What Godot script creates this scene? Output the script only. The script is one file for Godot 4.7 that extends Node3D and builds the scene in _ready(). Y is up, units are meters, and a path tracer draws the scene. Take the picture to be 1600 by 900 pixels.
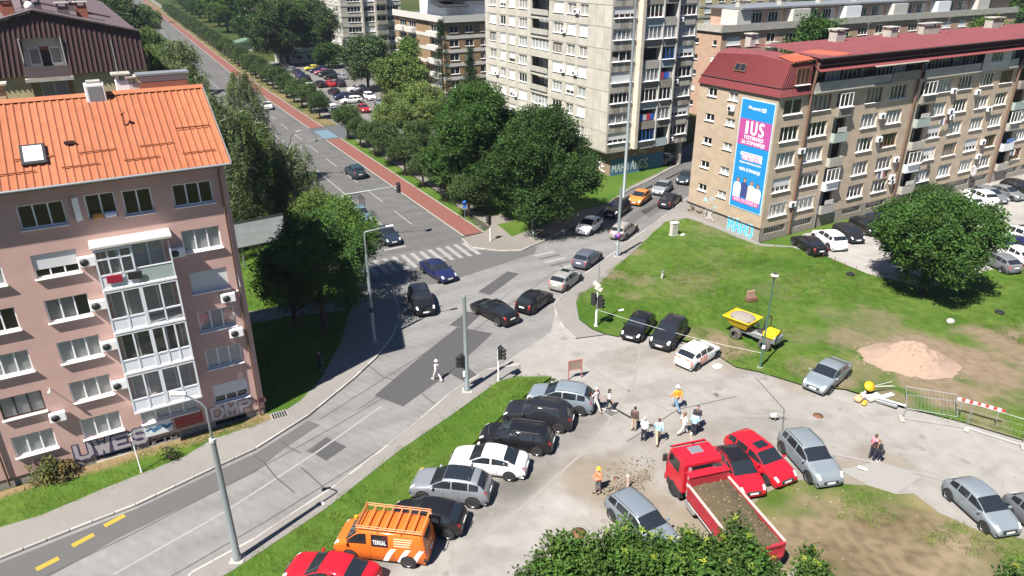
extends Node3D

# A city crossing seen from a drone: x right, y up, -z away from the camera, metres.
const UP := Vector3.UP
const LD := Vector3(0.86532, 0, -0.50121)     # along the blocks and the cross street
const SD := Vector3(0.50121, 0, 0.86532)      # across the blocks, towards the street
const AV := Vector3(-0.487, 0, -0.873)        # along the avenue, away from the crossing
const AL := Vector3(0.873, 0, -0.487)         # across the avenue, to the right
const AV0 := Vector3(-4.9, 0, -73.3)          # where the red cycle track ends
const A0 := Vector3(-16.25, 0, -40.31)                      # street corner of the pink block
const C1 := Vector3(25.97, 0, -71.84)                   # corner of the tan block under the banner
const T0 := Vector3(12.57, 0, -95.84)         # corner of the tower

var names := {}
var M := {}
var cache := {}
var rng := RandomNumberGenerator.new()
var n1 := FastNoiseLite.new()
var n2 := FastNoiseLite.new()


class Sh:
	var st := SurfaceTool.new()
	var smooth := false
	var tint = null

	func _init() -> void:
		st.begin(Mesh.PRIMITIVE_TRIANGLES)
		st.set_smooth_group(-1)

	func soft(on: bool) -> Sh:
		smooth = on
		st.set_smooth_group(0 if on else -1)
		return self

	func tri(a: Vector3, b: Vector3, c: Vector3) -> void:
		if tint != null:
			st.set_color(tint)
		st.add_vertex(a)
		st.add_vertex(c)
		st.add_vertex(b)

	func quad(a: Vector3, b: Vector3, c: Vector3, d: Vector3) -> void:
		tri(a, b, c)
		tri(a, c, d)

	# a flat polygon turned so that it faces away from a point
	func face(pts: Array, away: Vector3) -> void:
		var n: Vector3 = (pts[1] - pts[0]).cross(pts[2] - pts[0])
		var m := Vector3.ZERO
		for p in pts:
			m += p
		if n.dot(m / pts.size() - away) < 0:
			pts.reverse()
		for i in range(1, pts.size() - 1):
			tri(pts[0], pts[i], pts[i + 1])

	func box(c: Vector3, s: Vector3, b := Basis(), bev := 0.0) -> Sh:
		var h := s / 2
		if bev <= 0:
			for ax in 3:
				for sg in [-1.0, 1.0]:
					var q := []
					for k in [[-1, -1], [1, -1], [1, 1], [-1, 1]]:
						var v := Vector3()
						v[ax] = sg * h[ax]
						v[(ax + 1) % 3] = k[0] * h[(ax + 1) % 3]
						v[(ax + 2) % 3] = k[1] * h[(ax + 2) % 3]
						q.append(c + b * v)
					face(q, c)
			return self
		var cn := func(sx, sy, sz, ax):
			var v := Vector3(sx * (h.x - bev), sy * (h.y - bev), sz * (h.z - bev))
			v[ax] += [sx, sy, sz][ax] * bev
			return c + b * v
		for ax in 3:
			for sg in [-1, 1]:
				var q := []
				for k in [[-1, -1], [1, -1], [1, 1], [-1, 1]]:
					var s3 := [0, 0, 0]
					s3[ax] = sg
					s3[(ax + 1) % 3] = k[0]
					s3[(ax + 2) % 3] = k[1]
					q.append(cn.call(s3[0], s3[1], s3[2], ax))
				face(q, c)
		for ax in 3:
			var b1 := (ax + 1) % 3
			var c1 := (ax + 2) % 3
			for k in [[-1, -1], [1, -1], [1, 1], [-1, 1]]:
				var q := []
				for e in [[-1, b1], [1, b1], [1, c1], [-1, c1]]:
					var s3 := [0, 0, 0]
					s3[ax] = e[0]
					s3[b1] = k[0]
					s3[c1] = k[1]
					q.append(cn.call(s3[0], s3[1], s3[2], e[1]))
				face(q, c)
		for sx in [-1, 1]:
			for sy in [-1, 1]:
				for sz in [-1, 1]:
					face([cn.call(sx, sy, sz, 0), cn.call(sx, sy, sz, 1), cn.call(sx, sy, sz, 2)], c)
		return self

	func tube(path: Array, radii: Array, n := 8, caps := true) -> Sh:
		var rings := []
		var side := Vector3.RIGHT
		for i in path.size():
			var d: Vector3 = (path[mini(i + 1, path.size() - 1)] - path[maxi(i - 1, 0)]).normalized()
			if i == 0:
				side = d.cross(Vector3.FORWARD if absf(d.z) < 0.9 else Vector3.RIGHT).normalized()
			side = (side - d * side.dot(d)).normalized()
			var up := d.cross(side)
			var ring := []
			var r: float = radii[mini(i, radii.size() - 1)]
			for k in n:
				var a := TAU * k / n
				ring.append(path[i] + (side * cos(a) + up * sin(a)) * r)
			rings.append(ring)
		st.set_smooth_group(0 if n > 5 else -1)
		for i in path.size() - 1:
			for k in n:
				quad(rings[i][k], rings[i][(k + 1) % n], rings[i + 1][(k + 1) % n], rings[i + 1][k])
		st.set_smooth_group(-1)
		if caps:
			for e in [0, path.size() - 1]:
				face(rings[e].duplicate(), path[1] if e == 0 else path[e - 1])
		soft(smooth)
		return self

	func cyl(a: Vector3, b: Vector3, r0: float, r1 := -1.0, n := 10) -> Sh:
		return tube([a, b], [r0, r0 if r1 < 0 else r1], n)

	# a profile of (radius, height) turned round an axis of its own
	func lathe(prof: Array, n := 14, xf := Transform3D()) -> Sh:
		st.set_smooth_group(0)
		for i in prof.size() - 1:
			for k in n:
				var q := []
				for e in [[i, k], [i, k + 1], [i + 1, k + 1], [i + 1, k]]:
					var a: float = TAU * e[1] / n
					var p: Vector2 = prof[e[0]]
					q.append(xf * Vector3(cos(a) * p.x, p.y, sin(a) * p.x))
				quad(q[0], q[3], q[2], q[1])
		soft(smooth)
		return self

	func ball(c: Vector3, r: Vector3, n := 10, m := 6) -> Sh:
		var prof := []
		for i in m + 1:
			var a := PI * i / m - PI / 2
			prof.append(Vector2(cos(a), sin(a)))
		return lathe(prof, n, Transform3D(Basis.from_scale(r), c))

	# a polygon in the xy plane of a frame, pushed out along z from z0 to z1
	func prism(poly: PackedVector2Array, z0: float, z1: float, xf := Transform3D()) -> Sh:
		var ids := Geometry2D.triangulate_polygon(poly)
		var m := Vector3.ZERO
		for p in poly:
			m += Vector3(p.x, p.y, (z0 + z1) / 2) / poly.size()
		for z in [z0, z1]:
			for i in range(0, ids.size(), 3):
				var t := []
				for k in 3:
					t.append(xf * Vector3(poly[ids[i + k]].x, poly[ids[i + k]].y, z))
				face(t, xf * Vector3(t[0].x, t[0].y, (z0 + z1) / 2) if xf == Transform3D() else xf * Vector3(poly[ids[i]].x, poly[ids[i]].y, (z0 + z1) / 2))
		var cw := Geometry2D.is_polygon_clockwise(poly)
		for i in poly.size():
			var a := poly[i]
			var b := poly[(i + 1) % poly.size()]
			var q := [xf * Vector3(a.x, a.y, z0), xf * Vector3(b.x, b.y, z0), xf * Vector3(b.x, b.y, z1), xf * Vector3(a.x, a.y, z1)]
			if cw:
				q.reverse()
			quad(q[0], q[1], q[2], q[3])
		return self

	func done() -> ArrayMesh:
		st.generate_normals()
		return st.commit()


func pv(a: Array) -> PackedVector2Array:
	var o := PackedVector2Array()
	for i in range(0, a.size(), 2):
		o.append(Vector2(a[i], a[i + 1]))
	return o


func numbered(called: String) -> String:
	names[called] = names.get(called, -1) + 1
	return called if names[called] == 0 else "%s_%03d" % [called, names[called]]


func put(called: String, what, m: Material, parent: Node = self, xf := Transform3D()) -> MeshInstance3D:
	var o := MeshInstance3D.new()
	o.name = numbered(called) if parent == self else called
	o.mesh = what.done() if what is Sh else what
	o.material_override = m
	o.transform = xf
	parent.add_child(o, true)
	return o


func tag(o: Node, label: String, category := "", group := "") -> Node:
	o.set_meta("label", label)
	if category:
		o.set_meta("category", category)
	if group:
		o.set_meta("group", group)
	return o


func thing(called: String, label: String, category: String, at := Vector3.ZERO, turn := 0.0, group := "") -> Node3D:
	var o := Node3D.new()
	o.name = numbered(called)
	add_child(o)
	o.position = at
	o.rotation.y = turn
	tag(o, label, category, group)
	return o


func copy(o: Node3D, label: String, at: Vector3, turn := 0.0) -> Node3D:
	var c: Node3D = o.duplicate()
	c.name = numbered(String(o.name).rstrip("0123456789").trim_suffix("_"))
	add_child(c)
	c.position = at
	c.rotation.y = turn
	c.set_meta("label", label)
	return c


func struct(o: Node) -> Node:
	o.set_meta("kind", "structure")
	return o


func stuff(o: Node) -> Node:
	o.set_meta("kind", "stuff")
	return o


func lin(r: float, g: float, b: float) -> Color:
	return Color(r, g, b).linear_to_srgb()


func mat(r: float, g: float, b: float, rough := 0.85, metal := 0.0, tex = null, scale := 1.0) -> StandardMaterial3D:
	var m := StandardMaterial3D.new()
	m.albedo_color = lin(r, g, b)
	m.roughness = rough
	m.metallic = metal
	if tex != null:
		m.albedo_texture = tex
		m.uv1_triplanar = true
		m.uv1_world_triplanar = true
		m.uv1_scale = Vector3.ONE * scale
	return m


func noise_tex(freq: float, lo: float, hi: float, oct := 4, size := 512, seed_ := 1, kind := FastNoiseLite.TYPE_SIMPLEX_SMOOTH) -> NoiseTexture2D:
	var t := NoiseTexture2D.new()
	var n := FastNoiseLite.new()
	n.noise_type = kind
	n.frequency = freq
	n.fractal_octaves = oct
	n.seed = seed_
	t.noise = n
	t.width = size
	t.height = size
	t.seamless = true
	var g := Gradient.new()
	g.set_color(0, Color(lo, lo, lo))
	g.set_color(1, Color(hi, hi, hi))
	t.color_ramp = g
	return t


func bump_tex(freq: float, seed_ := 3) -> NoiseTexture2D:
	var t := noise_tex(freq, 0, 1, 4, 512, seed_)
	t.color_ramp = null
	t.as_normal_map = true
	t.bump_strength = 6.0
	return t


func av(s: float, lat: float, y := 0.0) -> Vector3:
	var bend := maxf(0, s - 130) * 0.0242
	return AV0 + AV * s + AL * (lat + bend) + UP * y


func avs(pairs: Array) -> PackedVector2Array:
	var o := PackedVector2Array()
	for i in range(0, pairs.size(), 2):
		var p := av(pairs[i], pairs[i + 1])
		o.append(Vector2(p.x, p.z))
	return o


func noise_at(x: float, z: float) -> float:
	return n1.get_noise_2d(x, z)


# how much of a spot list covers a point: [x, z, radius, strength], its rim frayed by noise
func spots(x: float, z: float, list: Array) -> float:
	var k := 0.0
	for s in list:
		var d: float = Vector2(x - s[0], z - s[1]).length() / s[2] + n1.get_noise_2d(x * 1.7, z * 1.7) * 0.55
		k = maxf(k, s[3] * (1.0 - smoothstep(0.55, 1.05, d)))
	return k


# a ground sheet cut to a polygon, with its tone varied over a grid and an edge that drops to the road
func sheet(called: String, poly: PackedVector2Array, y: float, cell: float, tone: Callable, m: Material, drop := 0.0, wave := 0.0) -> MeshInstance3D:
	var lo := poly[0]
	var hi := poly[0]
	for p in poly:
		lo = lo.min(p)
		hi = hi.max(p)
	var nx := int((hi.x - lo.x) / cell) + 1
	var nz := int((hi.y - lo.y) / cell) + 1
	var touched := {}
	for i in poly.size():
		var a := poly[i]
		var b := poly[(i + 1) % poly.size()]
		var steps := int(a.distance_to(b) / cell * 4) + 1
		for k in steps + 1:
			var p := (a.lerp(b, float(k) / steps) - lo) / cell
			touched[Vector2i(p)] = true
	var v := PackedVector3Array()
	var c := PackedColorArray()
	var nn := PackedVector3Array()
	var seen := {}
	var add := func(p: Vector2):
		if not seen.has(p):
			var h := y
			if wave > 0:
				h += wave * n1.get_noise_2d(p.x * 0.6, p.y * 0.6)
			seen[p] = [Vector3(p.x, h, p.y), tone.call(p.x, p.y)]
		v.append(seen[p][0])
		c.append(seen[p][1])
		nn.append(UP)
	for i in nx:
		for k in nz:
			var p0 := lo + Vector2(i, k) * cell
			var r := PackedVector2Array([p0, p0 + Vector2(cell, 0), p0 + Vector2(cell, cell), p0 + Vector2(0, cell)])
			if touched.has(Vector2i(i, k)):
				for q in Geometry2D.intersect_polygons(r, poly):
					var ids := Geometry2D.triangulate_polygon(q)
					for t in range(0, ids.size(), 3):
						var tr := [q[ids[t]], q[ids[t + 1]], q[ids[t + 2]]]
						if (tr[1] - tr[0]).cross(tr[2] - tr[0]) < 0:
							tr.reverse()
						for e in tr:
							add.call(e)
			elif Geometry2D.is_point_in_polygon(p0 + Vector2(cell, cell) / 2, poly):
				for e in [0, 1, 2, 0, 2, 3]:
					add.call(r[e])
	if drop > 0:
		for i in poly.size():
			var a := poly[i]
			var b := poly[(i + 1) % poly.size()]
			var n := Vector3(b.y - a.y, 0, a.x - b.x).normalized()
			for e in [[a, 0], [b, 0], [b, 1], [a, 0], [b, 1], [a, 1]]:
				v.append(Vector3(e[0].x, y - drop * e[1], e[0].y))
				c.append(tone.call(e[0].x, e[0].y))
				nn.append(n)
	var arr := []
	arr.resize(Mesh.ARRAY_MAX)
	arr[Mesh.ARRAY_VERTEX] = v
	arr[Mesh.ARRAY_NORMAL] = nn
	arr[Mesh.ARRAY_COLOR] = c
	var mesh := ArrayMesh.new()
	mesh.add_surface_from_arrays(Mesh.PRIMITIVE_TRIANGLES, arr)
	var o := put(called, mesh, m)
	struct(o)
	return o


# a flat painted or patched shape laid on the ground
func flat(called: String, poly: PackedVector2Array, y: float, m: Material, parent: Node = self) -> MeshInstance3D:
	var s := Sh.new()
	var ids := Geometry2D.triangulate_polygon(poly)
	for i in range(0, ids.size(), 3):
		var t := []
		for k in 3:
			t.append(Vector3(poly[ids[i + k]].x, y, poly[ids[i + k]].y))
		s.face(t, t[0] - UP)
	var o := put(called, s, m, parent)
	return o


# a painted line of a given width along a path
func stripe(called: String, path: PackedVector2Array, w: float, y: float, m: Material) -> MeshInstance3D:
	var s := Sh.new()
	for i in path.size() - 1:
		var d := (path[i + 1] - path[i]).normalized().orthogonal() * w / 2
		var q := []
		for p in [path[i] + d, path[i] - d, path[i + 1] - d, path[i + 1] + d]:
			q.append(Vector3(p.x, y, p.y))
		s.face(q, q[0] - UP)
	return put(called, s, m)


func _ready() -> void:
	rng.seed = 7
	n1.seed = 11
	n1.frequency = 0.12
	n1.fractal_octaves = 4
	n2.seed = 5
	n2.frequency = 0.8
	n2.fractal_octaves = 3
	var cam := Camera3D.new()
	cam.fov = 43.14
	cam.far = 4000
	cam.position = Vector3(0, 27.5, 0)
	cam.rotation_degrees = Vector3(-24.5, 0, -0.2)
	add_child(cam)
	cam.current = true
	var env := Environment.new()
	env.background_mode = Environment.BG_SKY
	var sky := ProceduralSkyMaterial.new()
	sky.sky_top_color = Color(0.3, 0.44, 0.66)
	sky.sky_horizon_color = Color(0.72, 0.8, 0.9)
	sky.sky_curve = 0.12
	sky.ground_bottom_color = Color(0.2, 0.22, 0.2)
	sky.ground_horizon_color = Color(0.6, 0.66, 0.7)
	sky.sun_angle_max = 4.0
	env.sky = Sky.new()
	env.sky.sky_material = sky
	env.background_energy_multiplier = 0.37
	env.tonemap_mode = Environment.TONE_MAPPER_LINEAR
	env.tonemap_exposure = 2.12
	env.sdfgi_enabled = true
	env.ssao_enabled = true
	env.ssil_enabled = true
	env.fog_enabled = true
	env.fog_density = 0.00012
	env.fog_light_color = Color(0.72, 0.8, 0.9)
	var we := WorldEnvironment.new()
	we.environment = env
	add_child(we)
	var sun := DirectionalLight3D.new()
	sun.light_energy = 1.6
	sun.light_color = Color(1.0, 0.97, 0.93)
	sun.light_angular_distance = 0.5
	sun.shadow_enabled = true
	# shadows fall to the right and away; the sun stands 55 degrees high
	sun.look_at_from_position(Vector3.ZERO, Vector3(0.353, -0.819, -0.452))
	add_child(sun)
	materials()
	ground()
	building_pink()
	building_brown()
	building_tan()
	building_tower()
	far_buildings()
	trees()
	vehicles()
	street_things()
	site_things()
	people()
	grass()


func materials() -> void:
	var grain := noise_tex(0.22, 0.55, 1.0, 4, 512, 2)
	var fine := noise_tex(0.11, 0.78, 1.0, 5, 512, 9)
	var blot := noise_tex(0.02, 0.84, 1.0, 5, 512, 4)
	var nrm := bump_tex(0.15)
	for k in [["asphalt", 0.95, 0.5], ["grassy", 1.0, 0.7], ["pave", 0.9, 0.4], ["dirt", 1.0, 0.45]]:
		var m := mat(1, 1, 1, k[1], 0, grain, k[2])
		m.vertex_color_use_as_albedo = true
		m.normal_enabled = true
		m.normal_texture = nrm
		m.normal_scale = 0.6
		m.metallic_specular = 0.3
		M[k[0]] = m
	M.patch = mat(0.11, 0.11, 0.115, 0.95, 0, grain, 0.6)
	M.patch2 = mat(0.165, 0.165, 0.165, 0.95, 0, grain, 0.6)
	M.kerb = mat(0.34, 0.33, 0.31, 0.9, 0, fine, 0.6)
	M.white_paint = mat(0.44, 0.44, 0.43, 0.8, 0, grain, 0.5)
	M.worn_paint = mat(0.32, 0.32, 0.31, 0.9, 0, blot, 0.5)
	M.yellow_paint = mat(0.62, 0.45, 0.06, 0.85, 0, grain, 0.5)
	M.red_track = mat(0.21, 0.08, 0.065, 0.95, 0, blot, 0.2)
	M.blue_track = mat(0.13, 0.21, 0.27, 0.95, 0, blot, 0.2)
	M.pink = mat(0.56, 0.37, 0.33, 0.92, 0, noise_tex(0.02, 0.93, 1.0, 5, 512, 4), 0.1)
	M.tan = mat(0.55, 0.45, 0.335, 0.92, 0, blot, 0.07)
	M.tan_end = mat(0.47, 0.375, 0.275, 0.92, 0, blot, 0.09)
	M.plinth = mat(0.33, 0.3, 0.26, 0.95, 0, blot, 0.2)
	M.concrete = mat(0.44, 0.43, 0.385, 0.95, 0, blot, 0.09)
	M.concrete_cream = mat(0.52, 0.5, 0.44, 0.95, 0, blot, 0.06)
	M.concrete_dark = mat(0.3, 0.28, 0.24, 0.95, 0, blot, 0.13)
	M.beige = mat(0.55, 0.47, 0.27, 0.92, 0, blot, 0.1)
	M.brownwall = mat(0.3, 0.2, 0.11, 0.9, 0, blot, 0.1)
	M.pinkish = mat(0.5, 0.34, 0.25, 0.92, 0, blot, 0.1)
	M.white = mat(0.82, 0.83, 0.84, 0.5)
	M.offwhite = mat(0.68, 0.67, 0.63, 0.7, 0, fine, 0.6)
	M.plastic = mat(0.74, 0.78, 0.82, 0.4)
	M.shutter = mat(0.6, 0.62, 0.63, 0.6)
	M.curtain = mat(0.7, 0.69, 0.64, 0.9)
	M.curtain.backlight = lin(0.35, 0.35, 0.33)
	M.net = mat(0.72, 0.76, 0.75, 0.9)
	M.brown_frame = mat(0.16, 0.08, 0.045, 0.6)
	M.black = mat(0.02, 0.02, 0.022, 0.6)
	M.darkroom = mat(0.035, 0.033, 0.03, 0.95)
	M.glass = mat(0.03, 0.04, 0.045, 0.06)
	M.glass.transparency = BaseMaterial3D.TRANSPARENCY_ALPHA
	M.glass.albedo_color.a = 0.16
	M.darkglass = mat(0.018, 0.022, 0.026, 0.06)
	M.darkglass.metallic_specular = 0.7
	M.railglass = mat(0.35, 0.42, 0.4, 0.3)
	M.roof_orange = mat(0.385, 0.125, 0.054, 0.7, 0, blot, 0.12)
	M.roof_orange2 = mat(0.42, 0.14, 0.062, 0.7, 0, blot, 0.17)
	M.roof_red = mat(0.2, 0.034, 0.038, 0.7, 0, fine, 0.3)
	M.roof_red_top = mat(0.22, 0.056, 0.062, 0.85, 0, blot, 0.06)
	M.roof_brown = mat(0.075, 0.04, 0.037, 0.6, 0, blot, 0.2)
	M.roof_plum = mat(0.14, 0.105, 0.11, 0.75, 0, blot, 0.12)
	M.zinc = mat(0.32, 0.34, 0.35, 0.45, 0.5)
	M.pole = mat(0.33, 0.38, 0.4, 0.45, 0.4, fine, 0.8)
	M.pole_green = mat(0.05, 0.13, 0.1, 0.5, 0.1)
	M.pole_white = mat(0.72, 0.72, 0.7, 0.5)
	M.rust = mat(0.2, 0.09, 0.05, 0.85, 0, blot, 0.8)
	M.pipe = mat(0.2, 0.115, 0.075, 0.7, 0, blot, 0.4)
	M.brick = mat(0.36, 0.13, 0.085, 0.9, 0, fine, 0.8)
	M.steel = mat(0.5, 0.52, 0.54, 0.35, 0.7)
	M.bark = mat(0.12, 0.09, 0.065, 0.95, 0, grain, 1.5)
	M.birch_bark = mat(0.5, 0.48, 0.43, 0.9, 0, blot, 1.2)
	M.soil = mat(0.15, 0.115, 0.065, 1.0, 0, grain, 0.8)
	M.gravel = mat(0.52, 0.38, 0.29, 1.0, 0, grain, 1.0)
	M.rubble = mat(0.34, 0.29, 0.22, 1.0, 0, grain, 1.0)
	M.cardboard = mat(0.22, 0.12, 0.08, 0.9, 0, fine, 1.0)
	M.rubber = mat(0.018, 0.018, 0.018, 0.9)
	M.rim = mat(0.42, 0.43, 0.44, 0.35, 0.7)
	M.trim = mat(0.03, 0.03, 0.032, 0.55)
	M.lamp_clear = mat(0.72, 0.74, 0.76, 0.12)
	M.lamp_red = mat(0.42, 0.02, 0.02, 0.2)
	M.orange = mat(0.85, 0.24, 0.03, 0.5)
	M.sign_blue = mat(0.03, 0.14, 0.5, 0.4)
	M.sign_red = mat(0.5, 0.04, 0.03, 0.4)
	M.yellow = mat(0.6, 0.38, 0.02, 0.4)
	for k in M:
		M[k].resource_name = k


func ground() -> void:
	var lawn_spots := []
	for q in [[Vector2(29.66, -51.46), 4.0, 0.5], [Vector2(26.66, -50.41), 2.5, 0.75], [Vector2(30.7, -53.12), 2.0, 0.55], [Vector2(33.66, -45.96), 4.8, 1.0], [Vector2(38.89, -48.29), 5.0, 0.95], [Vector2(29.25, -44.66), 3.0, 0.9], [Vector2(30.59, -42.56), 3.0, 0.95], [Vector2(31.12, -47.37), 4.5, 1.0],
			[Vector2(25.1, -45.12), 2.2, 0.5], [Vector2(16.7, -48.94), 2.4, 0.9], [Vector2(15.61, -50.49), 1.8, 0.6], [Vector2(26.96, -54.91), 1.6, 0.3], [Vector2(11.87, -61.67), 1.5, 0.4], [Vector2(9.69, -63.18), 1.4, 0.75], [Vector2(12.38, -68.87), 1.2, 0.6], [Vector2(10.46, -58.21), 1.1, 0.45], [Vector2(24.98, -69.64), 1.2, 0.5],
			[Vector2(17.2, -61.63), 2.2, 0.25], [Vector2(23.03, -51.51), 2.0, 0.3], [Vector2(21.53, -46.04), 1.6, 0.55], [Vector2(25.6, -41.8), 1.6, 0.75], [Vector2(30.55, -39.16), 1.6, 0.6], [Vector2(23.6, -59.45), 2.6, 0.25], [Vector2(23.42, -43.84), 1.4, 0.8], [Vector2(13.32, -51.58), 1.2, 0.6]]:
		lawn_spots.append([q[0].x, q[0].y, q[1], q[2]])
	var green := Color(0.085, 0.19, 0.02)
	var green2 := Color(0.16, 0.26, 0.045)
	var straw := Color(0.36, 0.29, 0.18)
	var earth := Color(0.4, 0.31, 0.21)
	var lawn_tone := func(x: float, z: float) -> Color:
		var k := n1.get_noise_2d(x * 1.1, z * 1.1) * 1.2 + 0.4 + n2.get_noise_2d(x, z) * 0.8
		var c := green.lerp(green2, clampf(k, 0, 1))
		c = c.lerp(straw, clampf(n1.get_noise_2d(x * 0.5 + 50, z * 0.5) * 1.1 + n2.get_noise_2d(x * 1.4, z * 1.4) * 0.6 - 0.22, 0, 0.45))
		c = c.darkened(0.3 * clampf(n2.get_noise_2d(x * 2 + 70, z * 2) * 2, 0, 1))
		return c.lerp(earth.darkened(0.35 * clampf(n2.get_noise_2d(x * 1.6, z * 1.6) + 0.3, 0, 1)), spots(x, z, lawn_spots))
	var plain_tone := func(x: float, z: float) -> Color:
		var k := n1.get_noise_2d(x * 0.8, z * 0.8) * 0.9 + 0.4 + n2.get_noise_2d(x, z) * 0.3
		return green.lerp(green2, clampf(k, 0, 1))
	var far_tone := func(x: float, z: float) -> Color:
		return Color(0.05, 0.09, 0.015).lerp(Color(0.11, 0.13, 0.03), clampf(n1.get_noise_2d(x * 0.2, z * 0.2) + 0.5, 0, 1))
	sheet("terrain", pv([-1500, 60, 1500, 60, 1500, -2600, -1500, -2600]), -0.06, 130, far_tone, M.grassy)
	sheet("meadow", pv([-150, -66, 200, -66, 300, -480, -300, -480]), -0.03, 8, far_tone, M.grassy)

	# carriageways
	var wheel := [Vector2(-20.16, -28.71), Vector2(-6.75, -47.64), Vector2(4.95, -64.77)]
	var road_tone := func(x: float, z: float) -> Color:
		var g := 0.37 + 0.05 * n1.get_noise_2d(x * 0.5, z * 0.5) + 0.045 * n2.get_noise_2d(x, z) + 0.025 * n2.get_noise_2d(x * 3, z * 3)
		var p := Vector2(x, z)
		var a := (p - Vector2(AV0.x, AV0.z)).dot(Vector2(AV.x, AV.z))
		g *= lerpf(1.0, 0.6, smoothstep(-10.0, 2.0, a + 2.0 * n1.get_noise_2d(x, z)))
		var d: float = (p - wheel[0]).dot(Vector2(-0.5, -0.86))
		g *= 1.0 - 0.13 * maxf(0, sin(d * 2.3 + n1.get_noise_2d(x * 0.3, z * 0.3))) - 0.06 * sin(d * 9.0 + 2.0 * n1.get_noise_2d(x * 0.5, z * 0.5))
		return Color(g, g * 0.995, g * 0.985)
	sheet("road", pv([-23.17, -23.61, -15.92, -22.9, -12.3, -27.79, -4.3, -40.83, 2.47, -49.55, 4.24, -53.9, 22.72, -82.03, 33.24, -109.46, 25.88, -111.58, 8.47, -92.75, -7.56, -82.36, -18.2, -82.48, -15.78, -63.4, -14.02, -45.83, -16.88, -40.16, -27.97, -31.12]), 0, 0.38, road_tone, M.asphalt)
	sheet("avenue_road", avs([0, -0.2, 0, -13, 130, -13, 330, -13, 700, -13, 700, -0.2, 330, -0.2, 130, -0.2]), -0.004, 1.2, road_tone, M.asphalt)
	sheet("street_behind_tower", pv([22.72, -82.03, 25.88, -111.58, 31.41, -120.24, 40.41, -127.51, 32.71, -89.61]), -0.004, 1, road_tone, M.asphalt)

	# the dusty lot
	var lot_spots := []
	for q in [[Vector2(5.79, -33.05), 3.2, 0.8], [Vector2(7.34, -31.45), 3.0, 0.75], [Vector2(12.46, -47.5), 2.5, 0.4], [Vector2(10.96, -36.58), 3.5, 0.35], [Vector2(3.28, -29.05), 2.2, 0.3], [Vector2(12.12, -30.92), 4.5, 0.9], [Vector2(22.13, -35.27), 2.2, 0.5], [Vector2(19.6, -33.81), 2.0, 0.6], [Vector2(9.11, -47.53), 2.0, 0.3], [Vector2(16.38, -46.08), 1.8, 0.6], [Vector2(19.82, -43.86), 1.6, 0.5], [Vector2(2.18, -33.62), 1.6, 0.25]]:
		lot_spots.append([q[0].x, q[0].y, q[1], q[2]])
	var dark_path := [Vector2(-7.62, -26.93), Vector2(-0.04, -33.08), Vector2(5.51, -40.77)]
	var lot_tone := func(x: float, z: float) -> Color:
		var g := 0.51 + 0.07 * n1.get_noise_2d(x * 0.4, z * 0.4) + 0.07 * n2.get_noise_2d(x, z) + 0.04 * n2.get_noise_2d(x * 3.1, z * 3.1)
		g *= 1.0 - 0.16 * smoothstep(0.12, 0.3, n1.get_noise_2d(x * 0.9 + 40, z * 2.2 + x * 0.6))
		var c := Color(g, g * 0.965, g * 0.905)
		for i in 2:
			var q := Geometry2D.get_closest_point_to_segment(Vector2(x, z), dark_path[i], dark_path[i + 1])
			var d := q.distance_to(Vector2(x, z)) + n1.get_noise_2d(x, z) * 0.8
			c = c.darkened(0.3 * (1.0 - smoothstep(0.6, 2.0, d)))
		return c.lerp(Color(0.33, 0.255, 0.165), spots(x, z, lot_spots) * 0.75)
	sheet("lot", pv([-14.22, -22.89, -9.99, -26.33, -5.32, -31.51, -0.03, -39.34, 3.18, -44.66, -0.02, -45.03, -1.42, -45.93, 3.07, -51.65, 3.67, -55.1, 5.52, -53.31, 10.24, -51.6, 15.22, -48.95, 18.11, -45.62, 22.35, -43.43, 27.6, -40.63, 33.3, -37.1, 35.43, -31.82, 28.13, -22.72]), 0.02, 0.26, lot_tone, M.asphalt)

	# bare earth in front
	var bare_spots := []
	for q in [[Vector2(16.04, -28.53), 3.6, 1.0], [Vector2(19.44, -28.08), 4.4, 1.0], [Vector2(13.8, -26.83), 4.0, 1.0], [Vector2(21.3, -25.6), 4.6, 0.95], [Vector2(18.6, -30.64), 1.7, 0.55], [Vector2(21.94, -28.51), 2.2, 0.5]]:
		bare_spots.append([q[0].x, q[0].y, q[1], q[2]])
	var bare_tone := func(x: float, z: float) -> Color:
		var k := clampf(n1.get_noise_2d(x * 1.4, z * 1.4) * 1.2 + 0.5, 0, 1)
		var c := Color(0.11, 0.19, 0.03).lerp(Color(0.38, 0.32, 0.17), k)
		var e := Color(0.46, 0.365, 0.24).lerp(Color(0.26, 0.2, 0.115), clampf(n1.get_noise_2d(x * 0.9 + 30, z * 0.9) * 1.3 + 0.35, 0, 1))
		e = e.darkened(0.4 * clampf(n2.get_noise_2d(x * 1.5, z * 1.5) * 1.4 + 0.25, 0, 1))
		e = e.lerp(Color(0.14, 0.15, 0.05), clampf(n1.get_noise_2d(x * 0.7 - 80, z * 0.7) * 1.6 - 0.05, 0, 0.7))
		return c.lerp(e, spots(x, z, bare_spots))
	sheet("bare_ground", pv([13.91, -32.2, 16.17, -33.55, 18.59, -33.15, 20.23, -32.97, 21.45, -32.26, 22.44, -32.31, 23.05, -30.76, 24.34, -29.41, 26.19, -28.85, 29.8, -26.35, 26.88, -21.15, 5.34, -21.23, 8.68, -26.45]), 0.05, 0.2, bare_tone, M.dirt, 0.05, 0.09)

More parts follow.
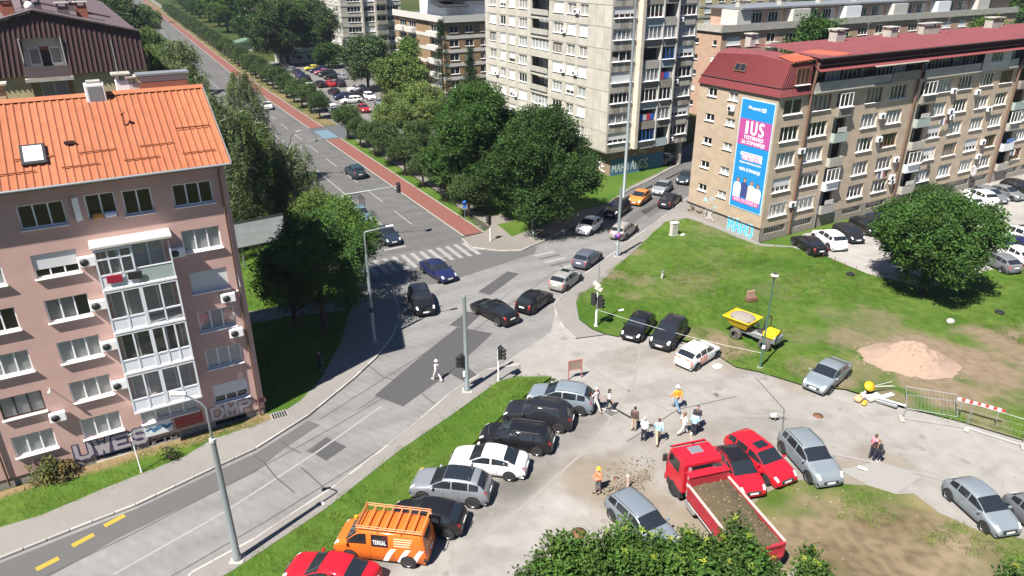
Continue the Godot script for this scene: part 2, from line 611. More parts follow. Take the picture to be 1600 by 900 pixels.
	# grass plots, each a hand above the carriageway
	sheet("lawn", pv([5.57, -57.2, 6.04, -58.78, 7.86, -60.84, 10.22, -65.36, 13.54, -71.21, 17.4, -78, 20.05, -79.52, 20.71, -78.85, 25.37, -70.91, 26, -70.35, 28.84, -69.96, 31.49, -67.31, 33.63, -62.97, 37.57, -59.75, 46.48, -64.25, 50.44, -66.3, 66.86, -71.06, 52.54, -47.23, 36.28, -32.89, 31.72, -37.11, 28.91, -39.17, 25.67, -41.02, 23.07, -43.01, 20.56, -43.44, 17.82, -45.44, 16.38, -46.08, 15.44, -47.87, 13.98, -49.98, 10.21, -51.38, 8.35, -50.86, 7.39, -51.3, 6.46, -52.18, 5.57, -53.89]), 0.1, 0.3, lawn_tone, M.grassy, 0.1, 0.09)
	sheet("median_grass", pv([-15.21, -25.38, -13.74, -26.83, -10.21, -31.18, -6.94, -36.23, -4.14, -39.87, -1.02, -44.17, 0.34, -44.85, 2.82, -44.83, 1.31, -42.99, -0.24, -40.8, -2.04, -37.63, -3.82, -34.81, -5.42, -32.3, -7.23, -30.28, -8.89, -27.69, -10.66, -25.36]), 0.1, 0.3, plain_tone, M.grassy, 0.1, 0.05)
	var strip_tone := func(x: float, z: float) -> Color:
		var d := (Vector3(x, 0, z) - A0).dot(SD) + 0.35 * n1.get_noise_2d(x * 2, z * 2)
		var c: Color = plain_tone.call(x, z)
		return c.lerp(Color(0.4, 0.29, 0.16), 1.0 - smoothstep(0.7, 1.15, d))
	sheet("verge_grass", pv([-31.13, -31.64, -28.78, -28.3, -27.12, -29.8, -25.42, -30.76, -23.25, -32.82, -21.6, -34.21, -19.82, -35.69, -18.73, -37.53, -16.5, -38.94, -15.51, -39.79, -16.28, -40.38, -23.36, -36.08, -28.93, -32.63]), 0.1, 0.25, strip_tone, M.grassy, 0.1, 0.04)
	sheet("side_lawn", pv([-16.28, -40.38, -15.51, -39.79, -14.37, -41.81, -13.67, -44.34, -13.36, -49.97, -13.69, -54.04, -13.87, -59.76, -14.57, -63.39, -27.1, -90.32, -42, -119.05, -34.98, -82.67, -25.32, -61.99]), 0.1, 0.6, plain_tone, M.grassy, 0.1, 0.05)
	sheet("tower_lawn", pv([7.94, -81.72, 11.24, -84.1, 15.52, -92.09, 22.33, -101.14, 21.91, -103.24, 8.79, -96.71, -3.85, -109.99, -12.07, -125.79, -15.14, -106.3, -7.95, -87.38, -4.04, -80, 0.02, -73.24, 3.97, -77.28]), 0.1, 0.6, plain_tone, M.grassy, 0.1, 0.05)
	sheet("avenue_verge", avs([0.6, 2.5, 1.5, 3.8, 52, 4.2, 52, 2.5]), 0.1, 0.6, plain_tone, M.grassy, 0.1)
	var dry_tone := func(x: float, z: float) -> Color:
		var k := clampf(n1.get_noise_2d(x, z) + 0.55, 0, 1)
		return Color(0.1, 0.14, 0.03).lerp(Color(0.34, 0.27, 0.14), k)
	sheet("dry_verge", avs([63, 2.5, 63, 5.0, 130, 5.0, 330, 5.0, 600, 5.0, 600, 2.5, 330, 2.5, 130, 2.5]), 0.1, 1.2, dry_tone, M.grassy, 0.1)

	# pavements
	var pave_tone := func(x: float, z: float) -> Color:
		var g := 0.4 + 0.05 * n1.get_noise_2d(x * 0.7, z * 0.7) + 0.03 * n2.get_noise_2d(x * 2, z * 2)
		return Color(g, g * 0.965, g * 0.915)
	var warm_tone := func(x: float, z: float) -> Color:
		var g: float = 0.36 + 0.05 * n1.get_noise_2d(x * 0.7, z * 0.7)
		return Color(g, g * 0.93, g * 0.84)
	var near_kerb := pv([-27.37, -26.29, -25.77, -27.68, -23.31, -29.64, -20.75, -31.59, -17.68, -34.71, -15.75, -36.6, -13.42, -40.14, -11.34, -44.75, -10.27, -47.66, -9.51, -50.99, -9.42, -54.36, -9.95, -57.33, -11.42, -60.72])
	var pave := near_kerb.duplicate()
	pave.append_array(pv([-14.28, -61.9, -13.87, -59.76, -13.69, -54.04, -13.36, -49.97, -13.67, -44.34, -14.37, -41.81, -15.51, -39.79, -16.5, -38.94, -18.73, -37.53, -19.82, -35.69, -21.6, -34.21, -23.25, -32.82, -25.42, -30.76, -27.12, -29.8, -28.78, -28.3]))
	sheet("pavement", pave, 0.12, 0.45, pave_tone, M.pave, 0.12)
	sheet("pavement", pv([-16.07, -23.24, -15.73, -26.68, -13.33, -28.99, -10.08, -33.13, -6.5, -38.68, -4.35, -42.62, -3.11, -44.18, -1.79, -45.84, 0.55, -46.55, 0.54, -45.55, -0.02, -44.68, -1.02, -44.17, -4.14, -39.87, -6.94, -36.23, -10.21, -31.18, -13.74, -26.83, -15.21, -25.38]), 0.11, 0.45, pave_tone, M.pave, 0.11)
	var far_kerb := pv([5.03, -50.57, 4.19, -52.31, 3.74, -54.5, 3.65, -56.71, 4.61, -58.66, 6.36, -62.46, 8.98, -66.52, 12.74, -72.54, 15.87, -77.16, 20.55, -84.99, 22.35, -87.83, 26.84, -95.54])
	var p3 := far_kerb.duplicate()
	p3.append_array(pv([27.77, -92.52, 23.42, -84.96, 20.6, -82.06, 26.09, -71.09, 29.17, -70.32, 28.78, -69.78, 25.94, -70.17, 25.31, -70.73, 20.65, -78.63, 20, -79.3, 17.36, -77.79, 13.51, -71.02, 10.2, -65.2, 7.85, -60.7, 6.03, -58.65, 5.56, -57.08, 5.56, -53.78, 6.44, -52.07, 7.37, -51.19]))
	sheet("pavement", p3, 0.09, 0.45, pave_tone, M.pave, 0.09)
	sheet("pavement", pv([-5.31, -72.91, -4.09, -70.28, -1.3, -69.35, 1, -69.51, 3.41, -72.25, 6.39, -75.99, 9.26, -79.86, 12.69, -86.36, 15.35, -90.94, 17.96, -94.13, 21.55, -99.47, 24.57, -103.57, 22.49, -101.49, 15.57, -92.38, 11.27, -84.35, 7.96, -81.96, 3.98, -77.5, 0.02, -73.44, -1.78, -77.77, -5.02, -84.78, -9.36, -94.46, -10.93, -94.79, -7.91, -86.86, -4.73, -78.89, -2.98, -74.86]), 0.1, 0.45, warm_tone, M.pave, 0.1)
	sheet("side_path", pv([-23.25, -55.06, -19.23, -56.76, -14.62, -57.76, -14.17, -55.6, -18.55, -54.67, -22.35, -52.73]), 0.115, 0.8, pave_tone, M.pave, 0.015)
	sheet("avenue_pavement", avs([-4, -13, -2, -16, 130, -16, 300, -16, 300, -13, 130, -13]), 0.1, 1.2, pave_tone, M.pave, 0.1)
	sheet("avenue_path", avs([2, 4.2, 2, 7, 52, 7, 52, 4.2]), 0.09, 0.8, warm_tone, M.pave, 0.09)
	sheet("avenue_path", avs([63, 5, 63, 7.5, 130, 7.5, 560, 7.5, 560, 5, 130, 5]), 0.09, 1.2, warm_tone, M.pave, 0.09)

	# red cycle track with its pale edges
	for r in [[0.5, 52.5], [62.5, 320.0], [326.0, 600.0]]:
		var a: Array = [r[0]]
		for k in [130.0]:
			if k > r[0] and k < r[1]:
				a.append(k)
		a.append(r[1])
		var lo := []
		var edge := []
		var edge2 := []
		for s in a:
			lo.append_array([s, 0.05])
			edge.append_array([s, -0.08])
			edge2.append_array([s, 2.4])
		var hi := []
		for i in range(a.size() - 1, -1, -1):
			hi.append_array([a[i], 2.3])
		struct(flat("cycle_track", avs(lo + hi), 0.1, M.red_track))
		struct(stripe("kerb", avs(edge), 0.26, 0.1, M.kerb))
		struct(stripe("kerb", avs(edge2), 0.2, 0.104, M.kerb))
	var slate := func(_x, _z): return Color(0.17, 0.19, 0.2)
	sheet("entrance_road", avs([52, -0.3, 63, -0.3, 63, 10, 52, 9]), 0.06, 1, slate, M.asphalt)
	struct(flat("blue_crossing", avs([53.5, 0, 60, 0, 60, 2.4, 53.5, 2.4]), 0.068, M.blue_track))
	var yard_tone := func(x: float, z: float) -> Color:
		var g := 0.3 + 0.05 * n1.get_noise_2d(x * 0.5, z * 0.5)
		return Color(g, g * 0.965, g * 0.93)
	sheet("car_park", avs([52, 9, 63, 9, 66, 8, 140, 8, 158, 12, 158, 30, 140, 42, 100, 42, 60, 36, 47, 16]), 0.03, 1.2, yard_tone, M.asphalt)
	sheet("car_park", pv([28.84, -69.96, 31.49, -67.31, 33.63, -62.97, 37.57, -59.75, 46.48, -64.25, 50.44, -66.3, 66.86, -71.06, 81.63, -94.86, 70.46, -97.52, 55.14, -88.8, 38.65, -76.92, 31.54, -74.11]), 0.06, 0.8, func(x, z): return lot_tone.call(x, z) * 1.12, M.asphalt, 0.06)
	sheet("wall_foot_grass", pv([25.94, -70.17, 28.84, -69.96, 31.54, -74.11, 38.65, -76.92, 55.14, -88.8, 70.46, -97.52, 72.57, -100.83, 46.21, -83.71, 26.21, -71.46]), 0.08, 0.6, plain_tone, M.grassy, 0.08)

	# kerb stones: each stone its own
	var stone := Sh.new().box(Vector3.ZERO, Vector3(0.97, 0.14, 0.15), Basis(), 0.02).done()
	var kerbs := []
	for line in [near_kerb, pv([-16.07, -23.24, -15.73, -26.68, -13.33, -28.99, -10.08, -33.13, -6.5, -38.68, -4.35, -42.62, -3.11, -44.18, -1.79, -45.84, 0.55, -46.55]), far_kerb, pv([-5.31, -72.91, -4.09, -70.28, -1.3, -69.35, 1, -69.51, 3.41, -72.25, 6.39, -75.99, 9.26, -79.86, 12.69, -86.36, 15.35, -90.94, 17.96, -94.13, 21.55, -99.47, 24.57, -103.57])]:
		for i in line.size() - 1:
			var a: Vector2 = line[i]
			var b: Vector2 = line[i + 1]
			var n := maxi(1, int(a.distance_to(b)))
			for k in n:
				var p := a.lerp(b, (k + 0.5) / n)
				var dd := (b - a).normalized()
				kerbs.append(Transform3D(Basis(UP, atan2(-dd.y, dd.x)).scaled_local(Vector3(a.distance_to(b) / n, 1, 1)), Vector3(p.x, 0.065 + rng.randf() * 0.012, p.y)))
	kerbs.sort_custom(func(a, b): return a.origin.length() < b.origin.length())
	var row := Node3D.new()
	row.name = "kerb_stones"
	add_child(row)
	struct(row)
	var tones := [M.kerb, mat(0.31, 0.3, 0.285, 0.9), mat(0.37, 0.36, 0.335, 0.9)]
	for i in kerbs.size():
		put("kerb_stone", stone, tones[rng.randi() % 3], row, kerbs[i])

	# patches and paint on the carriageway
	for q in [pv([-9.5, -42.57, -7.34, -41.23, -4.65, -45.32, -1.55, -51.58, -4.45, -52.71, -6.53, -48.71]), pv([-5.15, -53.05, -3.82, -55.52, -2.55, -55.14, -3.75, -52.48]), pv([-3.06, -59.54, -0.42, -64.19, 0.67, -63.57, -1.94, -58.85]), pv([-11.71, -37.82, -10.22, -36.83, -11.16, -35.45, -12.4, -36.39]), pv([-4.67, -45.59, -3.74, -47.05, -2.56, -45.22, -3.43, -44.36])]:
		struct(flat("asphalt_patch", q, 0.006, M.patch))
	for q in [pv([-12.67, -36.39, -11.71, -37.82, -11.04, -37.35, -12.01, -36.08]), pv([-25.61, -27.43, -20.63, -31.33, -17.55, -34.36, -15.63, -36.22, -13.29, -39.63, -12.42, -39.13, -14.14, -36.46, -15.07, -34.46, -16.9, -32.62, -20.43, -29.25, -21.63, -27.75, -22.96, -26.19, -24.33, -25.42]), pv([-8.16, -43.96, -7.16, -43.21, -3.96, -49.09, -5.48, -49.61]), pv([-10, -65.71, -4.25, -69.56, 2.68, -70.76, 2.29, -68.79, -5.94, -61.83, -9.33, -60.42]), pv([15.17, -82.12, 19.15, -87.07, 19.79, -85.51, 15.9, -79.79]), pv([21.31, -89.75, 13.3, -77.18, 12.83, -78.93, 20.95, -92.02])]:
		struct(flat("asphalt_patch", q, 0.004, M.patch2))
	struct(stripe("lane_line", pv([-19.57, -26.66, -15.76, -30.96, -11.97, -36.26, -8.8, -41.24]), 0.14, 0.01, M.worn_paint))
	for q in [pv([-23.54, -27, -22.85, -27.75]), pv([-22.63, -28.58, -21.94, -29.4]), pv([-21.71, -30.01, -21.02, -30.83])]:
		struct(stripe("yellow_dash", q, 0.34, 0.012, M.yellow_paint))
	struct(stripe("lane_line", avs([3.5, -6.4, 62, -6.5]), 0.16, 0.006, M.white_paint))
	struct(stripe("lane_line", avs([62, -6.5, 130, -6.6, 330, -6.6]), 0.14, 0.006, M.worn_paint))
	for k in 9:
		struct(stripe("lane_dash", avs([7.0 + k * 9.5, -3.4, 12.5 + k * 9.5, -3.4]), 0.14, 0.006, M.worn_paint))
		struct(stripe("lane_dash", avs([9.0 + k * 9.5, -9.6, 13.5 + k * 9.5, -9.6]), 0.14, 0.006, M.worn_paint))
	struct(stripe("stop_line", avs([1.0, -12.6, 1.0, -6.5]), 0.35, 0.006, M.worn_paint))
	for k in 12:
		var lat := -11.9 + k * 0.98
		struct(flat("zebra_bar", avs([-4.9, lat, -4.9, lat + 0.45, -1.2, lat + 0.45, -1.2, lat]), 0.008, M.white_paint if k % 4 < 3 else M.worn_paint))
	for k in 6:
		var p := Vector3(2.27, 0, -68.1) + LD * 0.0 + SD * (k * 1.0)
		struct(stripe("worn_bar", pv([p.x, p.z, p.x + LD.x * 2.4, p.z + LD.z * 2.4]), 0.42, 0.008, M.patch2 if k % 2 else M.worn_paint))
	struct(stripe("kerb_edge_paint", pv([23.68, -34.55, 25.66, -33.39, 28.42, -31.96]), 0.12, 0.03, M.white_paint))
	struct(flat("concrete_slab", pv([19.1, -34.39, 21.77, -35.15, 23.67, -33.79, 21.45, -32.26, 20.23, -32.97]), 0.046, M.kerb))
	struct(stripe("kerb", pv([19.33, -35.9, 21.32, -35.15, 23.76, -33.96, 28.19, -31.6]), 0.2, 0.05, M.kerb))
	# cracks in the asphalt
	for q in [pv([-11.57, -47.67, -9.21, -44.91, -7.26, -44.04, -4.72, -40.83]), pv([-15.7, -35.97, -14.89, -35.35, -13.8, -33.99, -12.31, -32.6]), pv([-14.4, -37.37, -13.74, -36.72, -12.9, -36.21]), pv([4.43, -66.39, 5.21, -63.99, 5.29, -61.01, 6.05, -59.6]), pv([-12.54, -34.86, -10.08, -32.32]), pv([17.38, -44.74, 18.06, -40.69, 16.97, -37.85]), pv([-1.61, -36.65, -0.03, -37.29, 2.04, -39.33, 5.09, -40.77]), pv([7.13, -37.25, 11.05, -40.74, 15.31, -42.26])]:
		struct(stripe("asphalt_crack", q, 0.07, 0.026, M.patch))
	# oil stains and tyre marks on the lot
	var stain := mat(0.36, 0.34, 0.305, 0.9, 0, M.patch.albedo_texture, 0.8)
	for k in 34:
		var c: Vector2 = [Vector2(2.88, -33.06), Vector2(10.93, -42.28), Vector2(19.12, -40.69), Vector2(0.63, -29.52), Vector2(25.12, -35.87), Vector2(7.67, -47.54)][k % 6] + Vector2(rng.randfn(0, 4), rng.randfn(0, 3))
		var poly := PackedVector2Array()
		var rr := rng.randf_range(0.1, 0.45)
		for e in 9:
			poly.append(c + Vector2(cos(TAU * e / 9), sin(TAU * e / 9)) * rr * rng.randf_range(0.55, 1.2))
		struct(flat("oil_stain", poly, 0.0225, stain))
	var mark := mat(0.42, 0.4, 0.365, 0.95, 0, M.patch.albedo_texture, 0.5)
	for q in [pv([4.79, -47.56, 7.2, -43.95, 10.89, -39.99, 14.66, -39.97, 20.95, -39.93]), pv([-3.23, -27.32, 0.66, -31.48, 5.14, -37.26, 8.56, -43.94, 9.82, -48.99]), pv([4.23, -28.59, 7.52, -34.75, 12.75, -40.72, 19.19, -42.07])]:
		struct(stripe("tyre_mark", q, 0.2, 0.0235, mark))
	for q in [pv([-23.84, -25.61, -20.09, -29.25, -15.11, -34.58, -11.53, -38.84, -8.43, -42.81]), pv([-16.84, -26.36, -13.1, -30.45, -9.19, -35.14, -4.34, -41.44]), pv([-12.58, -39.77, -9.55, -44.23, -5.53, -50.12, 0, -59.65]), pv([-10.28, -40.87, -5.79, -47.63, -0.56, -56.36, 5, -65.57])]:
		struct(stripe("tar_seam", q, 0.05, 0.013, M.patch))
	# manholes and drains
	for q in [[Vector3(20.03, 0, -39.94), 0.34], [Vector3(5.99, 0, -33.72), 0.2], [Vector3(3.47, 0, -29.37), 0.42], [Vector3(-5.43, 0, -82.34), 0.3], [Vector3(1.1, 0, -72.27), 0.3], [Vector3(9.61, 0, -55.41), 0.45]]:
		var h := thing("manhole_cover", "", "manhole cover", q[0] + UP * 0.02)
		put("frame", Sh.new().lathe([Vector2(q[1] + 0.1, 0), Vector2(q[1] + 0.1, 0.018), Vector2(q[1], 0.02), Vector2(q[1], 0.004)], 20), M.kerb, h)
		put("lid", Sh.new().lathe([Vector2(q[1] * 0.98, 0), Vector2(q[1] * 0.98, 0.014), Vector2(0, 0.016)], 20), M.rust, h)
	var k := 0
	for o in get_children():
		if String(o.name).begins_with("manhole_cover"):
			o.set_meta("label", ["round manhole cover in the lot road behind the silver estate", "small round cover beside the earth rubble", "round manhole cover beside the flowering bushes", "round manhole cover in the avenue footpath by the blue sign", "round manhole cover on the corner pavement under the big tree", "grey concrete manhole cover in the lawn behind the striped-tape black car"][k])
			o.set_meta("group", "manhole covers")
			k += 1
	var dg := thing("drain_grate", "square drain grate in the pale lot beside the walking woman", "drain grate", Vector3(6.53, 0, -40.39) + UP * 0.02, 0.6)
	put("frame", Sh.new().box(Vector3(0, 0.01, 0), Vector3(0.9, 0.02, 0.9)), M.kerb, dg)
	for i in 6:
		put("bar", Sh.new().box(Vector3(-0.3 + i * 0.12, 0.026, 0), Vector3(0.06, 0.016, 0.7)), M.trim, dg)
	var dp := thing("drain_grate", "dark square drain grate in the pavement at the corner of the pink block", "drain grate", Vector3(-15.3, 0, -40.08) + UP * 0.121, 0.5)
	put("frame", Sh.new().box(Vector3(0, 0.01, 0), Vector3(1.1, 0.02, 0.9)), M.kerb, dp)
	for i in 6:
		put("bar", Sh.new().box(Vector3(-0.4 + i * 0.16, 0.026, 0), Vector3(0.1, 0.016, 0.7)), M.trim, dp)


# a wall with openings: x runs along ud from org, y up; holes are [x0, y0, x1, y1]
func wall(s: Sh, org: Vector3, ud: Vector3, nrm: Vector3, x0: float, x1: float, y0: float, y1: float, holes: Array, deep := 0.2) -> void:
	var xs := [x0, x1]
	var ys := [y0, y1]
	for h in holes:
		xs.append_array([h[0], h[2]])
		ys.append_array([h[1], h[3]])
	xs.sort()
	ys.sort()
	var at := func(x, y, d): return org + ud * x + UP * y - nrm * d
	for i in xs.size() - 1:
		if xs[i + 1] - xs[i] < 0.001:
			continue
		for k in ys.size() - 1:
			if ys[k + 1] - ys[k] < 0.001:
				continue
			var cx: float = (xs[i] + xs[i + 1]) / 2
			var cy: float = (ys[k] + ys[k + 1]) / 2
			var open := false
			for h in holes:
				if cx > h[0] and cx < h[2] and cy > h[1] and cy < h[3]:
					open = true
			if not open:
				s.face([at.call(xs[i], ys[k], 0), at.call(xs[i + 1], ys[k], 0), at.call(xs[i + 1], ys[k + 1], 0), at.call(xs[i], ys[k + 1], 0)], at.call(cx, cy, 1))
	for h in holes:
		var c: Vector3 = at.call((h[0] + h[2]) / 2, (h[1] + h[3]) / 2, deep / 2)
		var q := [[h[0], h[1]], [h[2], h[1]], [h[2], h[3]], [h[0], h[3]]]
		for i in 4:
			var a: Array = q[i]
			var b: Array = q[(i + 1) % 4]
			var f := [at.call(a[0], a[1], 0), at.call(b[0], b[1], 0), at.call(b[0], b[1], deep), at.call(a[0], a[1], deep)]
			s.face(f, c * 2 - (f[0] + f[2]) / 2 + ((f[0] + f[2]) / 2 - c) * 3)


func frame_at(org: Vector3, ud: Vector3, nrm: Vector3, x: float, y: float, out := 0.0) -> Transform3D:
	return Transform3D(Basis(ud, UP, nrm), org + ud * x + UP * y + nrm * out)


# a window of n sashes set into its opening; style: 0 dark, 1 net curtain, 2 roller shutter, 3 half shutter, 4 blind, 5 white curtain
func window(parent: Node, xf: Transform3D, w: float, h: float, n: int, style: int, fm: Material, sill := true, glassy := true) -> MeshInstance3D:
	var key := "frame %.2f %.2f %d" % [w, h, n]
	var pw := (w - 0.07) / n - 0.07
	if not cache.has(key):
		var s := Sh.new()
		for y in [0.035, h - 0.035]:
			s.box(Vector3(w / 2, y, 0), Vector3(w, 0.07, 0.07))
		for i in n + 1:
			s.box(Vector3(0.035 + i * (pw + 0.07), h / 2, 0), Vector3(0.07 if i == 0 or i == n else 0.075, h - 0.14, 0.07))
		cache[key] = s.done()
		cache["pane" + key] = Sh.new().box(Vector3(pw / 2, (h - 0.14) / 2, 0), Vector3(pw, h - 0.14, 0.012)).done()
		cache["sill" + key] = Sh.new().box(Vector3(w / 2, -0.03, 0.1), Vector3(w + 0.12, 0.055, 0.42), Basis(), 0.012).done()
		cache["drape" + key] = Sh.new().box(Vector3(w / 2, h / 2, -0.07), Vector3(w - 0.1, h - 0.1, 0.02)).done()
		cache["side" + key] = Sh.new().box(Vector3(w * 0.24, h / 2, -0.14), Vector3(w * 0.42, h - 0.1, 0.02)).done()
		cache["full" + key] = Sh.new().box(Vector3(w / 2, h / 2, 0.045), Vector3(w - 0.08, h - 0.08, 0.015)).done()
		cache["half" + key] = Sh.new().box(Vector3(w / 2, h * 0.66, 0.045), Vector3(w - 0.08, h * 0.62, 0.015)).done()
		cache["shutterbox" + key] = Sh.new().box(Vector3(w / 2, h - 0.07, 0.04), Vector3(w - 0.02, 0.16, 0.12)).done()
	var o := put("window", cache[key], fm, parent, xf.translated_local(Vector3(0, 0, -0.11)))
	for i in n:
		put("pane", cache["pane" + key], M.glass if glassy else M.darkglass, o, Transform3D(Basis(), Vector3(0.07 + i * (pw + 0.07), 0.07, 0)))
	if sill:
		put("sill", cache["sill" + key], M.white, o)
	if style == 1:
		put("curtain", cache["drape" + key], M.net, o)
	elif style == 5:
		put("curtain", cache["drape" + key], M.curtain, o)
	elif style == 6:
		put("curtain", cache["side" + key], M.curtain, o)
	elif style == 2:
		put("roller_shutter", cache["full" + key], M.shutter, o)
	elif style == 3:
		put("roller_shutter", cache["half" + key], M.shutter, o)
	elif style == 4:
		var b := Sh.new()
		for i in 9:
			b.box(Vector3(w * 0.33, h * 0.12 + i * h * 0.09, -0.09), Vector3(w * 0.6, h * 0.06, 0.02))
		put("blind", b, M.shutter, o)
	return o


func air_unit(parent: Node, xf: Transform3D) -> void:
	if not cache.has("ac"):
		cache.ac = Sh.new().box(Vector3(0, 0.3, 0.22), Vector3(0.82, 0.56, 0.3), Basis(), 0.03).done()
		cache.fan = Sh.new().lathe([Vector2(0.21, 0), Vector2(0.21, 0.02), Vector2(0, 0.02)], 14, Transform3D(Basis(Vector3.RIGHT, PI / 2), Vector3(-0.12, 0.3, 0.371))).done()
		cache.bracket = Sh.new().box(Vector3(-0.3, 0, 0.18), Vector3(0.04, 0.04, 0.4)).box(Vector3(0.3, 0, 0.18), Vector3(0.04, 0.04, 0.4)).done()
	var o := put("air_conditioner", cache.ac, M.white, parent, xf)
	put("fan", cache.fan, M.trim, o)
	put("bracket", cache.bracket, M.zinc, o)


func dish(parent: Node, xf: Transform3D, r: float) -> void:
	var o := put("satellite_dish", Sh.new().soft(true).lathe([Vector2(0, -0.1), Vector2(r * 0.6, -0.06), Vector2(r, 0.03), Vector2(r * 0.98, 0.05), Vector2(r * 0.6, -0.03), Vector2(0, -0.07)], 18, Transform3D(Basis(Vector3.RIGHT, PI / 2 - 0.25), Vector3(0, 0, 0.5))), M.offwhite, parent, xf)
	put("arm", Sh.new().cyl(Vector3(0, 0, 0), Vector3(0, 0, 0.5), 0.025).cyl(Vector3(0, -r, 0.52), Vector3(0, 0, 0.95), 0.015), M.zinc, o)


# corrugated sheet between two lower and two upper corners, ribs running up; split in sheets that are parts of their own
func sheets(parent: Node, called: String, a: Vector3, b: Vector3, c: Vector3, d: Vector3, pitch: float, high: float, per: int, ms: Array) -> void:
	var total := a.distance_to(b)
	var ribs := maxi(1, roundi(maxf(total, d.distance_to(c)) / pitch))
	var nrm := (b - a).cross(d - a).normalized()
	var i := 0
	while i < ribs:
		var s := Sh.new()
		for k in mini(per, ribs - i):
			var q := []
			for f in [0.0, 0.5, 0.66, 0.84, 1.0]:
				var t = (i + k + f) / ribs
				var up := high if f > 0.6 and f < 0.9 else 0.0
				q.append([a.lerp(b, t) + nrm * up, d.lerp(c, t) + nrm * up])
			for e in 4:
				s.quad(q[e][0], q[e + 1][0], q[e + 1][1], q[e][1])
		put(called, s, ms[rng.randi() % ms.size()], parent)
		i += per


func bars(parent: Node, called: String, xf: Transform3D, w: float, h: float, n: int, m: Material, slant := 0.0) -> void:
	var s := Sh.new()
	for i in n + 1:
		var x := w * i / n
		s.cyl(Vector3(x, 0, 0), Vector3(clampf(x + slant, 0, w), h, 0), 0.016, -1, 4)
	for y in [0.0, h]:
		s.cyl(Vector3(0, y, 0), Vector3(w, y, 0), 0.02, -1, 4)
	put(called, s, m, parent, xf)


func letters(parent: Node, called: String, text: String, size: float, m: Material, xf: Transform3D, deep := 0.012, bold := 0.0, wide := 0.0) -> MeshInstance3D:
	var t := TextMesh.new()
	var f := SystemFont.new()
	f.font_names = PackedStringArray(["Droid Sans"])
	f.font_weight = 700
	t.font = f
	t.font_size = 64
	t.text = text
	t.pixel_size = size / 46.0
	t.depth = deep
	t.curve_step = 4.0
	var o := MeshInstance3D.new()
	o.name = called
	o.mesh = t
	o.material_override = m
	var w := t.get_aabb().size.x
	o.transform = xf.scaled_local(Vector3(wide / w if wide > 0 and w > 0 else 1.0, 1, 1))
	parent.add_child(o, true)
	return o


# thick painted graffiti letters: strokes on a 4 x 6 grid
const STROKES := {
	"U": ["0 6 0 1 1 0 3 0 4 1 4 6"], "W": ["0 6 1 0 2 4 3 0 4 6"], "E": ["4 6 0 6 0 0 4 0", "0 3 3 3"], "S": ["4 5 3 6 1 6 0 5 1 3 3 3 4 1 3 0 1 0 0 1"], "D": ["0 0 0 6 3 6 4 4 4 2 3 0 0 0"],
	"M": ["0 0 0 6 2 2 4 6 4 0"], "P": ["0 0 0 6 3 6 4 5 3 3 0 3"], "A": ["0 0 2 6 4 0", "1 2 3 2"], "T": ["0 6 4 6", "2 6 2 0"], "N": ["0 0 0 6 4 0 4 6"], "C": ["4 5 3 6 1 6 0 5 0 1 1 0 3 0 4 1"], "R": ["0 0 0 6 3 6 4 5 3 3 0 3", "2 3 4 0"], "I": ["2 0 2 6"], "K": ["0 0 0 6", "4 6 0 3 4 0"], "O": ["1 0 0 1 0 5 1 6 3 6 4 5 4 1 3 0 1 0"],
}


func graffiti(parent: Node, text: String, xf: Transform3D, w: float, h: float, thick: float, fill: Material, line: Material) -> void:
	for layer in [[thick * 1.7, 0.0, line, "graffiti_outline"], [thick, 0.006, fill, "graffiti_letters"]]:
		var s := Sh.new()
		var n := text.length()
		for i in n:
			if not STROKES.has(text[i]):
				continue
			for run in STROKES[text[i]]:
				var v: PackedFloat64Array = run.split_floats(" ")
				var pts := []
				for k in range(0, v.size(), 2):
					pts.append(Vector2((i + 0.12 + v[k] / 4 * 0.72) * w / n, v[k + 1] / 6 * h * (0.9 + 0.1 * sin(i * 2.1)) + 0.05 * sin(i * 3.3)))
				for k in pts.size() - 1:
					var a: Vector2 = pts[k]
					var b: Vector2 = pts[k + 1]
					var e: Vector2 = (b - a).normalized() * layer[0] * 0.45
					var d: Vector2 = (b - a).normalized().orthogonal() * layer[0] / 2
					var z: float = layer[1] + 0.0011 * (k + i % 3 * 4)
					s.quad(Vector3(a.x - e.x - d.x, a.y - e.y - d.y, z), Vector3(b.x + e.x - d.x, b.y + e.y - d.y, z), Vector3(b.x + e.x + d.x, b.y + e.y + d.y, z), Vector3(a.x - e.x + d.x, a.y - e.y + d.y, z))
		put(layer[3], s, layer[2], parent, xf)


func spray(parent: Node, xf: Transform3D, w: float, h: float, n: int, m: Material, seed_: int) -> void:
	var r := RandomNumberGenerator.new()
	r.seed = seed_
	var s := Sh.new()
	for i in n:
		var p := Vector3(r.randf() * w, r.randf() * h * 0.6, 0.004 + i * 0.001)
		var q := []
		for k in 5:
			q.append(p + Vector3(r.randf_range(-0.35, 0.35), r.randf_range(-0.1, 1) * h * 0.5, 0))
		for k in 4:
			var d: Vector3 = (q[k + 1] - q[k]).normalized().cross(Vector3.BACK) * 0.05
			s.quad(q[k] - d, q[k + 1] - d, q[k + 1] + d, q[k] + d)
	put("graffiti_tag", s, m, parent, xf)


func chimney(parent: Node, at: Vector3, w: float, d: float, h: float, m: Material) -> void:
	var b := Basis(LD, UP, SD)
	var o := put("chimney", Sh.new().box(Vector3(0, h / 2, 0), Vector3(w, h, d), Basis(), 0.02), m, parent, Transform3D(b, at))
	var s := Sh.new()
	for x in [-1, 1]:
		for z in [-1, 1]:
			s.box(Vector3(x * (w / 2 - 0.12), h + 0.15, z * (d / 2 - 0.1)), Vector3(0.16, 0.3, 0.14))
	put("chimney_legs", s, m, o)
	put("chimney_cap", Sh.new().box(Vector3(0, h + 0.36, 0), Vector3(w + 0.3, 0.12, d + 0.3), Basis(), 0.02), M.concrete, o)


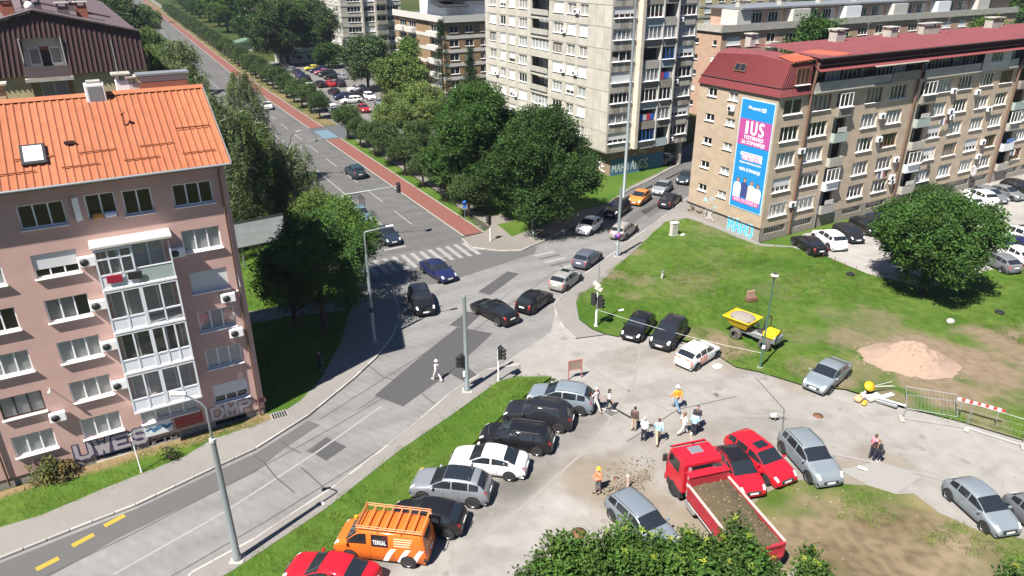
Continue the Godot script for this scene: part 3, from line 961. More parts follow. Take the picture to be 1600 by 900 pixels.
func building_pink() -> void:
	var b := thing("apartment_block", "pink plastered apartment block with orange roof and white glazed balconies", "apartment block", Vector3.ZERO)
	var o := A0
	var right := LD
	var cols := [[-2.9, -0.82, 3], [-10.2, -8.12, 3], [-13.58, -11.53, 3], [-17.6, -15.5, 3], [-21.0, -19.0, 3], [-25.5, -23.4, 3], [-29.0, -27.0, 3], [-33.0, -31.0, 3]]
	var holes := []
	var list := []
	for f in 6:
		var y: float = [1.8, 4.32, 6.9, 9.46, 12.06, 14.8][f]
		for c in cols:
			var top := 1.32 if f < 5 else 1.27
			holes.append([c[0], y, c[1], y + top])
			list.append([c[0], y, c[1] - c[0], top, c[2], f, cols.find(c)])
	# the narrow windows above the balconies
	holes.append([-7.15, 14.82, -5.72, 16.16])
	holes.append([-5.38, 14.75, -3.95, 16.12])
	# doors behind the balconies
	for f in 5:
		holes.append([-7.1, [1.75, 3.55, 6.15, 8.7, 11.3][f], -3.9, [3.0, 5.75, 8.3, 10.9, 13.5][f]])
	var s := Sh.new()
	wall(s, o, right, SD, -36, 0, 0.6, 17.0, holes)
	put("front_wall", s, M.pink, b)
	# plinth with cellar openings
	var ph := [[-3.1, 0.1, -1.2, 0.5], [-7.0, 0.1, -5.3, 0.5], [-9.9, 0.12, -8.0, 0.52], [-12.5, 0.1, -11.5, 0.5]]
	s = Sh.new()
	wall(s, o - SD * 0.06, right, SD, -36, 0, -0.2, 0.6, ph, 0.3)
	wall(s, o - right * 0.06, -SD, LD, 0, 11, -0.2, 0.6, [])
	put("plinth", s, M.plinth, b)
	for h in ph:
		put("cellar_window", Sh.new().box(Vector3(0.9, 0.2, -0.3), Vector3(h[2] - h[0] + 0.2, 0.5, 0.02)), M.darkglass, b, frame_at(o, right, SD, h[0], 0.1))
		put("cellar_ledge", Sh.new().box(Vector3((h[2] - h[0]) / 2, 0, 0.06), Vector3(h[2] - h[0] + 0.1, 0.08, 0.2)), M.concrete, b, frame_at(o, right, SD, h[0], 0.02))
	s = Sh.new()
	wall(s, o, -SD, LD, 0, 11, 0.6, 17.0, [])
	s.face([o + UP * 17, o - SD * 11 + UP * 17, o - SD * 5.5 + UP * 20.1], o - right * 4 + UP * 17)
	put("end_wall", s, M.pink, b)
	s = Sh.new()
	wall(s, o - SD * 11, -right, -SD, 0, 36, 0, 17, [])
	wall(s, o - right * 36, -SD, -LD, 0, 11, 0, 17, [])
	put("back_wall", s, M.pink, b)
	var style := [[2, 1, 1, 1, 5, 0, 1, 1], [1, 5, 5, 0, 1, 1, 0, 1], [1, 1, 1, 5, 1, 0, 1, 1], [2, 4, 0, 1, 1, 0, 1, 1], [1, 3, 1, 0, 1, 1, 0, 1], [0, 0, 1, 1, 1, 0, 1, 1]]
	for w in list:
		var st: int = style[w[5]][w[6]]
		var fmat: Material = M.black if w[5] == 1 and w[6] == 2 else M.white
		window(b, frame_at(o, right, SD, w[0], w[1], -0.03), w[2], w[3], w[4], st if w[5] != 0 or w[6] != 0 else 3, fmat)
	var ow := window(b, frame_at(o, right, SD, -7.15, 14.82, -0.03), 1.43, 1.34, 2, 0, M.white, false)
	put("open_sash", Sh.new().box(Vector3(-0.3, 0.67, 0.12), Vector3(0.62, 1.28, 0.05), Basis(UP, 0.5)), M.plastic, ow)
	put("bedding", Sh.new().box(Vector3(0.45, 0.16, 0.16), Vector3(0.5, 0.34, 0.22), Basis(), 0.08), mat(0.4, 0.22, 0.05, 0.9), ow)
	put("pillow", Sh.new().box(Vector3(1.05, 0.16, 0.16), Vector3(0.6, 0.3, 0.25), Basis(), 0.08), mat(0.55, 0.57, 0.75, 0.9), ow)
	window(b, frame_at(o, right, SD, -5.38, 14.75, -0.03), 1.43, 1.37, 2, 0, M.white)
	# doors behind the balconies
	for f in 5:
		var y: float = [1.75, 3.55, 6.15, 8.7, 11.3][f]
		var hh: float = [1.25, 2.2, 2.15, 2.2, 2.2][f]
		window(b, frame_at(o, right, SD, -7.1, y, -0.05), 3.2, hh, 4, [1, 1, 0, 1, 1][f], M.plastic, f == 0)
	# glazed balconies, one above the other
	var bx := -7.3
	for f in [1, 2, 3, 4]:
		var y0: float = [0.0, 3.3, 5.92, 8.55, 11.15][f]
		var y1: float = [0.0, 5.85, 8.5, 11.1, 13.5][f]
		var bal := put("balcony", Sh.new().box(Vector3(1.82, y0, 0.58), Vector3(3.72, 0.14, 1.24), Basis(), 0.015), M.white, b, frame_at(o, right, SD, bx, 0))
		for part in [[0.0, 1.72], [1.82, 3.62]]:
			var px: float = part[0]
			var pw: float = part[1] - part[0]
			if f == 4 and px > 1:
				put("glass_rail", Sh.new().box(Vector3(px + pw / 2, y0 + 0.5, 1.12), Vector3(pw, 0.82, 0.02)), M.railglass, bal)
				put("rail_post", Sh.new().box(Vector3(px + pw, y0 + 1.1, 1.12), Vector3(0.06, 2.2, 0.06)).box(Vector3(px + pw / 2, y0 + 0.95, 1.12), Vector3(pw, 0.05, 0.06)), M.plastic, bal)
				continue
			var s2 := Sh.new()
			var n := 3 if (f == 2 and px > 1) or (f == 4) else 2
			var dado := 0.85 if not (f == 3 and px > 1) else 0.9
			var fh := y1 - y0 - 0.1
			for yy in [0.1, dado, fh]:
				s2.box(Vector3(px + pw / 2, y0 + yy, 1.14), Vector3(pw, 0.09, 0.08))
			for k in n + 1:
				s2.box(Vector3(px + pw * k / n, y0 + fh / 2 + 0.05, 1.14), Vector3(0.09, fh - 0.06, 0.08))
			if f == 4:
				s2.box(Vector3(px + pw / 2, y0 + 1.75, 1.14), Vector3(pw, 0.07, 0.08))
			put("balcony_frame", s2, M.plastic, bal)
			for k in n:
				var cx := px + pw * (k + 0.5) / n
				put("balcony_pane", Sh.new().box(Vector3(cx, y0 + (dado + fh) / 2, 1.14), Vector3(pw / n - 0.09, fh - dado - 0.09, 0.014)), M.glass, bal)
				var solid = not (f == 3 and px > 1)
				put("parapet_panel", Sh.new().box(Vector3(cx, y0 + (dado + 0.1) / 2, 1.14), Vector3(pw / n - 0.09, dado - 0.19, 0.03)), M.plastic if solid else M.glass, bal)
		for side in [0.0, 3.62]:
			if f == 4 and side > 1:
				continue
			var s3 := Sh.new().box(Vector3(side, y0 + 0.5, 0.57), Vector3(0.05, 0.8, 1.06))
			s3.box(Vector3(side, (y0 + y1) / 2, 0.06), Vector3(0.07, y1 - y0 - 0.2, 0.07)).box(Vector3(side, y1 - 0.1, 0.57), Vector3(0.07, 0.09, 1.06))
			put("balcony_side", s3, M.plastic, bal)
			put("balcony_pane", Sh.new().box(Vector3(side, (y0 + y1) / 2 + 0.4, 0.57), Vector3(0.014, y1 - y0 - 1.1, 1.0)), M.glass, bal)
	put("balcony_roof", Sh.new().box(Vector3(1.85, 13.62, 0.62), Vector3(4.0, 0.16, 1.4), Basis(), 0.02), M.offwhite, b, frame_at(o, right, SD, bx, 0))
	# ground-floor parapets under the balconies, painted over
	for px in [[-7.1, -5.55, M.plastic], [-5.35, -3.75, mat(0.28, 0.07, 0.06, 0.8)]]:
		put("painted_parapet", Sh.new().box(Vector3((px[1] - px[0]) / 2, 1.25, 0.04), Vector3(px[1] - px[0], 0.85, 0.08)), px[2], b, frame_at(o, right, SD, px[0], 0))
	var tagm := mat(0.05, 0.05, 0.12, 0.9)
	spray(b, frame_at(o, right, SD, -6.9, 1.0, 0.085), 1.2, 0.5, 5, mat(0.08, 0.2, 0.4, 0.9), 3)
	spray(b, frame_at(o, right, SD, -5.2, 1.0, 0.085), 1.3, 0.4, 5, mat(0.5, 0.06, 0.05, 0.9), 4)
	graffiti(b, "UWES", frame_at(o, right, SD, -10.9, 0.62, 0.012), 4.0, 0.95, 0.22, mat(0.4, 0.37, 0.41, 0.9), tagm)
	graffiti(b, "DMP", frame_at(o, right, SD, -3.3, 0.75, 0.012), 2.6, 0.85, 0.2, mat(0.52, 0.48, 0.48, 0.9), mat(0.2, 0.17, 0.18, 0.9))
	graffiti(b, "KIR", frame_at(o, right, SD, -6.9, 0.02, -0.05), 1.6, 0.5, 0.06, mat(0.25, 0.24, 0.22, 0.9), tagm)
	graffiti(b, "ESOT", frame_at(o, right, SD, -5.1, 0.02, -0.05), 1.8, 0.5, 0.06, mat(0.25, 0.24, 0.22, 0.9), tagm)
	spray(b, frame_at(o, right, SD, -12.9, 0.7, 0.012), 1.2, 0.7, 6, mat(0.4, 0.2, 0.25, 0.9), 5)
	spray(b, frame_at(o, right, SD, -0.7, 0.75, 0.012), 0.6, 0.6, 4, mat(0.3, 0.14, 0.14, 0.9), 6)
	# washing on the top balcony
	for q in [[-6.95, 0.75, mat(0.32, 0.01, 0.035, 0.9)], [-5.95, 0.7, M.black]]:
		put("washing", Sh.new().box(Vector3(0.3, 11.75, 1.23), Vector3(q[1], 0.45, 0.05), Basis(Vector3.FORWARD, 0.05), 0.02), q[2], b, frame_at(o, right, SD, q[0], 0))
	# air conditioners
	for q in [[-7.75, 12.35], [-7.75, 9.75], [-7.75, 7.2], [-7.75, 4.6], [-11.1, 3.55], [-3.3, 11.95], [-1.05, 8.6], [-0.95, 6.2]]:
		air_unit(b, frame_at(o, right, SD, q[0], q[1], 0.0))
	put("pipe", Sh.new().tube([Vector3(0, 0, 0.1), Vector3(0.35, 0.05, 0.1), Vector3(0.5, 0.35, 0.1), Vector3(0.45, 1.2, 0.1)], [0.04], 6), M.white, b, frame_at(o, right, SD, -0.75, 9.1))
	put("wall_lamp", Sh.new().cyl(Vector3(0, 0, 0), Vector3(0, 0.05, 0.5), 0.02).ball(Vector3(0, 0.05, 0.55), Vector3(0.09, 0.09, 0.09)), M.white, b, frame_at(o, right, SD, -11.1, 5.6))
	# gutters and downpipes
	put("gutter", Sh.new().cyl(Vector3(-36, 17.02, 0.72), Vector3(0.3, 17.02, 0.72), 0.075, -1, 6), M.zinc, b, frame_at(o, right, SD, 0, 0))
	for x in [-0.35, -14.3]:
		put("downpipe", Sh.new().tube([Vector3(x, 17, 0.7), Vector3(x, 16.4, 0.1), Vector3(x, 0.2, 0.1)], [0.06], 6), M.pipe, b, frame_at(o, right, SD, 0, 0))
	# roof
	var base := frame_at(o, right, SD, 0, 0)
	var p := func(x, y, z): return base * Vector3(x, y, z)
	sheets(b, "roof_sheet", p.call(-36, 17.02, 0.62), p.call(0.32, 17.02, 0.62), p.call(0.32, 20.4, -5.45), p.call(-36, 20.4, -5.45), 0.36, 0.055, 3, [M.roof_orange, M.roof_orange2])
	sheets(b, "roof_sheet", p.call(0.32, 17.02, -11.6), p.call(-36, 17.02, -11.6), p.call(-36, 20.4, -5.45), p.call(0.32, 20.4, -5.45), 0.36, 0.055, 6, [M.roof_orange])
	put("ridge_cap", Sh.new().prism(pv([-0.28, -0.1, 0, 0.08, 0.28, -0.1, 0, 0.02]), -36, 0.35, Transform3D(Basis(SD, UP, -LD) * Basis.from_scale(Vector3(1, 1, -1)), p.call(0, 20.45, -5.45))), M.roof_orange2, b)
	put("verge_trim", Sh.new().box(p.call(0.33, 18.71, -2.42), Vector3(0.05, 0.2, 6.95), Basis(LD, UP, SD) * Basis(Vector3.RIGHT, 0.508)), M.zinc, b)
	put("eaves_board", Sh.new().box(p.call(-17.8, 16.93, 0.3), Vector3(36, 0.06, 0.75), Basis(LD, UP, SD)), M.roof_plum, b)
	for r in [[3, 0.3], [1.0, 0.16]]:
		for k in 12:
			var x: float = -2.9 * k - r[0] - 0.9
			var t: float = r[1]
			put("snow_guard", Sh.new().box(p.call(x + 0.8, 17.02 + 3.38 * t + 0.11, 0.62 - 6.07 * t), Vector3(1.75, 0.06, 0.05), Basis(LD, UP, SD)), M.roof_orange, b)
	for k in [0, 1]:
		put("snow_guard", Sh.new().box(p.call(-1.0 - k * 0.0, 17.02 + 3.38 * 0.45 + 0.16, 0.62 - 6.07 * 0.45), Vector3(1.75, 0.06, 0.05), Basis(LD, UP, SD)), M.roof_orange, b)
	var slope := Basis(LD, UP, SD) * Basis(Vector3.RIGHT, 0.508)
	var sky := put("skylight", Sh.new().box(Vector3.ZERO, Vector3(1.15, 0.2, 1.5), Basis(), 0.03), M.trim, b, Transform3D(slope, p.call(-8.9, 17.02 + 3.38 * 0.33 + 0.12, 0.62 - 6.07 * 0.33)))
	put("pane", Sh.new().box(Vector3(0, 0.11, 0), Vector3(0.85, 0.02, 1.15)), mat(0.75, 0.78, 0.8, 0.3), sky)
	put("roof_vent", Sh.new().cyl(p.call(-4.4, 18.9, -2.9), p.call(-4.4, 19.7, -2.9), 0.06).cyl(p.call(-4.4, 19.66, -2.9), p.call(-4.4, 19.72, -2.9), 0.14), M.roof_orange, b)
	put("roof_vent", Sh.new().box(p.call(-7.2, 18.6, -1.9), Vector3(0.5, 0.14, 0.2), Basis(LD, UP, SD)), M.roof_brown, b)
	var dark := put("chimney", Sh.new().box(p.call(-5.4, 20.4, -5.3), Vector3(1.0, 1.3, 0.9), Basis(LD, UP, SD), 0.03), M.white, b)
	put("louvre", Sh.new().box(p.call(-5.4, 20.55, -4.84), Vector3(0.72, 0.75, 0.03), Basis(LD, UP, SD)), M.zinc, dark)
	put("chimney_cap", Sh.new().box(p.call(-5.4, 21.12, -5.3), Vector3(0.7, 0.16, 0.7), Basis(LD, UP, SD)), M.concrete, dark)
	chimney(b, p.call(-3.9, 20.0, -6.2), 0.7, 0.7, 1.0, M.white)
	put("aerial", Sh.new().cyl(p.call(-4.0, 20.8, -6.2), p.call(-4.0, 23.2, -6.2), 0.03), M.zinc, b)
	var cm := put("chimney", Sh.new().box(p.call(-1.7, 20.4, -6.1), Vector3(2.6, 0.9, 0.9), Basis(LD, UP, SD), 0.02), M.brick, b)
	put("chimney_band", Sh.new().box(p.call(-1.7, 21.0, -6.1), Vector3(2.62, 0.3, 0.92), Basis(LD, UP, SD)), M.offwhite, cm)
	put("chimney_cap", Sh.new().box(p.call(-1.7, 21.25, -6.1), Vector3(2.9, 0.12, 1.1), Basis(LD, UP, SD)), M.zinc, cm)
	chimney(b, p.call(-3.3, 20.0, -6.1), 0.5, 0.5, 0.8, M.offwhite)
	chimney(b, p.call(-10.0, 20.0, -6.2), 0.7, 0.7, 0.9, M.beige)


func building_brown() -> void:
	var b := thing("apartment_block", "beige apartment block with ribbed brown mansard behind the orange roof", "apartment block", Vector3.ZERO)
	var o := Vector3(-36.0, 0, -74.6)
	var right := LD
	var y := 17.5
	var bw := 16.8
	var s := Sh.new()
	var holes := [[-10.0, 14.9, -6.6, 17.2], [-10.0, 12.0, -6.6, 14.3]]
	wall(s, o, right, SD, -bw, 0, 0, y, holes, 1.2)
	wall(s, o, -SD, LD, 0, 60, 0, y, [])
	wall(s, o - right * bw, -SD, -LD, 0, 60, 0, y, [])
	put("wall", s, M.beige, b)
	put("corner_pier", Sh.new().box(Vector3(-0.6, y / 2, 0.05), Vector3(1.2, y, 0.1)), mat(0.66, 0.55, 0.3, 0.9), b, frame_at(o, right, SD, 0, 0))
	for h in holes:
		put("loggia_back", Sh.new().box(Vector3(1.7, 1.15, -1.22), Vector3(3.4, 2.3, 0.04)), M.beige, b, frame_at(o, right, SD, h[0], h[1]))
		window(b, frame_at(o, right, SD, h[0] + 0.7, h[1] + 0.1, -1.0), 2.2, 1.9, 2, 1, M.white, false)
	var base := frame_at(o, right, SD, 0, 0)
	var p := func(x, yy, z): return base * Vector3(x, yy, z)
	var ms := [M.roof_brown]
	# mansard face split round its balcony
	var top := func(x): return y + 3.55 if x > -0.4 else (21.05 + (-x - 0.25) / 8.15 * 2.1 if x > -8.4 else 23.15 - (-x - 8.4) / 8.4 * 2.3)
	var runs := [[-16.8, -10.1, y], [-10.1, -6.8, y + 3.3], [-6.8, 0.0, y]]
	for r in runs:
		var n := roundi((r[1] - r[0]) / 0.42)
		for i in n:
			var x0: float = lerpf(r[0], r[1], float(i) / n)
			var x1: float = lerpf(r[0], r[1], float(i + 1) / n)
			var q := Sh.new()
			var sh := func(x, yy): return p.call(x * (1.0 - 0.03 * (yy - y) / 3.5) - 0.0, yy, -0.5 * (yy - y) / 5.0 + 0.3)
			var xm := lerpf(x0, x1, 0.5)
			q.quad(sh.call(x0, r[2]), sh.call(xm, r[2]), sh.call(xm, top.call(xm)), sh.call(x0, top.call(x0)))
			var xn := lerpf(x0, x1, 0.75)
			var lift := SD * 0.09
			q.quad(sh.call(xm, r[2]), sh.call(xn, r[2]) + lift, sh.call(xn, top.call(xn)) + lift, sh.call(xm, top.call(xm)))
			q.quad(sh.call(xn, r[2]) + lift, sh.call(x1, r[2]), sh.call(x1, top.call(x1)), sh.call(xn, top.call(xn)) + lift)
			put("roof_rib_sheet", q, M.roof_brown, b)
	sheets(b, "roof_rib_sheet", p.call(0.3, y, 0.3), p.call(0.3, y, -60), p.call(-0.3, 21.05, -60), p.call(-0.3, 21.05, 0), 0.5, 0.06, 8, ms)
	var lo := Sh.new()
	lo.quad(p.call(-0.2, 21.05, 0.15), p.call(-0.2, 21.05, -60), p.call(-8.4, 23.15, -60), p.call(-8.4, 23.15, -0.1))
	lo.quad(p.call(-8.4, 23.15, -0.1), p.call(-8.4, 23.15, -60), p.call(-17, 20.9, -60), p.call(-17, 20.9, 0.1))
	put("roof", lo, M.roof_plum, b)
	put("roof_edge", Sh.new().tube([p.call(-17, 20.95, 0.2), p.call(-8.4, 23.2, 0.0), p.call(-0.2, 21.1, 0.25)], [0.13], 5), M.roof_plum, b)
	# dormer balcony
	put("dormer_wall", Sh.new().box(p.call(-8.45, y + 1.7, -1.0), Vector3(3.3, 3.2, 0.1), Basis(LD, UP, SD)), M.offwhite, b)
	for x in [-9.6, -7.9]:
		window(b, frame_at(o, right, SD, x, y + 0.9, -0.8), 0.9, 1.5, 1, 5, M.white, false)
	put("door", Sh.new().box(p.call(-8.25, y + 1.3, -0.93), Vector3(0.8, 2.3, 0.06), Basis(LD, UP, SD)), M.darkglass, b)
	put("balcony_slab", Sh.new().box(p.call(-8.4, y - 0.3, 0.2), Vector3(3.9, 0.3, 1.6), Basis(LD, UP, SD)), M.concrete, b)
	put("balcony_rail", Sh.new().box(p.call(-8.4, y + 0.4, 0.9), Vector3(3.5, 1.0, 0.05), Basis(LD, UP, SD)), M.roof_plum, b)
	put("dormer_side", Sh.new().box(p.call(-10.1, y + 1.7, -0.4), Vector3(0.08, 3.2, 1.3), Basis(LD, UP, SD)).box(p.call(-6.8, y + 1.7, -0.4), Vector3(0.08, 3.2, 1.3), Basis(LD, UP, SD)), M.offwhite, b)
	for q in [[-6.0, -4.5, 1.0], [-4.4, -5.5, 1.4], [-8.2, -4.0, 0.9], [-10.5, -5, 1.3], [-12.5, -3.0, 1.6], [-5.0, -13, 1.2], [-11.0, -12, 1.5], [-9.0, -9.0, 0.8]]:
		var yy: float = 23.1 - absf(q[0] + 8.4) * 0.26
		chimney(b, p.call(q[0], yy - 0.3, q[1]), 1.0, 0.8, q[2], M.roof_plum if q[2] < 1.25 else M.brick)
	put("roof_ball", Sh.new().ball(p.call(-8.6, 23.5, -0.8), Vector3(0.4, 0.4, 0.4)), M.white, b)
	put("roof_seam", Sh.new().box(p.call(-5, 22.2, -14), Vector3(7, 0.5, 0.3), Basis(LD, UP, SD) * Basis(Vector3.BACK, -0.25)), M.roof_brown, b)


func building_tan() -> void:
	var b := thing("apartment_block", "tan apartment block with red mansard roof and tall blue banner on its end", "apartment block", Vector3.ZERO)
	var o := C1
	var L := 100.0
	var cols := []      # [x0, width, kind]; kind 0 window, 1 balcony
	for m in 5:
		var x := 17.35 * m if m < 1 else 21.6 + (m - 1) * 20.2
		if m == 0:
			cols.append_array([[0.88, 2.72, 0], [5.0, 2.85, 0], [8.78, 2.0, 1], [13.4, 2.7, 0], [17.6, 2.8, 0]])
		else:
			cols.append_array([[x + 1.4, 2.3, 1], [x + 4.5, 2.6, 0], [x + 8.65, 2.75, 0], [x + 13.2, 2.75, 0], [x + 17.3, 2.75, 0]])
	var sills := [2.52, 5.15, 7.8, 10.42, 13.1]
	var holes := []
	for c in cols:
		for f in 5:
			if c[2] == 0:
				holes.append([c[0], sills[f], c[0] + c[1], sills[f] + 1.5])
			else:
				holes.append([c[0], sills[f] - 0.85, c[0] + c[1], sills[f] + 1.5])
	var s := Sh.new()
	wall(s, o, LD, SD, 0, L, 1.46, 15.0, holes, 0.25)
	put("front_wall", s, M.tan, b)
	# plinth and cellar windows
	var cel := []
	for c in cols:
		if c[2] == 0:
			cel.append([c[0] - 0.4, 0.72, c[0] + c[1] + 0.1, 1.42])
	s = Sh.new()
	wall(s, o + SD * 0.08, LD, SD, 0, L, -0.2, 1.46, cel, 0.3)
	wall(s, o - LD * 0.08, -SD, -LD, -0.08, 10.9, -0.2, 1.46, [], 0.3)
	put("plinth", s, M.plinth, b)
	for c in cel:
		put("cellar_window", Sh.new().box(Vector3((c[2] - c[0]) / 2, 0.35, -0.2), Vector3(c[2] - c[0], 0.7, 0.02)), M.darkglass, b, frame_at(o, LD, SD, c[0], c[1]))
		bars(b, "cellar_bars", frame_at(o, LD, SD, c[0], c[1], 0.05), c[2] - c[0], 0.68, 9, M.zinc)
	put("plinth_cap", Sh.new().box(Vector3(5.4, 1.47, 0.08), Vector3(11.1, 0.06, 0.2)), M.trim, b, frame_at(o - SD * 10.9, SD, -LD, 0, 0))
	# end wall with small stair windows
	var eh := []
	for f in 5:
		for x in [[-9.55, 1.3], [-6.55, 1.3]]:
			var y: float = [3.3, 5.95, 8.6, 11.15, 13.76][f]
			eh.append([x[0], y, x[0] + x[1], y + (0.75 if f < 4 else 0.88)])
	s = Sh.new()
	wall(s, o, SD, -LD, -10.9, 0, 1.46, 15.0, eh, 0.2)
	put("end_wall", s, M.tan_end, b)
	for h in eh:
		window(b, frame_at(o, SD, -LD, h[0], h[1], -0.05), h[2] - h[0], h[3] - h[1], 2, [0, 5, 0, 1][(eh.find(h)) % 4], M.white, true)
	put("wall_seam", Sh.new().box(Vector3(-4.9, 8.2, 0.004), Vector3(0.06, 13.4, 0.008)), M.plinth, b, frame_at(o, SD, -LD, 0, 0))
	s = Sh.new()
	wall(s, o - SD * 10.9, LD, -SD, 0, L, 0, 15, [])
	wall(s, o + LD * L, SD, LD, -10.9, 0, 0, 15, [])
	put("back_wall", s, M.tan, b)
	put("storey_slab", Sh.new().box(Vector3(L / 2, 15.0, -5.45), Vector3(L - 0.2, 0.2, 10.5)), M.plinth, b, frame_at(o, LD, SD, 0, 0))
	# windows
	var ri := RandomNumberGenerator.new()
	ri.seed = 21
	var i := 0
	for c in cols:
		for f in 5:
			var st: int = [0, 1, 1, 5, 0, 1, 6, 0, 1, 3][ri.randi() % 10]
			var dk := ri.randf() < 0.22
			if c[0] > 62 and f < 2:
				continue
			if c[2] == 0:
				if f == 0 and c[0] < 9:
					st = 5
				if f == 2 and c[0] > 15 and c[0] < 20:
					st = 0
				window(b, frame_at(o, LD, SD, c[0], sills[f], -0.06), c[1], 1.5, 2 if (f == 4 and c[0] < 1) else 4, st, M.brown_frame if dk else M.white, true)
				if f == 0 and c[0] < 9:
					bars(b, "window_bars", frame_at(o, LD, SD, c[0], sills[0], 0.06), c[1], 1.45, 9, M.pole_white, -0.35)
			else:
				# loggia: recessed door and a parapet, some glazed in
				var y: float = sills[f] - 0.85
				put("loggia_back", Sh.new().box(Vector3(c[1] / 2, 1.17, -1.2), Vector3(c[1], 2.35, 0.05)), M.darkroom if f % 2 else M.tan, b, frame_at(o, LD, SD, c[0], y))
				put("loggia_floor", Sh.new().box(Vector3(c[1] / 2, 0, -0.5), Vector3(c[1], 0.14, 1.5)), M.concrete, b, frame_at(o, LD, SD, c[0], y + 0.07))
				window(b, frame_at(o, LD, SD, c[0] + 0.2, y + 0.2, -0.9), c[1] - 0.4, 1.9, 2, st if st < 2 else 1, M.white, false)
				var lm: Material = [M.concrete, M.railglass, M.plastic, M.concrete_dark, M.concrete][(f + i) % 5]
				put("parapet", Sh.new().box(Vector3(c[1] / 2, 0.45, 0.45), Vector3(c[1] + 0.1, 0.9, 0.07)).box(Vector3(-0.02, 0.45, 0.2), Vector3(0.06, 0.88, 0.45)).box(Vector3(c[1] + 0.02, 0.45, 0.2), Vector3(0.06, 0.88, 0.45)).box(Vector3(c[1] / 2, -0.02, 0.24), Vector3(c[1] + 0.1, 0.12, 0.5)), lm, b, frame_at(o, LD, SD, c[0], y + 0.02))
				if (f + i) % 3 == 0 or (f == 4 and c[0] < 30):
					window(b, frame_at(o, LD, SD, c[0], y + 0.95, 0.5), c[1], 1.4, 3, 0, M.white, true)
				elif (f + i) % 3 == 1:
					put("washing", Sh.new().box(Vector3(c[1] * 0.5, 1.25, 0.5), Vector3(c[1] * 0.7, 0.5, 0.03), Basis(), 0.01), [mat(0.1, 0.2, 0.5, 0.9), M.offwhite, mat(0.3, 0.05, 0.06, 0.9)][i % 3], b, frame_at(o, LD, SD, c[0], y))
			i += 1
	for q in [[4.3, 8.6], [16.9, 8.3], [16.6, 10.9], [20.9, 5.5], [21.0, 2.9], [4.2, 2.9], [29.2, 12.5], [37.8, 9.6], [34.3, 11.9], [38.4, 5.4], [38.2, 3.6], [29.6, 10.1], [20.8, 3.4], [30.0, 9.4], [54, 9.4], [50.5, 6.9], [58.2, 12.1]]:
		air_unit(b, frame_at(o, LD, SD, q[0], q[1] + 0.3))
	air_unit(b, frame_at(o, SD, -LD, -5.8, 12.7))
	dish(b, frame_at(o, LD, SD, 37.4, 2.5), 0.75)
	dish(b, frame_at(o, LD, SD, 26.9, 5.9), 0.4)
	for q in [[17.6, 5.0], [45.5, 4.0], [27.5, 10.0]]:
		for k in 5:
			put("washing", Sh.new().box(Vector3(k * 0.42, -0.3 - 0.08 * (k % 2), 0.4), Vector3(0.34, 0.5 + 0.15 * (k % 3), 0.02)), [M.offwhite, mat(0.06, 0.09, 0.2, 0.9), M.white, mat(0.3, 0.06, 0.06, 0.9), M.black][k], b, frame_at(o, LD, SD, q[0], q[1]))
	for x in [4.38, 21.9, 42.5, 62.6]:
		put("downpipe", Sh.new().tube([Vector3(x, 17.9, 0.5), Vector3(x, 15.2, 0.22), Vector3(x, 0.1, 0.16)], [0.13], 7), M.pipe, b, frame_at(o, LD, SD, 0, 0))
		put("downpipe", Sh.new().cyl(Vector3(x + 0.36, 15.0, 0.12), Vector3(x + 0.36, 0.1, 0.12), 0.06, -1, 6), M.zinc, b, frame_at(o, LD, SD, 0, 0))
	for x in [8.2, 25.3]:
		put("downpipe", Sh.new().cyl(Vector3(x, 3.6, 0.3), Vector3(x, 0.1, 0.3), 0.07, -1, 6), M.zinc, b, frame_at(o, LD, SD, 0, 0))
	# banner
	var e := frame_at(o, SD, -LD, 0, 0)
	var ban := thing("banner", "tall blue and magenta banner reading IUS on the end wall of the tan block", "banner", o)
	var e0 := frame_at(Vector3.ZERO, SD, -LD, 0, 0)
	put("border", Sh.new().box(Vector3(-2.4, 8.56, 0.04), Vector3(4.42, 11.45, 0.04)), mat(0.45, 0.65, 0.75, 0.6), ban, e0)
	put("sheet", Sh.new().box(Vector3(-2.4, 8.56, 0.066), Vector3(4.2, 11.25, 0.02)), mat(0.012, 0.23, 0.56, 0.55), ban, e0)
	put("magenta_field", Sh.new().box(Vector3(-2.4, 10.95, 0.08), Vector3(4.2, 2.65, 0.02)), mat(0.42, 0.07, 0.27, 0.55), ban, e0)
	var put_text := func(t, y, h, w, m): letters(ban, "lettering", t, h, m, e0.translated_local(Vector3(-2.4, y, 0.092)), 0.012, 0, w)
	put("lettering", Sh.new().box(Vector3(-3.45, 11.44, 0.096), Vector3(0.36, 1.3, 0.012)), M.white, ban, e0)
	put_text.call("US", 11.42, 1.35, 1.75, M.white)
	ban.get_child(ban.get_child_count() - 1).position += SD * 0.3
	put_text.call("TESTIRANJE", 10.45, 0.36, 2.6, M.white)
	put_text.call("ZA STIPENDIJE", 9.93, 0.36, 3.1, M.white)
	put("white_label", Sh.new().box(Vector3(-2.4, 8.72, 0.08), Vector3(2.9, 0.36, 0.02)).box(Vector3(-2.3, 8.3, 0.08), Vector3(2.7, 0.38, 0.02)), M.white, ban, e0)
	put_text.call("24. MAJ 2025.", 8.3, 0.36, 2.5, mat(0.55, 0.05, 0.2, 0.6))
	put_text.call("INTERNATIONAL UNIVERSITY", 8.73, 0.2, 2.6, mat(0.3, 0.08, 0.3, 0.6))
	put_text.call("PRIJAVA OBAVEZNA NA SAJTU", 7.82, 0.17, 2.9, M.white)
	put_text.call("100% STIPENDIJE", 7.1, 0.32, 2.9, M.white)
	put_text.call("UNIVERSITY", 13.4, 0.24, 1.4, M.white)
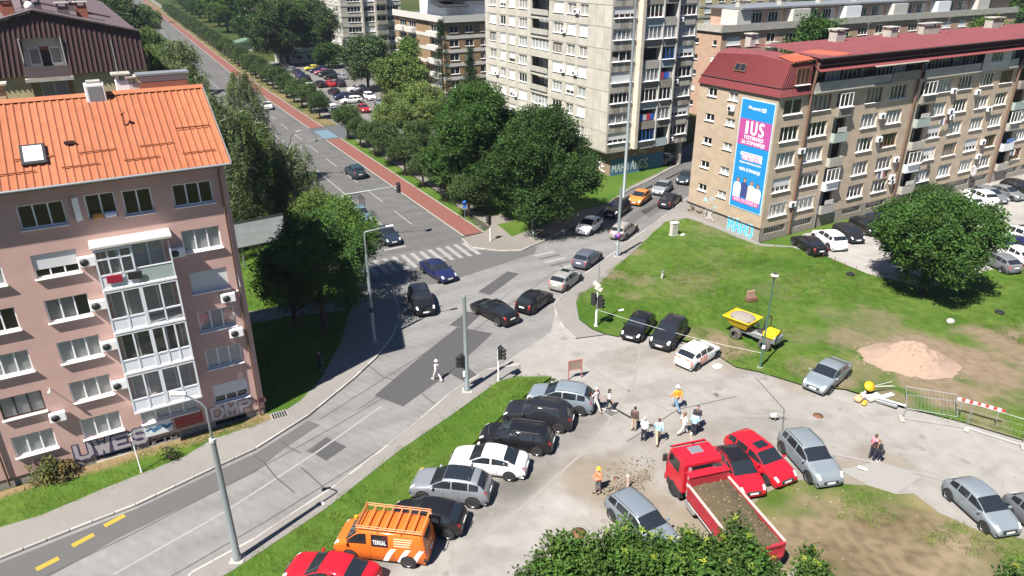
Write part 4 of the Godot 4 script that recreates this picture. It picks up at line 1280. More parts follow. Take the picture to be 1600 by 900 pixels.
	put("badge", Sh.new().lathe([Vector2(0.2, 0), Vector2(0.2, 0.02), Vector2(0, 0.02)], 16, e0.translated_local(Vector3(-3.4, 13.42, 0.075)) * Transform3D(Basis(Vector3.RIGHT, PI / 2), Vector3.ZERO)), M.white, ban)
	put_text.call("20", 13.4, 0.4, 0.5, M.white)
	ban.get_child(ban.get_child_count() - 1).position += SD * 0.9
	put_text.call("WWW.TESTIRANJE.BA", 3.75, 0.34, 3.3, mat(0.75, 0.5, 0.66, 0.6))
	put("pink_strip", Sh.new().box(Vector3(-2.4, 3.75, 0.08), Vector3(3.7, 0.5, 0.01)), mat(0.42, 0.07, 0.27, 0.55), ban, e0)
	# printed group of four standing people
	var skin := mat(0.45, 0.24, 0.15, 0.7)
	for q in [[-3.75, 5.6, mat(0.72, 0.76, 0.85, 0.7), mat(0.1, 0.05, 0.03, 0.7)], [-2.8, 5.75, mat(0.035, 0.06, 0.2, 0.7), mat(0.03, 0.02, 0.02, 0.7)], [-1.85, 5.6, mat(0.8, 0.62, 0.55, 0.7), mat(0.16, 0.08, 0.04, 0.7)], [-1.0, 5.45, mat(0.75, 0.72, 0.74, 0.7), mat(0.1, 0.045, 0.03, 0.7)]]:
		var body := pv([-0.5, -1.6, -0.52, -0.5, -0.42, -0.1, -0.14, 0.05, 0.14, 0.05, 0.42, -0.1, 0.52, -0.5, 0.45, -1.6])
		put("printed_figure", Sh.new().prism(body, 0.078 + absf(q[0]) * 0.002, 0.082 + absf(q[0]) * 0.002, e0.translated_local(Vector3(q[0], q[1], 0))), q[2], ban)
		put("printed_hair", Sh.new().ball(Vector3(q[0], q[1] + 0.28, 0.084), Vector3(0.22, 0.28, 0.012), 12), q[3], ban, e0)
		put("printed_face", Sh.new().ball(Vector3(q[0], q[1] + 0.22, 0.092), Vector3(0.16, 0.22, 0.012), 12), skin, ban, e0)
	# graffiti on the end plinth
	graffiti(b, "MARO", e.translated_local(Vector3(-4.4, 0.25, 0.09)), 3.6, 1.35, 0.2, mat(0.06, 0.42, 0.62, 0.8), mat(0.4, 0.6, 0.68, 0.8))
	graffiti(b, "OK", e.translated_local(Vector3(-8.0, 0.4, 0.09)), 1.5, 1.2, 0.16, mat(0.5, 0.47, 0.45, 0.8), mat(0.2, 0.17, 0.16, 0.8))
	spray(b, e.translated_local(Vector3(-10.5, 0.35, 0.09)), 4.5, 0.9, 10, mat(0.1, 0.08, 0.07, 0.8), 8)
	spray(b, e.translated_local(Vector3(-9.0, 1.7, 0.01)), 2.5, 1.3, 6, mat(0.4, 0.58, 0.62, 0.8), 9)
	# mansard: flared skirt, ribbed slopes, shallow top
	var bs := frame_at(o, LD, SD, 0, 0)
	var p := func(x, y, z): return bs * Vector3(x, y, z)
	var ms := [M.roof_red]
	sheets(b, "roof_sheet", p.call(-0.25, 14.95, -11.0), p.call(-0.25, 14.95, 0.3), p.call(0.1, 15.75, 0.05), p.call(0.1, 15.75, -10.85), 0.24, 0.045, 4, ms)
	sheets(b, "roof_sheet", p.call(-0.25, 14.95, 0.3), p.call(4.2, 14.95, 0.3), p.call(4.2, 15.75, 0.05), p.call(0.1, 15.75, 0.05), 0.24, 0.045, 4, ms)
	put("skirt_edge", Sh.new().tube([p.call(0.0, 15.78, -10.9), p.call(0.0, 15.78, 0.12), p.call(4.2, 15.78, 0.12)], [0.05], 4), M.roof_brown, b)
	# end slope: a five-sided face
	var n := 46
	for k in range(0, n, 3):
		var q := Sh.new()
		for j in mini(3, n - k):
			for rib in 4:
				var t0: float = (k + j + [0.0, 0.5, 0.66, 0.84][rib]) / n
				var t1: float = (k + j + [0.5, 0.66, 0.84, 1.0][rib]) / n
				var pt := func(t, hi, up):
					var z := lerpf(-10.85, 0.05, t)
					if not hi:
						return p.call(0.1 - up, 15.75, z)
					var zt := lerpf(-9.8, -0.0, t)
					var yt = 18.05 + (0.4 * (t / 0.58) if t < 0.58 else 0.4 * (1 - t) / 0.42)
					return p.call(1.05 - up, yt, zt)
				var u0: float = [0.0, 0.0, 0.07, 0.07][rib]
				var u1: float = [0.0, 0.07, 0.07, 0.0][rib]
				q.quad(pt.call(t0, false, u0), pt.call(t1, false, u1), pt.call(t1, true, u1), pt.call(t0, true, u0))
		put("roof_sheet", q, M.roof_red, b)
	var wd := window(b, Transform3D(Basis(SD, UP, -LD) * Basis(Vector3.RIGHT, -0.38), p.call(0.22, 16.75, -6.6)), 1.5, 0.8, 2, 0, M.brown_frame, false, false)
	tag(wd, "small dormer window in the red end slope")
	sheets(b, "roof_sheet", p.call(0.1, 15.75, 0.05), p.call(4.2, 15.75, 0.05), p.call(4.2, 18.0, -0.05), p.call(1.05, 18.0, -0.05), 0.3, 0.045, 3, ms)
	window(b, frame_at(p.call(0, 0, 0.2), LD, SD, 1.9, 15.95), 1.9, 1.6, 3, 0, M.brown_frame, true)
	# top roof, its orange patch, the shaded eaves line over the roof terrace
	var top := Sh.new()
	top.quad(p.call(1.05, 18.05, 0.1), p.call(4.2, 18.12, 0.1), p.call(4.2, 18.5, -4.4), p.call(1.05, 18.45, -4.2))
	top.quad(p.call(4.2, 18.35, 0.75), p.call(L, 18.35, 0.75), p.call(L, 18.95, -5.4), p.call(4.2, 18.95, -5.4))
	top.quad(p.call(4.2, 18.95, -5.4), p.call(L, 18.95, -5.4), p.call(L, 18.3, -11.2), p.call(4.2, 18.3, -11.2))
	top.quad(p.call(1.05, 18.45, -4.2), p.call(4.2, 18.5, -4.4), p.call(4.2, 18.3, -11.2), p.call(1.05, 18.05, -9.9))
	put("roof", top, M.roof_red_top, b)
	sheets(b, "orange_roof_sheet", p.call(1.2, 18.12, 0.0), p.call(9.5, 18.46, 0.3), p.call(7.0, 18.75, -2.2), p.call(1.8, 18.42, -2.4), 0.5, 0.06, 2, [mat(0.3, 0.07, 0.035, 0.7)])
	sheets(b, "eaves_sheet", p.call(4.2, 17.5, 0.22), p.call(L, 17.5, 0.22), p.call(L, 18.3, 0.22), p.call(4.2, 18.3, 0.22), 0.3, 0.045, 14, ms)
	sheets(b, "eaves_sheet", p.call(4.2, 17.12, 0.95), p.call(L, 17.12, 0.95), p.call(L, 17.55, 0.24), p.call(4.2, 17.55, 0.24), 0.3, 0.04, 14, [mat(0.17, 0.035, 0.04, 0.8)])
	put("eaves_soffit", Sh.new().box(p.call(L / 2 + 2.1, 17.7, -0.1), Vector3(L - 4.4, 0.06, 1.7), Basis(LD, UP, SD)), M.roof_brown, b)
	put("gutter", Sh.new().cyl(p.call(4.2, 18.33, 0.82), p.call(L, 18.33, 0.82), 0.1, -1, 5), M.roof_brown, b)
	# roof terrace behind a concrete parapet
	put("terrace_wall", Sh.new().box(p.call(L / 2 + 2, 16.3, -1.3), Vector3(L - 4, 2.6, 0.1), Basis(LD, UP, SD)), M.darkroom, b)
	for q in [[4.6, 16.7], [22.6, 33.4], [39.5, 41.4], [43.2, 60]]:
		put("terrace_parapet", Sh.new().box(p.call((q[0] + q[1]) / 2, 15.5, 0.3), Vector3(q[1] - q[0], 0.95, 0.1), Basis(LD, UP, SD)).box(p.call((q[0] + q[1]) / 2, 15.0, 0.2), Vector3(q[1] - q[0], 0.12, 0.6), Basis(LD, UP, SD)), M.concrete, b)
	put("terrace_parapet", Sh.new().box(p.call(19.3, 15.55, 0.3), Vector3(4.9, 1.0, 0.05), Basis(LD, UP, SD)), M.concrete_dark, b)
	for k in 14:
		var x := 5.0 + k * 2.75
		if x > 33 and x < 40:
			continue
		window(b, frame_at(o, LD, SD, x, 15.4, -1.0), 2.2, 1.7, 3, [0, 1, 0, 6][k % 4], M.white if k % 3 else M.brown_frame, false)
	var box := Sh.new()
	wall(box, p.call(0, 0, 0.36), LD, SD, 33.6, 39.4, 14.9, 17.4, [[35.2, 15.9, 37.6, 17.1]], 0.15)
	put("terrace_room", box, M.offwhite, b)
	window(b, frame_at(o, LD, SD, 35.2, 15.9, 0.34), 2.4, 1.2, 4, 0, M.white, true)
	put("awning", Sh.new().box(p.call(17, 17.15, 0.7), Vector3(9, 0.05, 1.1), Basis(LD, UP, SD) * Basis(Vector3.RIGHT, 0.2)), M.plinth, b)
	for q in [[5.3, -9.4, 0.8, 0.8, 0.8], [14.2, -5.4, 1.5, 1.0, 0.9], [15.6, -6.6, 1.0, 1.0, 0.7], [23.5, -5.4, 1.3, 1.0, 0.7], [30.5, -5.2, 3.2, 0.7, 0.8], [44.5, -5.6, 1.6, 1.0, 0.9], [47.2, -6.4, 1.2, 1.0, 0.8], [56, -5.5, 2.6, 0.9, 0.8], [66, -5.4, 1.6, 1.0, 0.8]]:
		chimney(b, p.call(q[0], 18.3 + 0.11 * (11 + q[1]) * 0.6, q[1]), q[2], q[3], q[4] + 0.25, M.concrete)
	for x in [18.0, 27.0, 33.0, 52.0]:
		put("aerial", Sh.new().cyl(p.call(x, 18.6, -4.5), p.call(x, 21.3, -4.5), 0.025, -1, 4).cyl(p.call(x - 0.7, 21.0, -4.5), p.call(x + 0.7, 21.0, -4.5), 0.02, -1, 4).cyl(p.call(x - 0.5, 20.6, -4.5), p.call(x + 0.5, 20.6, -4.5), 0.02, -1, 4), M.zinc, b)


func building_tower() -> void:
	var b := thing("tower_block", "cream concrete tower block with grey glazed balconies and overhanging body", "tower block", Vector3.ZERO)
	var o := T0
	var H := 40.0
	var W := -SD
	# sunlit face, columns measured from the corner
	var cols := [[5.15, 1.9, 2], [7.95, 1.95, 2], [10.9, 2.45, 3], [20.4, 2.4, 3], [23.95, 1.8, 2], [26.8, 1.7, 2], [29.75, 2.2, 2]]
	var holes := []
	var y0 := 4.75
	for f in 13:
		for c in cols:
			holes.append([-c[0] - c[1], y0 + f * 2.62, -c[0], y0 + f * 2.62 + 1.32])
		holes.append([-19.2, y0 + f * 2.62 - 0.1, -14.5, y0 + f * 2.62 + 1.75])
	var s := Sh.new()
	wall(s, o, SD, -LD, -33.3, 0, 3.55, H, holes, 0.25)
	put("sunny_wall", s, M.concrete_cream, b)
	# concrete panels between the windows, a storey tall, proud of the wall
	var joints := [-33.3, -32.1, -29.4, -28.7, -26.4, -25.9, -23.6, -23.1, -20.2, -19.4, -14.3, -13.5, -10.7, -10.0, -7.75, -7.2, -4.95, -3.3, -1.65, 0.0]
	var pm := [M.concrete_cream, mat(0.49, 0.47, 0.41, 0.95, 0, M.concrete_cream.albedo_texture, 0.06), mat(0.55, 0.53, 0.47, 0.95, 0, M.concrete_cream.albedo_texture, 0.05)]
	for f in 13:
		var yb := y0 + f * 2.62
		for i in joints.size() - 1:
			var x0: float = joints[i]
			var x1: float = joints[i + 1]
			var solid := true
			for h in holes:
				if h[1] > yb - 0.3 and h[1] < yb + 0.3 and h[0] < (x0 + x1) / 2 and h[2] > (x0 + x1) / 2:
					solid = false
			var lo := yb - 1.15
			var hi := yb + 1.43 if solid else yb - 0.08
			if f > 10 and x0 < -20:
				continue
			put("concrete_panel", Sh.new().box(Vector3((x0 + x1) / 2, (lo + hi) / 2, 0.03), Vector3(x1 - x0 - 0.04, hi - lo - 0.03, 0.06)), pm[rng.randi() % 3], b, frame_at(o, SD, -LD, 0, 0))
	var ri := RandomNumberGenerator.new()
	ri.seed = 31
	for f in 11:
		for c in cols:
			var st: int = [2, 2, 1, 5, 0, 2, 5, 3][ri.randi() % 8]
			window(b, frame_at(o, SD, -LD, -c[0] - c[1], y0 + f * 2.62, -0.02), c[1], 1.32, c[2], st, M.white if ri.randf() < 0.85 else M.brown_frame, true)
			if ri.randf() < 0.16:
				air_unit(b, frame_at(o, SD, -LD, -c[0] + 0.5, y0 + f * 2.62 + 0.1, 0.06))
		# loggia in the middle
		var y := y0 + f * 2.62 - 0.1
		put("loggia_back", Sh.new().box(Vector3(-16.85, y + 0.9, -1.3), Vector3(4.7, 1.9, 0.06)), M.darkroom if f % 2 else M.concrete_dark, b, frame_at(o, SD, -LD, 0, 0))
		if f % 3 == 1:
			window(b, frame_at(o, SD, -LD, -19.2, y + 0.1, -0.05), 4.7, 1.7, 5, 1, M.white, true)
		else:
			window(b, frame_at(o, SD, -LD, -18.8, y + 0.1, -1.1), 2.4, 1.5, 2, 1, M.white if f % 2 else M.brown_frame, false)
			put("loggia_rail", Sh.new().box(Vector3(-16.85, y - 0.1, 0.2), Vector3(4.7, 0.75, 0.08)), M.concrete, b, frame_at(o, SD, -LD, 0, 0))
	# balcony face: strip windows, a pale pier, three bays of balconies
	var fh := []
	for f in 13:
		var yb := y0 + f * 2.62
		fh.append([0.2, yb - 0.05, 3.72, yb + 1.25])
		fh.append([4.85, yb - 0.15, 7.6, yb + 1.55])
		fh.append([7.95, yb - 0.15, 10.0, yb + 1.55])
		fh.append([10.75, yb - 0.1, 13.85, yb + 1.2])
	s = Sh.new()
	wall(s, o, LD, SD, 0, 14.2, 3.55, H, fh, 0.3)
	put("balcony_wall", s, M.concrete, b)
	put("pale_pier", Sh.new().box(Vector3(4.3, (H + 3.7) / 2, 0.45), Vector3(0.55, H - 3.7, 0.9), Basis(), 0.03), mat(0.66, 0.6, 0.5, 0.9, 0, M.concrete.albedo_texture, 0.1), b, frame_at(o, LD, SD, 0, 0))
	put("pale_pier", Sh.new().box(Vector3(7.78, (H + 3.7) / 2, 0.3), Vector3(0.2, H - 3.7, 0.7)), M.offwhite, b, frame_at(o, LD, SD, 0, 0))
	put("pale_pier", Sh.new().box(Vector3(10.25, (H + 3.7) / 2, 0.3), Vector3(0.25, H - 3.7, 0.7)), M.offwhite, b, frame_at(o, LD, SD, 0, 0))
	for f in 11:
		var yb := y0 + f * 2.62
		for x in [0.12, 0.7, 1.3, 1.9, 2.5, 3.1, 10.75, 11.35, 12.0, 12.6, 13.2]:
			var w := 0.56
			put("concrete_panel", Sh.new().box(Vector3(x + w / 2, yb - 0.72, 0.03), Vector3(w, 1.18, 0.06)), [M.concrete, M.concrete_dark, M.concrete][rng.randi() % 3], b, frame_at(o, LD, SD, 0, 0))
		window(b, frame_at(o, LD, SD, 0.2, yb - 0.05, 0.0), 3.52, 1.3, [4, 3, 5][f % 3], [3, 1, 0, 2, 0, 1][f % 6], M.white, true, true)
		window(b, frame_at(o, LD, SD, 10.75, yb - 0.1, 0.0), 3.1, 1.3, 4, [0, 3, 1][f % 3], M.white, true, true)
		for q in [[4.85, 2.75, 0], [7.95, 2.05, 1]]:
			var glazed := (f + int(q[2])) % 3 != 1
			put("balcony_parapet", Sh.new().box(Vector3(q[0] + q[1] / 2, yb - 0.62, 0.55), Vector3(q[1], 0.95, 0.08)).box(Vector3(q[0] + q[1] / 2, yb - 1.12, 0.3), Vector3(q[1], 0.12, 0.6)), [M.concrete, M.concrete_dark, mat(0.34, 0.42, 0.44, 0.7), M.concrete_dark][(f + int(q[2]) * 2) % 4], b, frame_at(o, LD, SD, 0, 0))
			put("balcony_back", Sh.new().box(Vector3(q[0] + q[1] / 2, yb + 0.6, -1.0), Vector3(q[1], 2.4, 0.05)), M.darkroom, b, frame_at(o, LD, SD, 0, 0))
			if glazed:
				window(b, frame_at(o, LD, SD, q[0], yb - 0.12, 0.62), q[1], 1.6, 4 if q[2] == 0 else 3, f % 2, M.white if f % 4 else M.sign_blue, true)
			elif f % 2:
				for k in 4:
					put("washing", Sh.new().box(Vector3(q[0] + 0.35 + k * q[1] / 4.5, yb + 0.4, 0.55), Vector3(q[1] / 5, 0.9 - 0.15 * (k % 2), 0.03)), [mat(0.03, 0.1, 0.5, 0.9), mat(0.05, 0.15, 0.55, 0.9), M.offwhite, mat(0.4, 0.03, 0.06, 0.9)][(k + f) % 4], b, frame_at(o, LD, SD, 0, 0))
		if f % 3 == 0:
			air_unit(b, frame_at(o, LD, SD, 11.0, yb - 0.9, 0.06))
	s = Sh.new()
	wall(s, o + LD * 14.2, -SD, LD, 0, 33.3, 3.55, H, [])
	wall(s, o - SD * 33.3, -LD, -SD, -14.2, 0, 3.55, H, [])
	s.box(Vector3(o.x, 0, o.z) + LD * 7.1 - SD * 16.65 + UP * H, Vector3(14.2, 0.3, 33.3), Basis(LD, UP, SD))
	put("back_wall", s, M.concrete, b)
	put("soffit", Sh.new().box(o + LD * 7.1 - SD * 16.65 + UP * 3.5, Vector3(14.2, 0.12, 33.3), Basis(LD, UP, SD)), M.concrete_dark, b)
	# set-back ground floor with its painted walls
	var g := o + LD * 1.2 - SD * 0.5
	s = Sh.new()
	wall(s, g, LD, SD, 0, 9.4, 0, 3.5, [])
	wall(s, g, -SD, -LD, 0, 31, 0, 3.5, [[3.0, 0.8, 8.0, 2.6]], 0.3)
	wall(s, g + LD * 9.4, -SD, LD, 0, 31, 0, 3.5, [])
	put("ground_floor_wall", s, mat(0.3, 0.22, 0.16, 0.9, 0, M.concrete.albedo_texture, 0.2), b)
	put("mural", Sh.new().box(Vector3(4.7, 1.2, 0.02), Vector3(9.2, 2.2, 0.03)), mat(0.05, 0.16, 0.34, 0.8), b, frame_at(g, LD, SD, 0, 0))
	graffiti(b, "MARTANCS", frame_at(g, LD, SD, 0.3, 0.55, 0.04), 6.4, 1.25, 0.2, mat(0.42, 0.52, 0.55, 0.8), mat(0.02, 0.03, 0.05, 0.8))
	graffiti(b, "DUKE", frame_at(g, SD, -LD, -4.6, 0.5, 0.02), 3.6, 1.5, 0.16, M.white, mat(0.2, 0.16, 0.13, 0.8))
	spray(b, frame_at(g, LD, SD, 2.6, 2.35, 0.04), 4.0, 0.9, 8, M.offwhite, 12)
	for q in [[13.6, 0.1], [13.6, 14.0], [13.6, 30]]:
		put("column", Sh.new().box(Vector3(q[0], 1.75, -q[1] - 0.6), Vector3(0.6, 3.5, 0.6), Basis(), 0.03), M.concrete, b, frame_at(o, LD, SD, 0, 0))


# a plain slab of flats further off: storeys of windows, balconies on one bay, roof things
func flats(label: String, o: Vector3, w: float, d: float, floors: int, wm: Material, band: Material, bays: Array, ebays: Array, roof: Material) -> Node3D:
	var b := thing("apartment_block", label, "apartment block", Vector3.ZERO)
	var H := floors * 2.8 + 1.0
	var hf := []
	var he := []
	for f in floors:
		for x in bays:
			hf.append([x[0], 1.6 + f * 2.8, x[0] + x[1], 1.6 + f * 2.8 + x[2]])
		for x in ebays:
			he.append([-x[0] - x[1], 1.6 + f * 2.8, -x[0], 1.6 + f * 2.8 + x[2]])
	var s := Sh.new()
	wall(s, o, LD, SD, 0, w, 0, H, hf, 0.25)
	wall(s, o, SD, -LD, -d, 0, 0, H, he, 0.25)
	wall(s, o + LD * w, -SD, LD, 0, d, 0, H, [])
	wall(s, o - SD * d, LD, -SD, 0, w, 0, H, [])
	put("wall", s, wm, b)
	put("roof", Sh.new().box(Vector3(w / 2, H + 0.2, -d / 2), Vector3(w + 0.6, 0.4, d + 0.6)), roof, b, frame_at(o, LD, SD, 0, 0))
	for f in floors:
		if band:
			put("floor_band", Sh.new().box(Vector3(w / 2, 0.75 + f * 2.8, 0.05), Vector3(w + 0.06, 0.7, 0.1)), band, b, frame_at(o, LD, SD, 0, 0))
			put("floor_band", Sh.new().box(Vector3(-d / 2, 0.75 + f * 2.8, 0.05), Vector3(d + 0.06, 0.7, 0.1)), band, b, frame_at(o, SD, -LD, 0, 0))
		for x in bays:
			var y: float = 1.6 + f * 2.8
			window(b, frame_at(o, LD, SD, x[0], y), x[1], x[2], x[3], rng.randi() % 3, M.white, true, false)
			if x.size() > 4:
				put("balcony", Sh.new().box(Vector3(x[0] + x[1] / 2, y - 0.35, 0.6), Vector3(x[1] + 0.3, 1.0, 1.2)), x[4], b, frame_at(o, LD, SD, 0, 0))
		for x in ebays:
			var y: float = 1.6 + f * 2.8
			window(b, frame_at(o, SD, -LD, -x[0] - x[1], y), x[1], x[2], x[3], rng.randi() % 3, M.white, true, false)
			if x.size() > 4:
				put("balcony", Sh.new().box(Vector3(-x[0] - x[1] / 2, y - 0.35, 0.6), Vector3(x[1] + 0.3, 1.0, 1.2)), x[4], b, frame_at(o, SD, -LD, 0, 0))
	return b


func far_buildings() -> void:
	var d := flats("brown brick apartment block with white balcony bands behind the car park trees", Vector3(-14.1, 0, -160.6), 26, 27, 5, M.brownwall, M.offwhite, [[1.3, 2.2, 1.4, 2], [5.0, 2.0, 1.4, 2], [8.6, 2.2, 1.4, 2], [13.0, 2.2, 1.4, 2], [17.0, 2.2, 1.4, 2], [21.5, 2.2, 1.4, 2]], [[1.0, 5.5, 1.5, 4, M.offwhite], [14.5, 4.0, 1.5, 3, M.offwhite], [20.0, 4.0, 1.5, 3, M.offwhite]], M.zinc)
	var o := Vector3(-14.1, 0, -160.6)
	put("penthouse", Sh.new().box(Vector3(14, 17.0, -12), Vector3(20, 3.6, 18)), M.shutter, d, frame_at(o, LD, SD, 0, 0))
	put("penthouse_parapet", Sh.new().box(Vector3(13, 15.6, 0.6), Vector3(27, 1.3, 0.2)).box(Vector3(-0.6, 15.6, -13), Vector3(0.2, 1.3, 27)), M.offwhite, d, frame_at(o, LD, SD, 0, 0))
	for x in [5.0, 8.5, 12.5, 16.5, 20.0]:
		window(d, frame_at(o, LD, SD, x, 16.3, -2.9), 2.6, 1.9, 3, 0, M.zinc, false, false)
	put("penthouse_roof", Sh.new().box(Vector3(7, 19.2, -9), Vector3(12, 0.5, 14)).box(Vector3(3.0, 18.4, -3), Vector3(7, 0.15, 5), Basis(Vector3.RIGHT, 0.2)), M.trim, d, frame_at(o, LD, SD, 0, 0))
	var e := flats("grey concrete tower with recessed balconies at the back of the car park", Vector3(-49, 0, -224.1), 18.5, 20, 11, M.concrete, M.concrete_cream, [[1.9, 4.0, 1.4, 4], [7.0, 3.4, 1.5, 3], [10.7, 2.9, 1.5, 2, M.concrete_dark], [14.0, 3.8, 1.4, 4]], [[3.0, 2.0, 1.4, 2], [8.0, 2.0, 1.4, 2], [13.0, 3.0, 1.4, 2]], M.concrete)
	for x in [6.3, 10.3, 13.6]:
		put("pier", Sh.new().box(Vector3(x, 16, 0.3), Vector3(0.5, 32, 0.8)), M.concrete_cream, e, frame_at(Vector3(-49, 0, -224.1), LD, SD, 0, 0))
	var c0 := Vector3(37.2, 0, -135.6)
	var c := flats("long salmon apartment block with roof terraces behind the red roofed block", c0, 95, 12, 5, M.pinkish, null, [[1.4, 3.4, 1.4, 3], [6.5, 3.0, 1.4, 3], [11.5, 2.2, 1.7, 2, M.concrete], [16.5, 3.0, 1.4, 3], [22.0, 3.0, 1.4, 3], [27.0, 2.4, 1.7, 2, M.concrete], [32.0, 3.0, 1.4, 3], [37.5, 3.0, 1.4, 3], [43.0, 2.4, 1.7, 2, M.concrete], [48.0, 3.0, 1.4, 3], [54.0, 3.0, 1.4, 3], [60.0, 2.4, 1.7, 2, M.concrete], [66.0, 3.0, 1.4, 3], [72, 3.0, 1.4, 3], [80, 3, 1.4, 3]], [[1.0, 1.0, 0.9, 1], [5.5, 1.0, 0.9, 1]], M.zinc)
	put("terrace_parapet", Sh.new().box(Vector3(47, 15.7, 0.3), Vector3(95, 1.2, 0.15)).box(Vector3(-0.3, 15.7, -6), Vector3(0.15, 1.2, 12)), M.concrete, c, frame_at(c0, LD, SD, 0, 0))
	put("terrace_wall", Sh.new().box(Vector3(50, 16.9, -5.5), Vector3(88, 3.4, 7.5)), M.pinkish, c, frame_at(c0, LD, SD, 0, 0))
	put("terrace_roof", Sh.new().box(Vector3(50, 18.75, -5.0), Vector3(90, 0.3, 9.0)), M.zinc, c, frame_at(c0, LD, SD, 0, 0))
	for k in 16:
		if k % 3 < 2:
			window(c, frame_at(c0, LD, SD, 8 + k * 5.0, 16.2, -1.6), 3.4, 1.8, 4, k % 3, M.white, true, false)
		else:
			put("terrace_room", Sh.new().box(Vector3(10 + k * 5.0, 16.9, -1.0), Vector3(4.6, 2.9, 2.2)), M.plastic if k % 2 else M.offwhite, c, frame_at(c0, LD, SD, 0, 0))
	put("terrace_shed", Sh.new().box(Vector3(6.2, 17.2, -3), Vector3(3.6, 2.6, 4), Basis(), 0.05), M.offwhite, c, frame_at(c0, LD, SD, 0, 0))
	for k in 8:
		chimney(c, c0 + LD * (9 + k * 11.0) - SD * 5 + UP * 18.8, 1.6, 1.0, 0.8, M.concrete)
	flats("pale block of flats rising behind the salmon block", Vector3(52, 0, -215), 60, 12, 6, M.beige, M.concrete, [[2, 2.4, 1.4, 2], [7, 2.4, 1.4, 2], [12, 2.4, 1.4, 2], [17, 2.4, 1.4, 2], [22, 2.4, 1.4, 2], [27, 2.4, 1.4, 2], [32, 2.4, 1.4, 2], [38, 2.4, 1.4, 2], [44, 2.4, 1.4, 2], [50, 2.4, 1.4, 2]], [], M.concrete)
	flats("cream block of flats with bay balconies beyond the tall grove trees", Vector3(-95, 0, -285), 40, 14, 8, M.concrete_cream, M.beige, [[2, 2.4, 1.4, 2], [7, 3.4, 1.4, 2, M.concrete], [13, 2.4, 1.4, 2], [18, 3.4, 1.4, 2, M.concrete], [24, 2.4, 1.4, 2], [30, 2.4, 1.4, 2], [35, 2.4, 1.4, 2]], [[3, 2, 1.4, 2], [8, 2, 1.4, 2]], M.concrete)
	# low white sheds by the car park
	var k := thing("shed", "low white hut with pale green roof between the car park trees", "hut", Vector3(-58.58, 0, -215.84), 0.525)
	put("wall", Sh.new().box(Vector3(0, 1.4, -3), Vector3(14, 2.8, 7)), M.offwhite, k)
	put("roof", Sh.new().box(Vector3(0, 2.9, -3), Vector3(15, 0.25, 8), Basis(Vector3.RIGHT, 0.05)), mat(0.2, 0.26, 0.22, 0.8), k)
	for i in 4:
		put("window", Sh.new().box(Vector3(-5 + i * 3.2, 1.6, 0.52), Vector3(1.6, 1.0, 0.06)), M.darkglass, k)
	var k2 := thing("shed", "small green roofed kiosk at the foot of the far lamp post", "kiosk", Vector3(-83.5, 0, -244.23), 0.525)
	put("wall", Sh.new().box(Vector3(0, 1.3, -3), Vector3(9, 2.6, 6)), M.offwhite, k2)
	put("roof", Sh.new().prism(pv([-5, 2.6, 5, 2.6, 0, 3.6]), -6.5, 0.5), mat(0.1, 0.17, 0.12, 0.8), k2)


# side outline of a car: [share of the length from the tail, height]; the tail stands at 0
const SHAPES := {
	"hatch": {"l": 4.05, "w": 1.74, "top": [[0, 0.55], [0.015, 0.82], [0.045, 0.97], [0.1, 1.17], [0.17, 1.34], [0.28, 1.45], [0.42, 1.48], [0.56, 1.42], [0.755, 0.99], [0.8, 0.93], [0.92, 0.8], [0.975, 0.66], [1, 0.48]], "ws": [0.565, 0.745], "rw": [0.06, 0.155], "side": [0.14, 0.71], "belt": 0.94, "axles": [0.175, 0.815], "r": 0.31},
	"sedan": {"l": 4.6, "w": 1.8, "top": [[0, 0.55], [0.012, 0.82], [0.035, 0.96], [0.12, 1.03], [0.2, 1.19], [0.29, 1.36], [0.42, 1.44], [0.56, 1.4], [0.735, 0.98], [0.78, 0.92], [0.93, 0.79], [0.98, 0.64], [1, 0.46]], "ws": [0.57, 0.725], "rw": [0.135, 0.285], "side": [0.21, 0.69], "belt": 0.94, "axles": [0.2, 0.815], "r": 0.32},
	"coupe": {"l": 4.75, "w": 1.82, "top": [[0, 0.55], [0.012, 0.82], [0.035, 0.97], [0.08, 1.03], [0.2, 1.18], [0.33, 1.36], [0.46, 1.41], [0.58, 1.36], [0.735, 0.97], [0.78, 0.91], [0.93, 0.79], [0.98, 0.64], [1, 0.46]], "ws": [0.59, 0.725], "rw": [0.1, 0.31], "side": [0.22, 0.69], "belt": 0.95, "axles": [0.19, 0.815], "r": 0.33},
	"suv": {"l": 4.5, "w": 1.86, "top": [[0, 0.6], [0.012, 0.95], [0.045, 1.12], [0.09, 1.38], [0.14, 1.54], [0.24, 1.63], [0.42, 1.65], [0.56, 1.59], [0.735, 1.12], [0.785, 1.06], [0.93, 0.94], [0.98, 0.76], [1, 0.55]], "ws": [0.57, 0.725], "rw": [0.055, 0.135], "side": [0.12, 0.69], "belt": 1.06, "axles": [0.185, 0.81], "r": 0.36},
	"wagon": {"l": 4.6, "w": 1.79, "top": [[0, 0.55], [0.012, 0.84], [0.04, 1.0], [0.075, 1.22], [0.11, 1.37], [0.2, 1.46], [0.42, 1.48], [0.57, 1.42], [0.745, 0.98], [0.79, 0.92], [0.93, 0.79], [0.98, 0.64], [1, 0.46]], "ws": [0.58, 0.735], "rw": [0.045, 0.105], "side": [0.085, 0.7], "belt": 0.94, "axles": [0.195, 0.815], "r": 0.32},
	"van": {"l": 4.9, "w": 1.92, "top": [[0, 0.7], [0.008, 1.0], [0.015, 1.2], [0.035, 1.8], [0.08, 1.92], [0.4, 1.96], [0.66, 1.93], [0.72, 1.84], [0.85, 1.22], [0.88, 1.14], [0.955, 0.98], [0.985, 0.75], [1, 0.5]], "ws": [0.725, 0.845], "rw": [0.017, 0.033], "side": [0.6, 0.83], "belt": 1.14, "axles": [0.19, 0.8], "r": 0.34},
}


